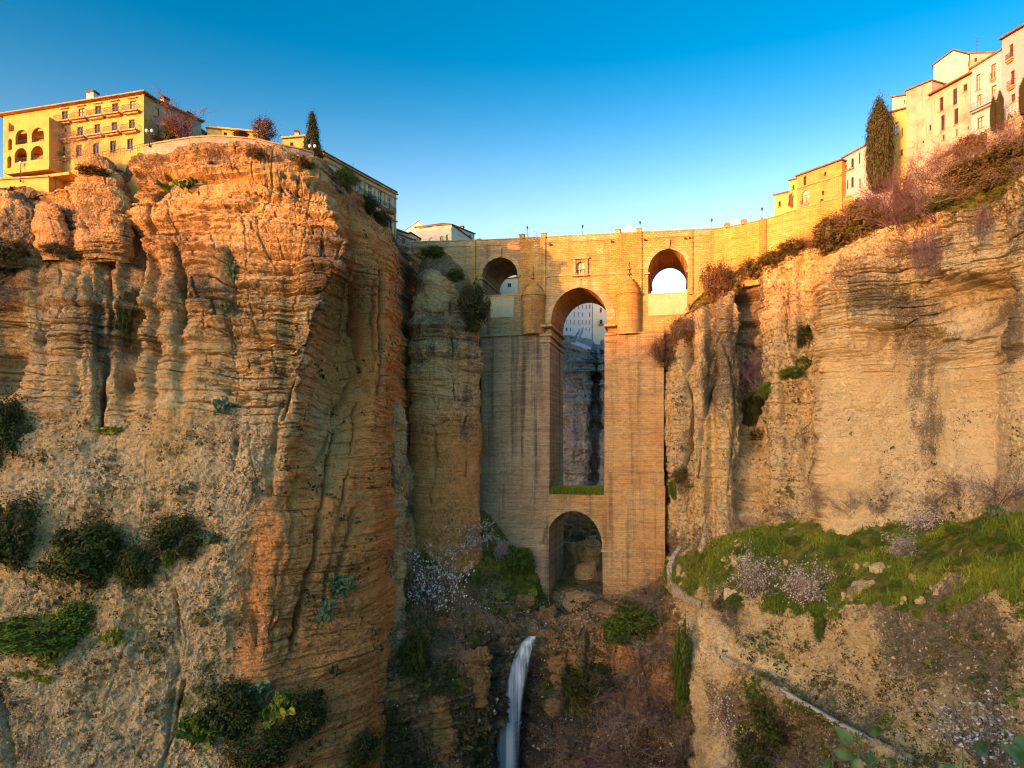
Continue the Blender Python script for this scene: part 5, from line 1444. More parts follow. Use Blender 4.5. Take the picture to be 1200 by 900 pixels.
# ---- right hand row of houses
building('house', 'bright yellow low house with a flag, first above the approach wall', 'house', (907.5, 168, 926.5, 163), 50, zat(229, 168), 8, M_YELLOW, [O(912, 915, 236, 242)], z1b=zat(225, 163), eave=0.35, skirt=13)
building('house', 'narrow taller yellow house between the flag house and the ochre stone house', 'house', (925.5, 161, 936, 158.6), 50, zat(212, 161), 8, M_YELLOW, [O(928.5, 931, 217, 222)], z1b=zat(209.5, 158.6), eave=0.35, skirt=13)
fl = empty('flag', W(922, 234, 160), 0, 'limp dark red and white flag hanging on the yellow house', 'flag')
q = MB(); q.bar((0, 0, 0.6), (1.2, -0.8, 1.6), 0.04); q.build('flagpole', M_IRON, fl)
q = MB(); q.add([(0.3, -.2, 0.9), (1.1, -.7, 1.5), (1.0, -.6, -1.6), (0.55, -.45, -1.9), (0.2, -.1, -1.4), (0.7, -.75, -0.4), (0.35, -.2, -0.3)], [(0, 1, 5, 6), (6, 5, 2, 3, 4)]); q.build('cloth', mat_plain('red flag cloth', (0.25, 0.03, 0.03), 0.8, 0.5), fl)
ob, of_ = building('stone_house', 'ochre stone house with an arched loggia and one tall window', 'house', (934, 158, 986.5, 148.5), 50, zat(207, 158), 10, M_OCHRE,
         [O(941.5, 945, 206.5, 219), O(939.5, 948.5, 223, 239, arch=True, bal=True, bw=.1, bd=0.4, pane=M_PALEPANE), O(965.8, 968.3, 201.5, 206.5), O(963, 966, 223.5, 229), O(961, 965, 233, 237, pane=M_SHUT)], z1b=zat(188, 148.5), eave=0.5, skirt=14)
q = MB(); z_a, z_b = of_.px(936, 221)[1], of_.px(985, 206)[1]
q.add([(0, -.2, z_a), (of_.L, -.2, z_b), (of_.L, -.003, z_b), (0, -.003, z_a), (0, -.2, z_a + .3), (of_.L, -.2, z_b + .3), (of_.L, -.003, z_b + .3), (0, -.003, z_a + .3)], [(0, 3, 2, 1), (4, 5, 6, 7), (0, 1, 5, 4)]); q.build('string_course', M_TRIM, ob)
wb, wf = building('house', 'two storey white house with arched windows left of the tall cypress', 'house', (986.8, 150, 1022, 144.5), 50, zat(186.5, 150), 9, M_PINKW,
         [O(997.5, 1000.5, 185.5, 197, arch=True), O(989.5, 993, 193, 201, arch=True, pane=M_PALEPANE), O(1006.5, 1008, 178.5, 192, sill=False), O(992.5, 994, 211, 222, sill=False, arch=True), O(997.5, 1000.5, 207.5, 219.5, arch=True), O(1007, 1008.5, 209, 220, sill=False)], z1b=zat(167, 144.5), eave=0.35, skirt=14)
q = MB(); z_a, z_b = wf.px(987, 203.5)[1], wf.px(1002, 196)[1]
q.box(0, wf.px(1001, 200)[0], -0.5, -0.003, z_b - 0.25, z_b); q.build('balcony', M_TRIM, wb)
bw = strip_wall('balustrade', [(1010, 223.5, 143), (1022, 219, 141), (1034, 213.5, 139.5), (1046, 208, 138)], 9.0, 0.4, M_PINKW, 'white terrace wall with ball finials at the foot of the tall cypress')
for (u, v, Y) in ((1014, 222, 142.4), (1023, 218.5, 141), (1032, 214.4, 139.9), (1043, 209.4, 138.5)):
    x, y, z = W(u, v, Y); q = MB(); q.lathe([(0.35, z - 1), (0.35, z + 0.3), (0.2, z + 0.5), (0.45, z + 0.9), (0.42, z + 1.2), (0.02, z + 1.5)], x, y + .2, 8); q.build('finial', M_WHITE, bw, True)
building('house', 'narrow pale yellow house wedged between the cypress and the big peeling house', 'house', (1043, 143, 1065, 138), 50, zat(132, 143), 9, M_YELLOW, [O(1047, 1053, 144, 158, pane=M_FRAMEW), O(1056, 1058, 150, 160), O(1055, 1058, 175, 183)], z1b=zat(127, 138), eave=0.4, skirt=14)
building('house', 'cream attic house rising behind the narrow yellow house', 'house', (1046, 147, 1066, 143), 55, zat(114, 147), 9, M_CREAM, [O(1059, 1061, 117, 121)], z1b=zat(111.5, 143), eave=0.4, skirt=4)
ph, pfc = building('townhouse', 'tall end house of peeling sandy plaster with few openings', 'house', (1062, 136.5, 1092, 131.5), 50, zat(107, 136.5), 11, M_OLDSTONE,
         [O(1089, 1092, 146, 153, sill=False), O(1081, 1083, 165, 168, sill=False)], z1b=zat(95, 131.5), eave=0.3, skirt=13)
building('townhouse', 'sandy house front with two columns of dark red windows under sloping eaves', 'house', (1092.3, 131.4, 1137, 124.4), 50, zat(111.5, 131.4), 9, M_OLDSTONE,
         [O(1101, 1105.5, 114, 130), O(1102.5, 1107, 135, 153), O(1116.5, 1121.5, 104, 123), O(1118, 1123, 127, 146), O(1129, 1133.5, 98.5, 107), O(1104.5, 1107, 158, 164), O(1120, 1122.5, 151, 160, pane=M_PALEPANE), O(1134, 1135.5, 148, 152, sill=False)], z1b=zat(87.5, 124.4), eave=0.7, skirt=13)
building('townhouse', 'tall plain cream gabled house behind the sandy houses', 'house', (1094, 141, 1141, 137), 55, zat(77, 141), 10, M_CREAM, [], z1b=zat(66, 137), eave=0.25, skirt=4, roof='gable', rise=2.2)
building('townhouse', 'small square ochre upper storey behind the rose white house', 'house', (1137, 133, 1166, 131), 55, zat(63, 133), 8, M_OLDSTONE, [O(1142, 1145, 68, 73)], z1b=zat(62.5, 131), eave=0.15, skirt=4)
an = empty('antenna', W(1144, 62, 133.5), 0, 'thin television antenna on the small ochre upper storey', 'antenna')
q = MB(); q.bar((0, 0, 0), (0, 0, 3.0), 0.04); q.build('mast', M_IRON, an)
q = MB()
for z_, w_ in ((2.9, 0.9), (2.2, 0.5), (1.5, 0.35)): q.bar((-w_ * .4, 0, z_), (w_, 0, z_), 0.03)
q.build('crossbar', M_IRON, an)
rw, rf = building('townhouse', 'rose white house with one long balcony and rolled shutters', 'house', (1137.3, 124.3, 1174, 119.2), 50, zat(82, 124.3), 10, M_PINKW,
         [O(1144, 1149, 87, 105, pane=M_PALEPANE), O(1161.5, 1167, 75, 92, pane=M_PALEPANE, bal=True, bw=.1, bd=.3), O(1145, 1150.5, 111, 124, pane=M_PALEPANE, sill=False), O(1162, 1168, 100, 117, pane=M_PALEPANE, sill=False), O(1145.5, 1153, 137, 150, pane=M_PALEPANE)], z1b=zat(59, 119.2), eave=0.3, skirt=13)
a = rf.px(1139.5, 131); b = rf.px(1171, 115)
add_balcony(rw, a[0], b[0], (a[1] + b[1]) / 2 - 0.1, 1.1, M_PINKW, mat_plain('grey railing', (0.35, 0.30, 0.30), 0.6, 0.2))
building('townhouse', 'highest rose white house at the right edge with red shuttered windows', 'house', (1174.2, 119, 1250, 106), 50, zat(46, 119), 10, M_PINKW,
         [O(1182.5, 1187.5, 52, 69, pane=M_SHUT, bal=True, bw=.3, bd=.5), O(1184, 1189, 83, 101, pane=M_SHUT, bal=True, bw=.3, bd=.5), O(1184.5, 1189.5, 110.5, 119.5, pane=M_SHUT), O(1198, 1203, 100, 127, pane=M_SHUT)], z1b=zat(2, 106), eave=0.5, skirt=13)
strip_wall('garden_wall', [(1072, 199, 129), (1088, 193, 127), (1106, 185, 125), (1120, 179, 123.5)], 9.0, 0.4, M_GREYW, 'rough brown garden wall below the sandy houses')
strip_wall('garden_wall', [(1120.5, 177, 123.3), (1131, 171, 121.5), (1141, 166, 120)], 8.0, 0.3, M_WHITE, 'low white garden wall below the rose white house')
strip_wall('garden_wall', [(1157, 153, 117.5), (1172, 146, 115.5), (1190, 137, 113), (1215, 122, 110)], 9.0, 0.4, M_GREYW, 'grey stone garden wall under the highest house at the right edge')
# railing on that wall
gr = empty('garden_railing', (0, 0, 0), 0, 'pale metal stair railing above the grey garden wall', 'railing')
q = MB(); A_, B_ = Vector(W(1176, 131, 115.5)), Vector(W(1196, 118, 112.8))
for dz in (0, -0.6): q.bar(A_ + Vector((0, 0, dz)), B_ + Vector((0, 0, dz)), 0.06, n=4)
for k in range(6):
    p_ = A_.lerp(B_, k / 5); q.bar(p_, p_ - Vector((0, 0, 1.9)), 0.05, n=4)
q.build('railing', M_FRAMEW, gr)
# lamps on the left terrace
lamp_post('street_lamp', W(175, 172, 124), 2.6, 'twin globe lamp post at the corner of the hotel terrace', 'twin globe lamps on the left cliff', 2, 'globe')
lamp_post('street_lamp', W(366, 185, 129.5), 1.9, 'twin globe lamp post in front of the pointed conifer', 'twin globe lamps on the left cliff', 2, 'globe')
lamp_post('street_lamp', W(24, 213, 129), 3.2, 'single globe lamp post on the yellow terrace building', None, 1, 'globe')
# ------------------------------------------------ plants
bpy.context.view_layer.update()
DG = bpy.context.evaluated_depsgraph_get()
def hit(u, v, default=120.0):
    """first surface along the line of sight of a photo pixel"""
    d = Vector(((u - CU) / F, 1.0, (HV - v) / F)).normalized()
    ok, loc, nrm, idx, ob, mw = sc.ray_cast(DG, Vector((0, 0, 0)), d)
    if not ok or loc.y > 320: return Vector(W(u, v, default)), Vector((0, -1, 0)), None
    return loc, nrm, ob

def mat_leaf(name, dark, light, rough=0.6, trans=0.25):
    m, ns, ls, b = newmat(name)
    at = nd(ns, 'ShaderNodeAttribute', attribute_name='tint')
    oi = ns.new('ShaderNodeObjectInfo')
    sepc = ns.new('ShaderNodeSeparateColor'); ls.new(at.outputs['Color'], sepc.inputs[0])
    c = mixc(ns, ls, sepc.outputs[0], dark, light)
    c = mixc(ns, ls, math_(ns, ls, 'MULTIPLY', oi.outputs['Random'], 0.35), c, tuple(min(1, x * 1.5) for x in light))
    ls.new(c, b.inputs['Base Color'])
    b.inputs['Roughness'].default_value = rough
    return m
ML_DARK = mat_leaf('dark evergreen leaves', (0.012, 0.018, 0.003), (0.055, 0.058, 0.007))
ML_OLIVE = mat_leaf('olive brown leaves', (0.035, 0.030, 0.008), (0.12, 0.085, 0.020))
ML_GREEN = mat_leaf('fresh green leaves', (0.020, 0.048, 0.004), (0.10, 0.13, 0.010))
ML_GREY = mat_leaf('grey green fleshy leaves', (0.045, 0.075, 0.03), (0.14, 0.18, 0.08))
ML_YELLOW = mat_leaf('yellow green fleshy leaves', (0.10, 0.11, 0.010), (0.34, 0.29, 0.03))
ML_RUST = mat_leaf('rust brown leaves', (0.05, 0.027, 0.012), (0.15, 0.078, 0.028))
ML_BLOS = mat_leaf('pale pink blossom', (0.32, 0.245, 0.18), (0.62, 0.52, 0.41))
ML_DRY = mat_leaf('dry leaves', (0.07, 0.048, 0.030), (0.20, 0.145, 0.085))
ML_CYP = mat_leaf('cypress leaves', (0.012, 0.016, 0.004), (0.055, 0.048, 0.010))
ML_GRASS = mat_leaf('grass blades', (0.038, 0.085, 0.005), (0.19, 0.20, 0.016))
M_TWIG = mat_plain('grey brown twigs', (0.22, 0.16, 0.12), 0.9, 0.35, 3)
M_TWIGP = mat_plain('purple grey twigs', (0.15, 0.085, 0.085), 0.9, 0.35, 3)
M_BARK = mat_plain('bark', (0.10, 0.065, 0.045), 0.9, 0.4, 3)
M_REDTWIG = mat_plain('red brown twigs', (0.20, 0.07, 0.05), 0.9, 0.35, 3)

rng = np.random.RandomState(11)
def leaf_mesh(name, pos, nrm, size, tint, mat, aspect=0.55):
    """one bent leaf (two triangles folded) per position"""
    n = len(pos)
    a = rng.normal(size=(n, 3)); 
    t = np.cross(nrm, a); t /= np.linalg.norm(t, axis=1)[:, None] + 1e-9
    b = np.cross(nrm, t); b /= np.linalg.norm(b, axis=1)[:, None] + 1e-9
    s = size[:, None]
    v = np.stack([pos - t * s * 0.5, pos + b * s * aspect * 0.5 + nrm * s * 0.08, pos + t * s * 0.5, pos - b * s * aspect * 0.5 + nrm * s * 0.08], 1).reshape(-1, 3)
    me = bpy.data.meshes.new(name)
    me.vertices.add(4 * n); me.vertices.foreach_set('co', v.astype(np.float32).ravel())
    idx = np.arange(4 * n).reshape(n, 4)
    f = np.concatenate([idx[:, [0, 1, 2]], idx[:, [0, 2, 3]]], 1).reshape(-1, 3)
    me.loops.add(f.size); me.loops.foreach_set('vertex_index', f.astype(np.int32).ravel())
    me.polygons.add(len(f)); me.polygons.foreach_set('loop_start', np.arange(0, f.size, 3, dtype=np.int32))
    me.update(calc_edges=True)
    at = me.attributes.new('tint', 'FLOAT_COLOR', 'POINT')
    c = np.ones((4 * n, 4), np.float32); c[:, :3] = np.repeat(np.clip(tint, 0, 1), 4)[:, None]
    at.data.foreach_set('color', c.ravel())
    me.materials.append(mat)
    return me
def clump_points(nclump, per, shape='dome', spread=0.22):
    """leaf positions in a unit crown: z 0..1, radius about 0.5"""
    P, N, T = [], [], []
    for k in range(nclump):
        while True:
            p = rng.uniform(-1, 1, 3)
            r = np.linalg.norm(p)
            if 0.45 < r < 1: break
        c = np.array([p[0] * 0.45, p[1] * 0.45, 0.5 + p[2] * 0.45])
        if shape == 'cone': 
            h = rng.uniform(0.02, 1) ** 1.3; rad = 0.46 * (1 - h) * rng.uniform(0.6, 1.0); a = rng.uniform(0, 2 * np.pi)
            c = np.array([rad * np.cos(a), rad * np.sin(a), h])
        if shape == 'column':
            h = rng.uniform(0.0, 1); rad = 0.45 * min(1, 3.2 * (1 - h) ** 0.8, 0.55 + 2.2 * h) * rng.uniform(0.75, 1.0); a = rng.uniform(0, 2 * np.pi)
            c = np.array([rad * np.cos(a), rad * np.sin(a), h])
        sp = spread * rng.uniform(0.35, 1.3)
        if shape == 'dome' and k % 4 == 0: c = np.array([0, 0, 0.45]) + (c - np.array([0, 0, 0.45])) * rng.uniform(1.0, 1.28); sp *= 0.55
        q = rng.normal(size=(per, 3)) * sp * 0.42
        pts = c + q
        nn = q / (np.linalg.norm(q, axis=1)[:, None] + 1e-6) + 0.6 * (c - np.array([0, 0, 0.4])) + rng.normal(size=(per, 3)) * 0.4 + np.array([0, 0, 0.35])
        P.append(pts); N.append(nn); T.append(np.full(per, rng.uniform(0, 1)) * 0.6 + rng.uniform(0, 0.5, per))
    P = np.concatenate(P); N = np.concatenate(N); N /= np.linalg.norm(N, axis=1)[:, None] + 1e-9
    return P, N, np.concatenate(T)
def twig_mb(nmain, seed, spread=0.5, up=1.0, r0=0.012, levels=2, droop=0.0, base=0.03):
    """branching twigs in a unit box"""
    rg = random.Random(seed); q = MB(); tips = []
    def grow(p, d, L, r, lev):
        pts = [p]; rad = [r]
        n = 3
        for i in range(n):
            d = (d + Vector((rg.gauss(0, .22), rg.gauss(0, .22), rg.gauss(0, .14) - droop * 0.25))).normalized()
            p = p + d * (L / n); pts.append(p); rad.append(r * (1 - 0.75 * (i + 1) / n))
            if lev > 0:
                for _ in range(2):
                    dd = (d + Vector((rg.gauss(0, .6), rg.gauss(0, .6), rg.gauss(0.1, .45)))).normalized()
                    grow(p, dd, L * rg.uniform(0.35, 0.6), r * 0.55, lev - 1)
        q.tube(pts, rad, 3)
        tips.append(p)
    for k in range(nmain):
        a = rg.uniform(0, 2 * math.pi); s = rg.uniform(0.1, 1.0) * spread
        d = Vector((math.cos(a) * s, math.sin(a) * s, up * rg.uniform(0.6, 1.0))).normalized()
        grow(Vector((rg.gauss(0, base), rg.gauss(0, base), 0)), d, rg.uniform(0.45, 0.75), r0, levels)
    return q, tips

PROTO = {}
def proto_obj(name, me):
    return (name, me)
def mesh_of(q, mat):
    me = bpy.data.meshes.new('stems'); me.from_pydata(q.v, [], q.f); me.update(); me.materials.append(mat); return me
def make_leafy(key, mat, ncl, per, size, shape='dome', spread=0.22, trunk=True, tw=5, aspect=0.55, bark=None):
    out = []
    for s in range(2):
        P, N, T = clump_points(ncl, per, shape, spread)
        P[:, 2] = np.maximum(P[:, 2], 0.0)
        me = leaf_mesh('foliage', P, N, size * rng.uniform(0.6, 1.3, len(P)), T, mat, aspect)
        parts = [('foliage', me)]
        if trunk:
            if shape == 'dome':
                q, _ = twig_mb(tw, 30 + s + len(PROTO) * 5, 0.8, 1.0, 0.014, 2)
            else:
                q = MB(); q.tube([(0, 0, -0.03), (0.01, 0, 0.4), (0, 0, 0.95)], [0.022, 0.015, 0.004], 6)
            parts.append(('trunk', mesh_of(q, bark or M_BARK)))
        out.append(parts)
    PROTO[key] = out
def make_twiggy(key, mat, nmain, levels=2, r0=0.012, spread=0.6, leafmat=None, nleaf=0, lsize=0.03, droop=0.0, up=1.0, base=0.05, jitter=0.05):
    out = []
    for s in range(2):
        q, tips = twig_mb(nmain, 90 + s + len(PROTO) * 7, spread, up, r0, levels, droop, base)
        parts = [('branches', mesh_of(q, mat))]
        if leafmat and nleaf:
            tp = np.array([tuple(t) for t in tips])
            P = tp[rng.randint(0, len(tp), nleaf)] + rng.normal(size=(nleaf, 3)) * jitter
            N = rng.normal(size=(nleaf, 3)); N /= np.linalg.norm(N, axis=1)[:, None]
            parts.append(('blossom' if leafmat is ML_BLOS else 'foliage', leaf_mesh('foliage', P, N, lsize * rng.uniform(0.6, 1.4, nleaf), rng.uniform(0, 1, nleaf), leafmat, 0.8)))
        out.append(parts)
    PROTO[key] = out
def make_cactus(key, mat):
    out = []
    for s in range(2):
        rg = random.Random(50 + s); q = MB()
        def pad(p, d, L, lev):
            w = L * 0.42; side = d.cross(Vector((rg.gauss(0, 1), rg.gauss(0, 1), rg.gauss(0, .3)))).normalized(); nn = d.cross(side)
            n = 8; vv = []
            for i in range(n):
                t = 2 * math.pi * i / n
                vv.append(p + d * (L / 2 - L / 2 * math.cos(t)) + side * w * math.sin(t))
            k = len(vv)
            q.add([v_ + nn * L * 0.06 for v_ in vv] + [v_ - nn * L * 0.06 for v_ in vv], [tuple(range(k)), tuple(range(2 * k - 1, k - 1, -1))] + [(i, (i + 1) % k, k + (i + 1) % k, k + i) for i in range(k)])
            if lev > 0:
                for _ in range(rg.choice((2, 2, 3))):
                    dd = (d + Vector((rg.gauss(0, .75), rg.gauss(0, .75), rg.gauss(0.15, .5)))).normalized()
                    pad(p + d * L * 0.92, dd, L * rg.uniform(0.75, 0.95), lev - 1)
        for _ in range(9):
            pad(Vector((rg.gauss(0, .16), rg.gauss(0, .16), 0)), Vector((rg.gauss(0, .5), rg.gauss(0, .5), 1)).normalized(), 0.19, 3)
        me = mesh_of(q, mat); n = len(me.vertices)
        at = me.attributes.new('tint', 'FLOAT_COLOR', 'POINT')
        c = np.ones((n, 4), np.float32); c[:, :3] = np.repeat(rng.uniform(0, 1, n // 16 + 1), 16)[:n, None]
        at.data.foreach_set('color', c.ravel())
        out.append([('pads', me)])
    PROTO[key] = out
make_leafy('dark', ML_DARK, 95, 95, 0.055, spread=0.24, tw=14)
make_leafy('olive', ML_OLIVE, 85, 70, 0.06, spread=0.26)
make_leafy('green', ML_GREEN, 85, 70, 0.065, spread=0.26)
make_leafy('rust', ML_RUST, 75, 70, 0.05, spread=0.28, bark=M_REDTWIG)
make_leafy('conifer', ML_DARK, 230, 55, 0.055, 'cone', 0.14, aspect=0.3)
make_leafy('cypress', ML_CYP, 520, 55, 0.06, 'column', 0.16, aspect=0.35)
make_cactus('cactus', ML_YELLOW); make_cactus('agave', ML_GREY); make_cactus('pear', ML_GREEN)
make_twiggy('bare', M_TWIG, 13, 3, 0.008, 0.85)
make_twiggy('purple', M_TWIGP, 18, 3, 0.007, 0.95, base=0.14)
make_twiggy('tangle', M_TWIG, 30, 2, 0.008, 1.2, ML_DRY, 550, 0.032, 0.5, 0.7, 0.2)
make_twiggy('hanging', M_TWIGP, 22, 2, 0.008, 0.35, None, 0, 0.03, 0.1, -1.0, 0.16)
make_twiggy('blossom', M_TWIG, 15, 3, 0.008, 0.85, ML_BLOS, 1500, 0.034, base=0.04, jitter=0.022)
make_twiggy('redtree', M_REDTWIG, 9, 3, 0.012, 0.8, ML_RUST, 300, 0.028, base=0.015)
make_twiggy('sapling', M_TWIG, 3, 1, 0.010, 0.12, base=0.05)

_ct = [0]
def plant(key, name, cat, label, u, vb, w, h, group=None, Y=None, sink=0.06, rz=None, flat=1.0, hang=False):
    """u = centre column, vb = row of the base, w/h = size in photo pixels"""
    if Y is None: p, nrm, ob = hit(u, vb)
    else: p, nrm = Vector(W(u, vb, Y)), Vector((0, -1, 0))
    k = _ct[0]; _ct[0] += 1
    sx, sz = w / F * p.y, h / F * p.y
    depth = sx * flat
    loc = Vector((p.x, p.y + (0.12 * depth if Y is None else 0), p.z - sz * sink))
    r = empty(name, loc, (k * 2.399) % 6.283 if rz is None else rz, label, cat, group)
    g_ = 1.5 if key in ('cactus', 'agave', 'pear') else 1.08 if key in ('dark', 'olive', 'green', 'rust') else 1.08
    r.scale = (sx * g_, depth * g_, sz * (g_ - 0.02))
    for nm, me in PROTO[key][k % 2]:
        o = bpy.data.objects.new(nm, me); COL.objects.link(o); o.parent = r
    return r

SH, TR = 'shrub', 'tree'
# skyline trees
plant('redtree', 'bare_tree', TR, 'bare reddish tree beside the shaded side of the hotel', 213, 166, 44, 50, Y=127)
plant('dark', 'dark_tree', TR, 'dark leafy tree against the shaded stone wing of the hotel', 200, 168, 16, 30, Y=129)
plant('bare', 'bare_tree', TR, 'pale bare tree in front of the yellow hotel balconies', 92, 190, 34, 46, Y=124.5)
plant('rust', 'round_tree', TR, 'round brown leafed tree on the terrace skyline', 309, 166, 28, 28, Y=129)
plant('olive', 'shrub', SH, 'low olive shrub on the terrace skyline left of the round tree', 283, 161, 18, 7, Y=129)
plant('conifer', 'conifer', TR, 'pointed dark conifer beside the stone hall', 366, 190, 30, 56, Y=133)
plant('cypress', 'cypress', TR, 'tall dark cypress among the white and yellow houses', 1031, 214, 26, 90, Y=138, rz=0.4)
for u, vb, w, h, Y, lab in ((1164, 150, 6, 34, 115.5, 'slim dark cypress at the left of the stair railing by the rose white house'), (1172, 147, 7, 37, 114.6, 'slim dark cypress at the right of the stair railing by the rose white house'), (1200, 131, 9, 36, 110, 'slim dark cypress at the right edge of the photo')):
    plant('cypress', 'cypress', TR, lab, u, vb, w, h, 'slim cypresses by the houses', Y=Y)
# big shrubs on the lower left cliff
plant('dark', 'shrub', SH, 'tall dark evergreen shrub cut by the left edge, uppermost of those on the cliff', 2, 548, 50, 84)
plant('dark', 'shrub', SH, 'large dark evergreen shrub at the left edge below the uppermost one', 14, 662, 56, 84)
plant('dark', 'shrub', SH, 'large rounded dark evergreen shrub on the lower left cliff', 95, 690, 78, 80)
plant('dark', 'shrub', SH, 'dark evergreen shrub nearest the orange rock face', 205, 656, 56, 56)
plant('dark', 'shrub', SH, 'dark drooping shrub between the rounded shrub and the one by the orange face', 158, 686, 42, 46)
plant('green', 'shrub', SH, 'long low green shrub cut by the left edge', 36, 764, 100, 40)
plant('green', 'shrub', SH, 'small green shrub right above the yellow cactus', 88, 742, 50, 36)
plant('cactus', 'cactus', 'cactus', 'yellow green cactus clump below the long low green shrub', 66, 778, 26, 36)
plant('cactus', 'cactus', 'cactus', 'bright yellow cactus clump right of the long low shrub', 134, 756, 22, 28)
plant('cactus', 'cactus', 'cactus', 'small yellow cactus at the left end of the lower pebbly rock', 24, 796, 18, 14)
plant('cactus', 'cactus', 'cactus', 'small yellow cactus beside the one at the left end', 50, 800, 24, 14)
plant('cactus', 'cactus', 'cactus', 'thin yellow green cactus hanging below the dark shrubs', 194, 664, 14, 30)
plant('agave', 'cactus', 'cactus', 'small grey green cactus right of the dark shrubs', 246, 636, 26, 18)
plant('agave', 'cactus', 'cactus', 'small grey green cactus on the pale face below the round holes', 258, 482, 14, 22)
plant('agave', 'cactus', 'cactus', 'thin line of cactus in the crack high on the left cliff', 271, 322, 13, 26)
plant('agave', 'cactus', 'cactus', 'small cactus at the lower end of the high crack', 268, 366, 20, 16)
plant('cactus', 'cactus', 'cactus', 'small yellow green cactus on the pale rock above the rounded shrub', 132, 508, 28, 12)
plant('pear', 'cactus', 'cactus', 'big yellow green cactus bush high on the sunlit cliff', 220, 230, 38, 34)
plant('agave', 'cactus', 'cactus', 'grey green cactus colony beside the orange buttress, upper clump', 396, 698, 32, 34)
plant('agave', 'cactus', 'cactus', 'grey green cactus colony beside the orange buttress, lower clump', 376, 726, 28, 34)
plant('dark', 'shrub', SH, 'dark shrub on the bottom ledge left of the yellow cactus bush', 268, 864, 62, 66)
plant('dark', 'shrub', SH, 'dark shrub on the bottom ledge at the right of the yellow cactus bush', 352, 862, 54, 56)
plant('pear', 'cactus', 'cactus', 'green cactus clump left end of the bottom ledge', 232, 866, 40, 44)
plant('cactus', 'cactus', 'cactus', 'bright yellow green cactus bush on the bottom ledge', 327, 842, 40, 48)
plant('agave', 'cactus', 'cactus', 'grey green cactus behind the yellow bush on the bottom ledge', 300, 822, 40, 32)
plant('dark', 'shrub', SH, 'dark shrub in the bottom cleft below the ledge', 300, 900, 70, 50)
plant('dark', 'ivy', SH, 'dark ivy hanging in the vertical crack of the left cliff', 143, 402, 22, 62)
plant('dark', 'ivy', SH, 'dark ivy tuft at the head of the vertical crack', 158, 368, 22, 34)
plant('olive', 'shrub', SH, 'olive shrub at the left edge under the grey boulder', 8, 312, 40, 32)
plant('olive', 'shrub', SH, 'olive shrub on the shelf under the round orange boulder', 62, 300, 30, 18)
plant('olive', 'shrub', SH, 'small olive shrub on the shelf under the banded tower', 96, 306, 26, 14)
plant('tangle', 'dry_shrub', SH, 'dry tangled shrub at the left edge below the olive shrub', 20, 350, 60, 46)
plant('olive', 'shrub', SH, 'olive tuft on the shoulder of the banded rock tower', 106, 206, 34, 12)
plant('olive', 'shrub', SH, 'small tuft on the sunlit brow under the parapet, left', 300, 186, 22, 14)
plant('tangle', 'dry_shrub', SH, 'dry shrub on the sunlit brow under the parapet', 318, 190, 40, 20)
plant('olive', 'shrub', SH, 'small dark tuft on the brow below the terrace lamp', 352, 196, 26, 14)
plant('green', 'shrub', SH, 'green shrub on the brow under the stone hall', 404, 222, 26, 26)
plant('dark', 'shrub', SH, 'dark shrub on the brow under the hall arches', 428, 248, 26, 22)
plant('olive', 'shrub', SH, 'olive shrub on the brow at the right end of the hall', 446, 264, 24, 18)
plant('tangle', 'dry_shrub', SH, 'dry tangle in the head of the shaded cleft', 466, 290, 30, 24)
plant('green', 'shrub', SH, 'small green shrub on top of the dark boulder cap', 508, 302, 26, 14)
plant('green', 'shrub', SH, 'small green tuft on the right shoulder of the rock pillar', 532, 328, 22, 14)
plant('dark', 'shrub', SH, 'dark shrub wedged between the rock pillar and the bridge', 556, 384, 32, 52, Y=163)
plant('olive', 'shrub', SH, 'olive shrub hanging under the dark one by the bridge', 548, 362, 16, 30, Y=162.5)
# bank left of the low arch
plant('blossom', 'blossom_tree', TR, 'pale blossoming almond tree on the dark bank left of the low arch', 500, 724, 66, 80)
plant('blossom', 'blossom_tree', TR, 'small blossoming tree at the foot of the rock pillar', 552, 648, 46, 38)
plant('blossom', 'blossom_tree', TR, 'tiny blossoming tree against the foot of the left pier', 585, 656, 22, 26)
plant('green', 'shrub', SH, 'green shrub on the bank just left of the low arch', 606, 670, 34, 30)
plant('cactus', 'cactus', 'cactus', 'yellow green cactus on the bank left of the low arch', 624, 700, 12, 14)
plant('cactus', 'cactus', 'cactus', 'yellow green cactus on the bank above the waterfall', 586, 704, 16, 14)
plant('tangle', 'dry_shrub', SH, 'dry tangle on the bank between the blossom tree and the arch', 560, 710, 60, 46)
plant('tangle', 'dry_shrub', SH, 'dry tangle hanging below the blossom tree', 520, 770, 50, 50)
plant('dark', 'shrub', SH, 'dark shrub in the cleft below the blossom tree', 484, 800, 34, 60)
plant('dark', 'shrub', SH, 'dark shrub at the bottom left of the waterfall', 420, 896, 44, 40)
# around the right pier foot and waterfall
GB = 'brown brush below the right pier'
for k, (u, vb, w, h, key) in enumerate(((735, 700, 70, 34, 'tangle'), (770, 712, 50, 46, 'tangle'), (700, 694, 40, 20, 'tangle'), (745, 742, 50, 34, 'green'), (722, 752, 34, 26, 'green'), (776, 770, 46, 60, 'tangle'), (752, 800, 60, 60, 'tangle'),
                                        (690, 820, 60, 52, 'dark'), (660, 812, 40, 36, 'tangle'), (720, 850, 66, 66, 'tangle'), (670, 880, 60, 60, 'tangle'), (768, 850, 50, 70, 'purple'), (745, 896, 70, 56, 'tangle'), (690, 900, 60, 50, 'purple'), (800, 880, 34, 60, 'tangle'))):
    plant(key, {'tangle': 'dry_shrub', 'purple': 'dry_shrub', 'green': 'shrub', 'dark': 'shrub'}[key], SH,
          {'tangle': 'dry brown brush among the tangle below the right pier and path', 'purple': 'purple grey bare brush at the bottom of the tangle below the right pier', 'green': 'green shrub in the brown brush below the right pier', 'dark': 'dark evergreen shrub in the brush right of the waterfall'}[key], u, vb, w, h, GB)
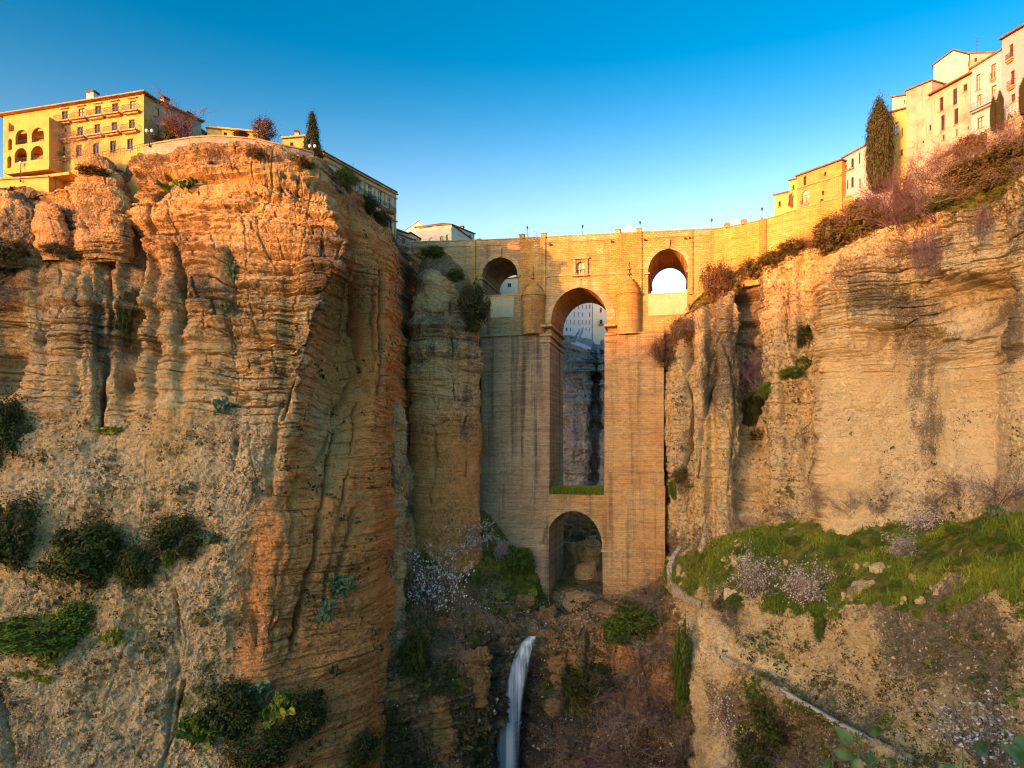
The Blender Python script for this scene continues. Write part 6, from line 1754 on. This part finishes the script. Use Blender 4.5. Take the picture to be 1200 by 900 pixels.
plant('green', 'ivy', SH, 'green ivy strip hanging beside the pale rock ribs', 800, 836, 18, 110)
for k, (u, vb, h) in enumerate(((760, 700, 84), (772, 704, 70), (783, 698, 92))):
    plant('sapling', 'bare_sapling', TR, ('thin bare sapling against the foot of the right pier, leftmost of three', 'thin bare sapling against the foot of the right pier, shortest of three', 'thin bare sapling beside the path, tallest of three')[k], u, vb, 22, h, 'bare saplings by the right pier')
# grass slope trees
plant('blossom', 'blossom_tree', TR, 'grey pink blossoming tree by the ruined wall on the grass slope', 886, 706, 44, 58)
plant('blossom', 'blossom_tree', TR, 'round grey blossoming tree in the middle of the grass slope', 948, 712, 48, 54)
plant('blossom', 'blossom_tree', TR, 'pale blossoming tree high on the grass slope, upper of two', 1084, 630, 40, 36)
plant('blossom', 'blossom_tree', TR, 'pale blossoming tree high on the grass slope, lower of two', 1066, 656, 38, 30)
plant('blossom', 'blossom_tree', TR, 'large white blossoming tree at the bottom right corner', 1168, 906, 110, 84)
plant('blossom', 'blossom_tree', TR, 'faint pink blossoming tree below the channel', 866, 880, 56, 66)
GBT = 'bare trees along the foot of the right cliff'
for k, (u, vb, w, h, lab) in enumerate(((925, 610, 40, 26, 'small bare tree at the cliff foot above the grass, leftmost of the row'), (963, 606, 44, 46, 'bare spreading tree at the cliff foot under the dark stain'), (1000, 606, 36, 40, 'grey bare tree at the cliff foot, middle of the row'),
                              (1030, 606, 36, 42, 'grey bare tree at the cliff foot right of the middle one'), (1100, 602, 46, 30, 'low bare tree at the cliff foot near the high blossoming trees'), (1140, 596, 50, 46, 'dark bare tree at the cliff foot toward the right edge'), (1186, 590, 60, 54, 'purple bare tree at the cliff foot cut by the right edge'), (880, 622, 40, 20, 'low bare bush at the cliff foot near the path'))):
    plant('purple' if k in (5, 6) else 'bare', 'bare_tree', TR, lab, u, vb, w, h, GBT)
GD = 'low dark shrubs on the grass slope'
for (u, vb, w, h) in ((1030, 640, 16, 14), (975, 655, 14, 16), (1000, 640, 14, 10), (1120, 628, 20, 12), (1150, 640, 18, 14), (1175, 636, 14, 12), (1128, 664, 16, 12), (870, 650, 16, 10), (930, 640, 16, 12), (1190, 650, 18, 14), (1050, 690, 14, 10), (990, 690, 12, 10)):
    plant('green', 'shrub', SH, 'small dark green shrub growing on the bright grass slope', u, vb, w, h, GD)
plant('agave', 'shrub', SH, 'spiky light green shrub on the grass at the right', 1172, 606, 20, 22)
# below the channel
plant('dark', 'shrub', SH, 'dark shrub below the channel, largest in the hollow', 918, 868, 64, 70)
plant('dark', 'shrub', SH, 'dark shrub at the bottom of the hollow below the channel', 888, 900, 50, 46)
plant('green', 'shrub', SH, 'green shrub at the top of the hollow below the channel', 892, 822, 36, 30)
plant('tangle', 'dry_shrub', SH, 'dry tangle at the right of the hollow below the channel', 938, 900, 46, 50)
plant('tangle', 'dry_shrub', SH, 'dry grey tangle beside the upper end of the channel', 858, 730, 30, 34)
plant('green', 'shrub', SH, 'green trailing weeds under the round blossoming tree', 962, 750, 14, 34)
plant('green', 'shrub', SH, 'green shrub just below the ruined wall', 862, 716, 24, 16)
plant('olive', 'shrub', SH, 'olive shrub on the rib beside the channel head', 846, 716, 20, 14)
# brushy bank below the right houses
GBR = 'brush on the bank below the right houses'
lst = [('rust', 842, 350, 32, 46), ('purple', 866, 336, 34, 30), ('olive', 884, 326, 34, 24), ('tangle', 816, 386, 28, 28), ('rust', 800, 404, 30, 34), ('tangle', 790, 420, 34, 32), ('rust', 776, 428, 28, 34), 
       ('olive', 908, 312, 34, 20), ('olive', 930, 300, 34, 20), ('purple', 952, 292, 30, 26), ('olive', 974, 296, 40, 34), ('rust', 992, 286, 46, 30), ('olive', 980, 274, 36, 24), ('olive', 1018, 276, 46, 40), ('rust', 1014, 256, 40, 26), ('green', 1000, 280, 26, 16),
       ('purple', 1056, 270, 70, 66), ('purple', 1082, 262, 70, 70), ('purple', 1104, 252, 66, 66), ('purple', 1046, 246, 54, 40), ('purple', 1070, 226, 60, 40), ('purple', 1096, 214, 60, 44), ('tangle', 1124, 236, 60, 46), ('tangle', 1128, 204, 50, 36), ('olive', 1136, 220, 50, 32),
       ('olive', 1160, 214, 46, 34), ('tangle', 1156, 190, 50, 34), ('rust', 1150, 178, 30, 24), ('olive', 1186, 196, 50, 34), ('purple', 1190, 176, 50, 40), ('olive', 1172, 218, 40, 26), ('tangle', 1196, 206, 34, 30), ('tangle', 1206, 170, 46, 36), ('green', 1110, 244, 34, 18), ('rust', 1136, 186, 24, 30), ('purple', 1116, 196, 44, 36), ('tangle', 1180, 158, 34, 20)]
labs = {'rust': 'rust brown leafy bush on the bank below the right houses', 'olive': 'olive brown bush on the bank below the right houses', 'tangle': 'dry tangled bush on the bank below the right houses', 'purple': 'purple grey bare bush on the bank below the sandy houses', 'green': 'green bush at the lower edge of the bank below the right houses'}
for (key, u, vb, w, h) in lst:
    plant(key, 'bush' if key in ('rust', 'olive', 'green') else 'dry_bush', SH, labs[key], u, vb, w, h, GBR)
plant('hanging', 'hanging_brush', SH, 'purple grey curtain of dead creeper hanging over the cliff, long part', 1090, 266, 34, 62, sink=0, Y=122.5)
plant('hanging', 'hanging_brush', SH, 'purple grey curtain of dead creeper hanging over the cliff, short left part', 1078, 270, 30, 54, sink=0, Y=124.5)
plant('hanging', 'hanging_brush', SH, 'grey green creeper hanging in a strip right of the overhang', 1150, 238, 22, 50, sink=0, Y=113)
# crevice plants
plant('dark', 'shrub', SH, 'dark green shrub deep in the crevice right of the bridge', 884, 512, 26, 52)
plant('purple', 'dry_shrub', SH, 'grey bare brush filling the crevice above the dark shrub', 896, 452, 36, 50)
plant('green', 'shrub', SH, 'bright green shrub on the slanting ledge of the right cliff, upper', 946, 432, 26, 16)
plant('green', 'shrub', SH, 'bright green shrub on the slanting ledge of the right cliff, lower', 928, 444, 26, 16)
plant('dark', 'shrub', SH, 'dark ivy patch on the cliff above the slanting ledge', 942, 406, 22, 28)
plant('green', 'shrub', SH, 'small green shrub low in the crevice right of the bridge', 900, 466, 20, 20)
plant('olive', 'shrub', SH, 'olive creeper at the foot of the right pier', 798, 566, 16, 20)
plant('green', 'shrub', SH, 'green creeper patches beside the lower right pier', 792, 584, 16, 22)
plant('purple', 'dry_shrub', SH, 'small bare bush high beside the right pier', 784, 412, 22, 30)

# grass strip on the ledge over the low arch
def tuft_field(name, pts, label, blade=(0.25, 0.55), per=7, wid=0.05, mat=None, kind='stuff', spread=0.25, tints=None):
    n = len(pts); P = np.repeat(np.array([tuple(p) for p in pts]), per, axis=0)
    m = len(P)
    P[:, 0] += rng.normal(size=m) * spread; P[:, 1] += rng.normal(size=m) * spread
    h = rng.uniform(blade[0], blade[1], m); a = rng.uniform(0, 2 * np.pi, m)
    w = np.stack([np.cos(a), np.sin(a), 0 * a], 1) * wid
    lean = rng.normal(size=(m, 3)) * 0.28; lean[:, 2] = 1
    tip = P + lean * h[:, None]
    v = np.stack([P - w, P + w, tip], 1).reshape(-1, 3)
    me = bpy.data.meshes.new(name)
    me.vertices.add(3 * m); me.vertices.foreach_set('co', v.astype(np.float32).ravel())
    me.loops.add(3 * m); me.loops.foreach_set('vertex_index', np.arange(3 * m, dtype=np.int32))
    me.polygons.add(m); me.polygons.foreach_set('loop_start', np.arange(0, 3 * m, 3, dtype=np.int32))
    me.update(calc_edges=True)
    at = me.attributes.new('tint', 'FLOAT_COLOR', 'POINT')
    t = np.clip((np.repeat(tints, per) if tints is not None else rng.uniform(0, 1, m)) + rng.normal(size=m) * 0.15, 0, 1)
    c = np.ones((3 * m, 4), np.float32); c[:, :3] = np.repeat(t, 3)[:, None]
    at.data.foreach_set('color', c.ravel())
    me.materials.append(mat or ML_GRASS)
    o = bpy.data.objects.new(name, me); COL.objects.link(o)
    return meta(o, label, None, None, kind)
pts = []
zl_ = zl0
for k in range(900):
    a = random.uniform(PL1 + .2, PR0 - .2); y = random.uniform(-2.0, 6)
    pts.append(to_bridge(a, y, zl_ - 0.02))
tuft_field('grass', pts, 'strip of bright green grass on the ledge over the low arch', (0.9, 2.3), 9, 0.10)
# grass on the slope and scrub on the rock faces
slope = bpy.data.objects['slope']
def surf_samples(ob, maskfn, n, seed):
    me = ob.data; N = len(me.vertices)
    co = np.empty(N * 3, np.float32); me.vertices.foreach_get('co', co); co = co.reshape(-1, 3)
    u = co[:, 0] / np.maximum(co[:, 1], 1) * F + CU; v = HV - co[:, 2] / np.maximum(co[:, 1], 1) * F
    m = maskfn(co, u, v)
    idx = np.nonzero((m > 0) & (u > -40) & (u < 1240) & (v > 100) & (v < 960))[0]
    p = m[idx] / m[idx].sum()
    r_ = np.random.RandomState(seed)
    return co[r_.choice(idx, size=min(n, len(idx)), replace=False, p=p)]
gp = surf_samples(slope, lambda c, u, v: np.clip(grass_mask(c, u, v), 0, 1) * np.clip(0.30 + 1.4 * fbm(c * 0.15, 3, 101), 0, 1) * np.clip(1.0 - 1.2 * sstep(0.22, 0.5, fbm(c * 0.14, 3, 99)), 0, 1), 13000, 4)
tuft_field('grass', gp, 'bright green and yellowish grass covering the slope below the right cliff', (0.25, 0.7), 5, 0.09, spread=0.35, tints=np.clip(0.45 + 0.9 * fbm(gp * 0.13, 3, 102), 0, 1))
def scrub(name, ob, maskfn, n, seed, label, mat, size, nl=9):
    p = surf_samples(ob, maskfn, n, seed)
    k = len(p)
    s = np.random.RandomState(seed).lognormal(0, 0.5, k) * size
    P = np.repeat(p, nl, 0) + rng.normal(size=(k * nl, 3)) * np.repeat(s, nl)[:, None] * 0.45
    N = rng.normal(size=(k * nl, 3)) + np.array([0, -0.8, 0.8]); N /= np.linalg.norm(N, axis=1)[:, None]
    me = leaf_mesh(name, P, N, np.repeat(s, nl) * rng.uniform(0.4, 0.9, k * nl), np.clip(np.repeat(rng.uniform(0, 1, k), nl), 0, 1), mat, 0.6)
    o = bpy.data.objects.new(name, me); COL.objects.link(o)
    return meta(o, label, None, None, 'stuff')
def m_low_left(c, u, v): return sstep(400, 560, v) * (1 - sstep(270, 330, u)) * np.clip(0.2 + fbm(c * 0.2, 3, 103), 0, 1) + 0.25 * np.exp(-((v - 185) / 14)**2) + 0.12 * np.clip(fbm(c * 0.25, 3, 109) - 0.1, 0, 1)
scrub('scrub', bpy.data.objects['cliff_left'], m_low_left, 2600, 5, 'tiny dry plants scattered over the left cliff', ML_OLIVE, 0.42)
scrub('scrub', bpy.data.objects['cliff_left'], lambda c, u, v: (u > 330) * (u < 480) * (v > 400) * np.clip(fbm(c * 0.2, 3, 107), 0, 1), 420, 8, 'dark tufts on the orange hollow and buttress of the left cliff', ML_DARK, 0.55)
scrub('scrub', slope, lambda c, u, v: (1 - grass_mask(c, u, v)) * (u > 850) * np.clip(0.15 + fbm(c * 0.22, 3, 104), 0, 1), 2600, 6, 'tiny green and dry plants scattered over the conglomerate rock', ML_OLIVE, 0.34)
scrub('scrub', slope, lambda c, u, v: (1 - grass_mask(c, u, v)) * (u > 850) * np.clip(fbm(c * 0.16, 3, 114), 0, 1), 700, 16, 'dark green tufts on the conglomerate rock below the grass', ML_GREEN, 0.5)
scrub('scrub', bpy.data.objects['cliff_right'], lambda c, u, v: np.clip(fbm(c * np.array([.2, .2, .06]), 3, 105) - 0.05, 0, 1) * ((u < 960) + 0.35 * (v > 480)) + 1.2 * (v < np.interp(u, [780, 838, 876, 940, 970, 1045, 1124, 1204], [400, 352, 338, 302, 300, 272, 254, 216])), 3000, 7, 'tiny dry plants scattered over the right cliff and its bank', ML_OLIVE, 0.45)
scrub('scrub', bpy.data.objects['gorge_bank'], lambda c, u, v: (v > 640) * np.clip(0.1 + fbm(c * 0.15, 3, 106), 0, 1) * (1 - blob(u, v, 604, 830, 34, 130)), 5500, 9, 'dry undergrowth covering the brown gorge bank', ML_OLIVE, 0.5)

# loose pebbles and conglomerate stones weathering out of the rock
def pebbles(name, ob, maskfn, n, seed, label, size, mat):
    p = surf_samples(ob, maskfn, n, seed); k = len(p)
    rs = np.random.RandomState(seed)
    s_ = np.clip(rs.lognormal(0, 0.45, k) * size, 0.06, 0.7)
    dirs = np.array([[1, 0, 0], [-1, 0, 0], [0, 1, 0], [0, -1, 0], [0, 0, 1], [0, 0, -1]], float)
    V = p[:, None, :] + dirs[None] * (s_[:, None, None] * rs.uniform(0.6, 1.3, (k, 6, 1))) + rs.normal(size=(k, 6, 3)) * s_[:, None, None] * 0.2
    fs = np.array([[0, 2, 4], [2, 1, 4], [1, 3, 4], [3, 0, 4], [2, 0, 5], [1, 2, 5], [3, 1, 5], [0, 3, 5]])
    f = (np.arange(k)[:, None, None] * 6 + fs[None]).reshape(-1, 3)
    me = bpy.data.meshes.new(name)
    me.vertices.add(6 * k); me.vertices.foreach_set('co', V.astype(np.float32).ravel())
    me.loops.add(f.size); me.loops.foreach_set('vertex_index', f.astype(np.int32).ravel())
    me.polygons.add(len(f)); me.polygons.foreach_set('loop_start', np.arange(0, f.size, 3, dtype=np.int32))
    me.update(calc_edges=True)
    at = me.attributes.new('tint', 'FLOAT_COLOR', 'POINT')
    c = np.ones((6 * k, 4), np.float32); c[:, :3] = np.repeat(rs.uniform(0, 1, k), 6)[:, None]
    at.data.foreach_set('color', c.ravel())
    me.materials.append(mat)
    o = bpy.data.objects.new(name, me); COL.objects.link(o)
    return meta(o, label, None, None, 'stuff')
M_PEB = mat_leaf('weathered pebbles', (0.20, 0.14, 0.075), (0.60, 0.45, 0.25), 0.95)
pebbles('rubble', slope, lambda c, u, v: (1 - grass_mask(c, u, v)) * np.clip(0.4 + fbm(c * 0.15, 3, 121), 0.05, 1), 3500, 21, 'pebbles weathering out of the conglomerate rock below the grass', 0.13, M_PEB)
pebbles('rubble', bpy.data.objects['cliff_left'], lambda c, u, v: sstep(430, 560, v) * (1 - sstep(280, 330, u)) * np.clip(0.4 + fbm(c * 0.15, 3, 122), 0.05, 1), 3000, 22, 'pebbles weathering out of the lower left cliff', 0.13, M_PEB)
pebbles('rubble', bpy.data.objects['gorge_bank'], lambda c, u, v: (v > 690) * np.clip(0.2 + fbm(c * 0.2, 3, 123), 0.0, 1) + 1.5 * blob(u, v, 680, 715, 50, 20), 1100, 23, 'broken stones strewn over the gorge bank', 0.22, M_PEB)
# ------------------------------------------------ waterfall, stream, boulders, path, ruined wall, leaves close by
def mat_water():
    m, ns, ls, b = newmat('falling water')
    at = nd(ns, 'ShaderNodeAttribute', attribute_name='veil')
    sp = ns.new('ShaderNodeSeparateColor'); ls.new(at.outputs['Color'], sp.inputs[0])
    n = noise(ns, ls, coords(ns, ls, (0.8, 0.8, 0.015), True), 1.4, 2, 0.5)
    ls.new(mixc(ns, ls, mrange(ns, ls, n, 0.3, 0.7), (0.50, 0.56, 0.60), (0.78, 0.80, 0.80)), b.inputs['Base Color'])
    b.inputs['Roughness'].default_value = 0.6
    ls.new(math_(ns, ls, 'MULTIPLY', sp.outputs[0], mrange(ns, ls, n, 0.32, 0.62, 0.55, 0.96)), b.inputs['Alpha'])
    return m
M_FALL = mat_water()
def mat_stream():
    m, ns, ls, b = newmat('stream water')
    b.inputs['Base Color'].default_value = (0.02, 0.028, 0.03, 1); b.inputs['Roughness'].default_value = 0.4
    b.inputs['Specular IOR Level'].default_value = 0.5
    n = noise(ns, ls, coords(ns, ls, (1, 1, 1), True), 1.2, 3); bump(ns, ls, b, n, 0.4, 0.1)
    return m
M_STREAM = mat_stream()
def build_fall():
    path = [(624, 743, 155.8, 5.0), (619, 750, 154.3, 8.5), (612, 768, 153.2, 10.5), (606, 790, 152.7, 12.5), (600, 820, 152.4, 13), (596, 855, 152.2, 14), (593, 900, 152, 15), (591, 960, 151.9, 16), (590, 1030, 151.8, 17)]
    nu = 24; V = []; Fc = []
    rg = np.random.RandomState(3); off = rg.normal(size=nu) * 0.03
    tt = np.linspace(0, len(path) - 1, 70)
    for t in tt:
        k = min(int(t), len(path) - 2); s = t - k
        a = np.array(path[k]) * (1 - s) + np.array(path[k + 1]) * s
        cx, cy, cz = W(a[0], a[1], a[2]); hw = a[3] / F * a[2]
        for i in range(nu):
            q = i / (nu - 1) * 2 - 1
            V.append((cx + hw * q, cy - 1.1 - 0.9 * math.sqrt(max(0, 1 - q * q)) + off[i] * min(1, t), cz))
    for r_ in range(len(tt) - 1):
        for i in range(nu - 1):
            Fc.append((r_ * nu + i, r_ * nu + i + 1, (r_ + 1) * nu + i + 1, (r_ + 1) * nu + i))
    q = MB(); q.add(V, Fc)
    o = q.build('waterfall', M_FALL, None, True)
    at = o.data.attributes.new('veil', 'FLOAT_COLOR', 'POINT')
    c = []
    for r_, t in enumerate(tt):
        for i in range(nu):
            e = abs(i / (nu - 1) * 2 - 1)
            a_ = (1 - e ** 2.2) * (0.95 - 0.25 * r_ / len(tt))
            c += [a_, a_, a_, 1.0]
    at.data.foreach_set('color', c)
    meta(o, 'thin white waterfall dropping from the rock lip into the gorge', 'waterfall', None, 'structure')
build_fall()
# stream through the low arch to the lip
pts = [(692, 674, 196, 1.6), (690, 690, 178, 1.8), (676, 703, 172.5, 2.0), (670, 707, 171, 1.6)]
q = MB(); prev = None
for (u, v, Y, w) in pts:
    x, y, z = W(u, v, Y)
    w *= 0.4
    cur = ((x - w, y, z + 0.2), (x + w, y, z + 0.2))
    if prev: q.quad(prev[0], prev[1], cur[1], cur[0])
    prev = cur
meta(q.build('stream', M_STREAM), 'dark stream running under the low arch to the waterfall', None, None, 'structure')
# boulders under and before the low arch
rock('boulder', [(640, 676, 706, 196), (648, 676, 708, 195.5), (660, 681, 708, 195.5), (668, 684, 707, 196)], 70, 50, 'flat topped grey block under the low arch', painter(0.35, 0.0, 0.3, 0.2, 0.7, 0.3, 101))
rock('boulder', [(664, 677, 700, 186), (675, 674, 702, 185), (686, 676, 703, 185), (694, 680, 702, 185.5)], 70, 50, 'rounded tan boulder at the water under the low arch', painter(0.05, 0.25, 0.2, 0.1, 0.7, 0.3, 103, veg0=0.0))
rock('boulder', [(630, 686, 700, 204), (640, 684, 703, 203), (652, 684, 704, 203)], 50, 40, 'pale grey boulder at the back of the low arch', painter(0.55, 0, 0.3, 0.2, 0.7, 0.3, 105, pale0=0.3))
rock('boulder', [(640, 662, 676, 199), (660, 658, 680, 198), (690, 656, 684, 197)], 60, 60, 'dark upright rock at the left under the low arch', painter(0.8, 0, 0.3, 0.2, 0.8, 0.4, 107))
rock('boulder', [(700, 663, 700, 171), (708, 660, 706, 169.5), (718, 660, 708, 168.5), (730, 662, 706, 167.5)], 90, 60, 'brown boulder in the stream bed before the low arch', painter(0.2, 0.3, 0.4, 0.2, 0.9, 0.5, 109, veg0=-0.05))
rock('boulder', [(706, 708, 728, 169), (714, 704, 732, 168), (726, 704, 734, 167)], 60, 46, 'smaller brown boulder right of the one in the stream bed', painter(0.25, 0.2, 0.4, 0.2, 0.9, 0.5, 111))
# path on the slope left end, with its low wall
q = MB(); prev = None
for (u, v, Y, w) in ((797, 640, 160, .4), (789, 652, 158.5, .4), (784, 664, 158, .5), (785, 676, 156.8, .5), (792, 688, 154.5, .6), (806, 698, 151, .5), (824, 706, 146.5, .4)):
    x, y, z = W(u, v, Y)
    cur = ((x - w, y + .3, z + 0.12), (x + w, y - .3, z + 0.12), (x + w, y - .3, z - 1.5), (x - w, y + .3, z - 1.5))
    if prev:
        q.quad(prev[0], prev[1], cur[1], cur[0]); q.quad(prev[1], prev[2], cur[2], cur[1]); q.quad(prev[3], prev[0], cur[0], cur[3])
    prev = cur
meta(q.build('path', mat_plain('pale worn path', (0.30, 0.24, 0.17), 0.9, 0.45, 2)), 'narrow pale path curving round the end of the grass slope', None, None, 'structure')
M_RUIN = mat_plaster('ruined limewash', (0.60, 0.46, 0.28), (0.32, 0.22, 0.12), 0.6)
M_CHAN = mat_plaster('channel concrete', (0.46, 0.40, 0.31), (0.22, 0.18, 0.13), 0.6)
# ruined wall pieces
rw_ = empty('ruined_wall', W(858, 702, 135.6), R(-24), 'small roofless ruin of pale plaster on the edge of the grass slope', 'ruin')
def jag(mb, x0, x1, y0, y1, z0, tops):
    n = len(tops) - 1
    wall_open(mb, x0, x1, z0, lambda x: float(np.interp(x, np.linspace(x0, x1, n + 1), tops)), [], y0, y1, dx=0.35)
q = MB(); jag(q, -1.6, 1.2, 0, 0.5, -2.5, [1.8, 2.2, 1.7, 2.0, 1.2]); q.build('front_wall', M_RUIN, rw_)
q = MB(); jag(q, 2.2, 3.4, -0.3, 0.2, -2.5, [2.0, 1.9, 2.1]); jag(q, 3.402, 3.9, -0.3, 3.0, -2.5, [1.9, 1.0]); q.build('corner_wall', M_RUIN, rw_)
q = MB(); jag(q, 5.0, 7.2, -1.2, -0.6, -2.5, [0.6, 1.2, 0.9, 0.3]); q.build('broken_wall', M_RUIN, rw_)
# water channel wall along the rock
def ribbon(name, pts, w, h, mat, label, cat):
    q = MB(); prev = None
    for (u, v, Y) in pts:
        x, y, z = W(u, v, Y)
        cur = [(x, y, z - h), (x, y, z), (x + w * .8, y + w * .6, z), (x + w * .8, y + w * .6, z - h)]
        if prev:
            for i in range(4): q.quad(prev[i], prev[(i + 1) % 4], cur[(i + 1) % 4], cur[i])
        prev = cur
    return meta(q.build(name, mat), label, cat)
ribbon('channel_wall', [(842, 768, 129), (852, 771, 127.5), (868, 780.5, 124.6), (890, 794.5, 119.5), (920, 810, 114.5), (949, 827, 109.6), (980, 845, 104.4), (1008, 859, 100), (1045, 881, 95), (1080, 900, 90.9), (1115, 916, 86)], 0.5, 0.9, M_CHAN, 'low stone wall of the old water channel across the rock', 'wall')
ribbon('steps_wall', [(838, 722, 140), (844, 735, 137.5), (848, 750, 134), (846, 762, 131.5)], 0.5, 1.4, M_CHAN, 'broken stone steps leading down to the water channel', 'steps')
# utility post on the slope
po = empty('post', W(872, 668, 139), 0, 'small pale wooden utility post with three crossbars on the grass slope', 'post')
q = MB(); q.bar((0, 0, -.3), (0, 0, 3.0), 0.08, 0.06); q.build('pole', M_FRAMEW, po)
for z_ in (1.9, 2.35, 2.8):
    q = MB(); q.box(-0.55, 0.55, -0.05, 0.05, z_ - 0.06, z_ + 0.06); q.build('crossbar', M_FRAMEW, po)
# leaves of plants growing on the knoll close to the camera
def mat_nearleaf():
    m, ns, ls, b = newmat('broad green leaves')
    n = noise(ns, ls, coords(ns, ls), 9, 3)
    ls.new(mixc(ns, ls, mrange(ns, ls, n, 0.35, 0.65), (0.022, 0.055, 0.008), (0.075, 0.115, 0.018)), b.inputs['Base Color'])
    b.inputs['Roughness'].default_value = 0.45; b.inputs['Specular IOR Level'].default_value = 0.3
    return m
M_NEAR = mat_nearleaf()
def sprig(u, vtop, Y, n, label, seed, hgt=0.9, size=0.17):
    rg = random.Random(seed)
    top = Vector(W(u, vtop, Y))
    base = Vector((top.x, top.y, -1.7 - 0.62 * (math.hypot(top.x, top.y) - 1.2) - 0.05))
    r = empty('leafy_stem', base, 0, label, 'plant', 'leafy stems close to the camera')
    H = top.z - base.z
    q = MB(); q.tube([(0, 0, 0), (0.03, 0.02, H * .5), (0, 0, H)], [0.014, 0.011, 0.004], 6)
    for k in range(2): q.tube([(0, 0, H * .45), (rg.uniform(-.2, .2), rg.uniform(-.1, .1), H * .8), (rg.uniform(-.3, .3), rg.uniform(-.15, .15), H * rg.uniform(.9, 1.0))], [0.009, 0.007, 0.003], 6)
    q.build('stem', M_NEAR, r, True)
    for k in range(n):
        t = 1 - 0.55 * k / n * rg.uniform(0.6, 1)
        a = k * 2.4 + rg.uniform(-.4, .4)
        nrm = Vector((rg.gauss(0, .45), -1 + rg.gauss(0, .3), 0.55 + rg.gauss(0, .3))).normalized()
        d = (Vector((math.cos(a), 0, math.sin(a) * 0.8 - 0.1)) - nrm * nrm.dot(Vector((math.cos(a), 0, math.sin(a) * 0.8 - 0.1)))).normalized()
        s = size * rg.uniform(0.7, 1.25)
        side = nrm.cross(d).normalized(); up = nrm
        p0 = Vector((rg.uniform(-.1, .1), rg.uniform(-.05, .05), H * t))
        vv, ff = [], []
        m = 6
        for i in range(m + 1):
            f_ = i / m; wd = 0.30 * s * math.sin(math.pi * min(1, f_ ** 0.75 * 0.94 + 0.06)) ** 0.9
            c = p0 + d * s * f_ + up * (-0.35 * s * f_ * f_)
            vv += [c - side * wd + up * wd * 0.35, c, c + side * wd + up * wd * 0.35]
        for i in range(m):
            for j in (0, 1): ff.append((3 * i + j, 3 * i + j + 1, 3 * i + 4 + j, 3 * i + 3 + j))
        l = MB(); l.add(vv, ff); l.build('leaf', M_NEAR, r, True)
sprig(1006, 858, 5.0, 9, 'broad leaved green stem close to the camera, left one, with a shiny leaf', 1)
sprig(976, 880, 5.2, 5, 'short broad leaved green stem left of the shiny leaved one', 2, size=0.13)
sprig(1128, 876, 4.6, 8, 'broad leaved green stem close to the camera below the white blossoming tree', 3)
sprig(1180, 872, 4.4, 8, 'broad leaved green stem close to the camera at the bottom right corner', 4)
sprig(1045, 888, 5.0, 6, 'low broad leaved stem between the two taller leafy stems', 5, size=0.13)

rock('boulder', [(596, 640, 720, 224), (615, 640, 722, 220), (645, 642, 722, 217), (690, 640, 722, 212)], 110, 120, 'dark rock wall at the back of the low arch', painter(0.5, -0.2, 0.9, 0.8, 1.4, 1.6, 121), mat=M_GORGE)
# boulders and broken ledges round the stream and the foot of the right pier
_bl = ((712, 728, 26, 16, 160, 'tan boulder on the lip of the gorge right of the stream'), (672, 744, 34, 14, 156.5, 'low broad rock on the lip just right of the waterfall'), (700, 750, 26, 18, 155.5, 'cracked brown rock on the lip between the waterfall and the green shrubs'),
       (640, 722, 22, 16, 163, 'grey rock at the left bank of the stream'), (618, 712, 30, 22, 163, 'pale rock on the bank above the waterfall'), (732, 775, 30, 30, 154, 'orange rock face bulging under the green shrubs below the pier'), (690, 772, 32, 22, 154.5, 'rough brown rock under the lip of the gorge'),
       (655, 790, 24, 40, 153, 'upright dark rock beside the waterfall'), (650, 850, 26, 60, 152, 'tall wet rock rib right of the falling water'), (556, 800, 40, 60, 142.5, 'brown rock rib left of the falling water'), (510, 860, 46, 70, 136, 'large brown rock rib at the bottom left of the gorge'),
       (450, 830, 40, 70, 132, 'reddish rock rib below the orange buttress'), (548, 742, 34, 26, 152, 'brown rock under the blossoming almond tree bank'), (780, 800, 26, 50, 150, 'brown rock beside the hanging ivy strip'), (716, 880, 36, 50, 149, 'dark rock at the bottom of the gorge below the brush'))
for k, (u, v, w, h, Y, lab) in enumerate(_bl):
    rg = random.Random(k); a = w / 2
    rows = []
    for t in (0, 0.3, 0.65, 1.0):
        f_ = 0.72 + 0.3 * math.sin(0.5 + 2.2 * t) + rg.uniform(-.06, .06); sh = rg.uniform(-.12, .12) * w
        rows.append((v - h / 2 + h * t, u - a * f_ + sh, u + a * f_ + sh, Y + 0.8 * (1 - t)))
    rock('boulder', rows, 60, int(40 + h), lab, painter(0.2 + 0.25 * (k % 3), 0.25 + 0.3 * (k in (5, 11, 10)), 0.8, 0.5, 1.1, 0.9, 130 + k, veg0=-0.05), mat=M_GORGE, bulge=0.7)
# stones lying in the grass
_gs = ((850, 655, 12, 8), (866, 640, 9, 6), (1018, 662, 12, 8), (1032, 668, 18, 12), (1046, 664, 12, 8), (1128, 650, 8, 8), (1110, 676, 8, 9), (1136, 680, 9, 12), (1150, 690, 8, 10), (1166, 674, 8, 8), (1100, 694, 10, 10), (1080, 704, 9, 12), (1058, 706, 8, 12), (1190, 670, 8, 8), (990, 700, 12, 12))
for k, (u, v, w, h) in enumerate(_gs):
    p_, _, _ = hit(u, v); w *= 0.75; h *= 0.75
    rw2 = [(v - h / 2, u - w * .3, u + w * .3, p_.y), (v, u - w * .5, u + w * .5, p_.y - .5), (v + h / 2, u - w * .5, u + w * .45, p_.y - .6)]
    o = rock('stone', rw2, 26, 24, 'pale stone sticking out of the grass slope', painter(0.0, 0.0, 0.4, 0.2, 0.8, 0.4, 160 + k, pale0=0.25, veg0=-0.5), mat=M_ROCK_R)
    o['group'] = 'stones in the grass slope'
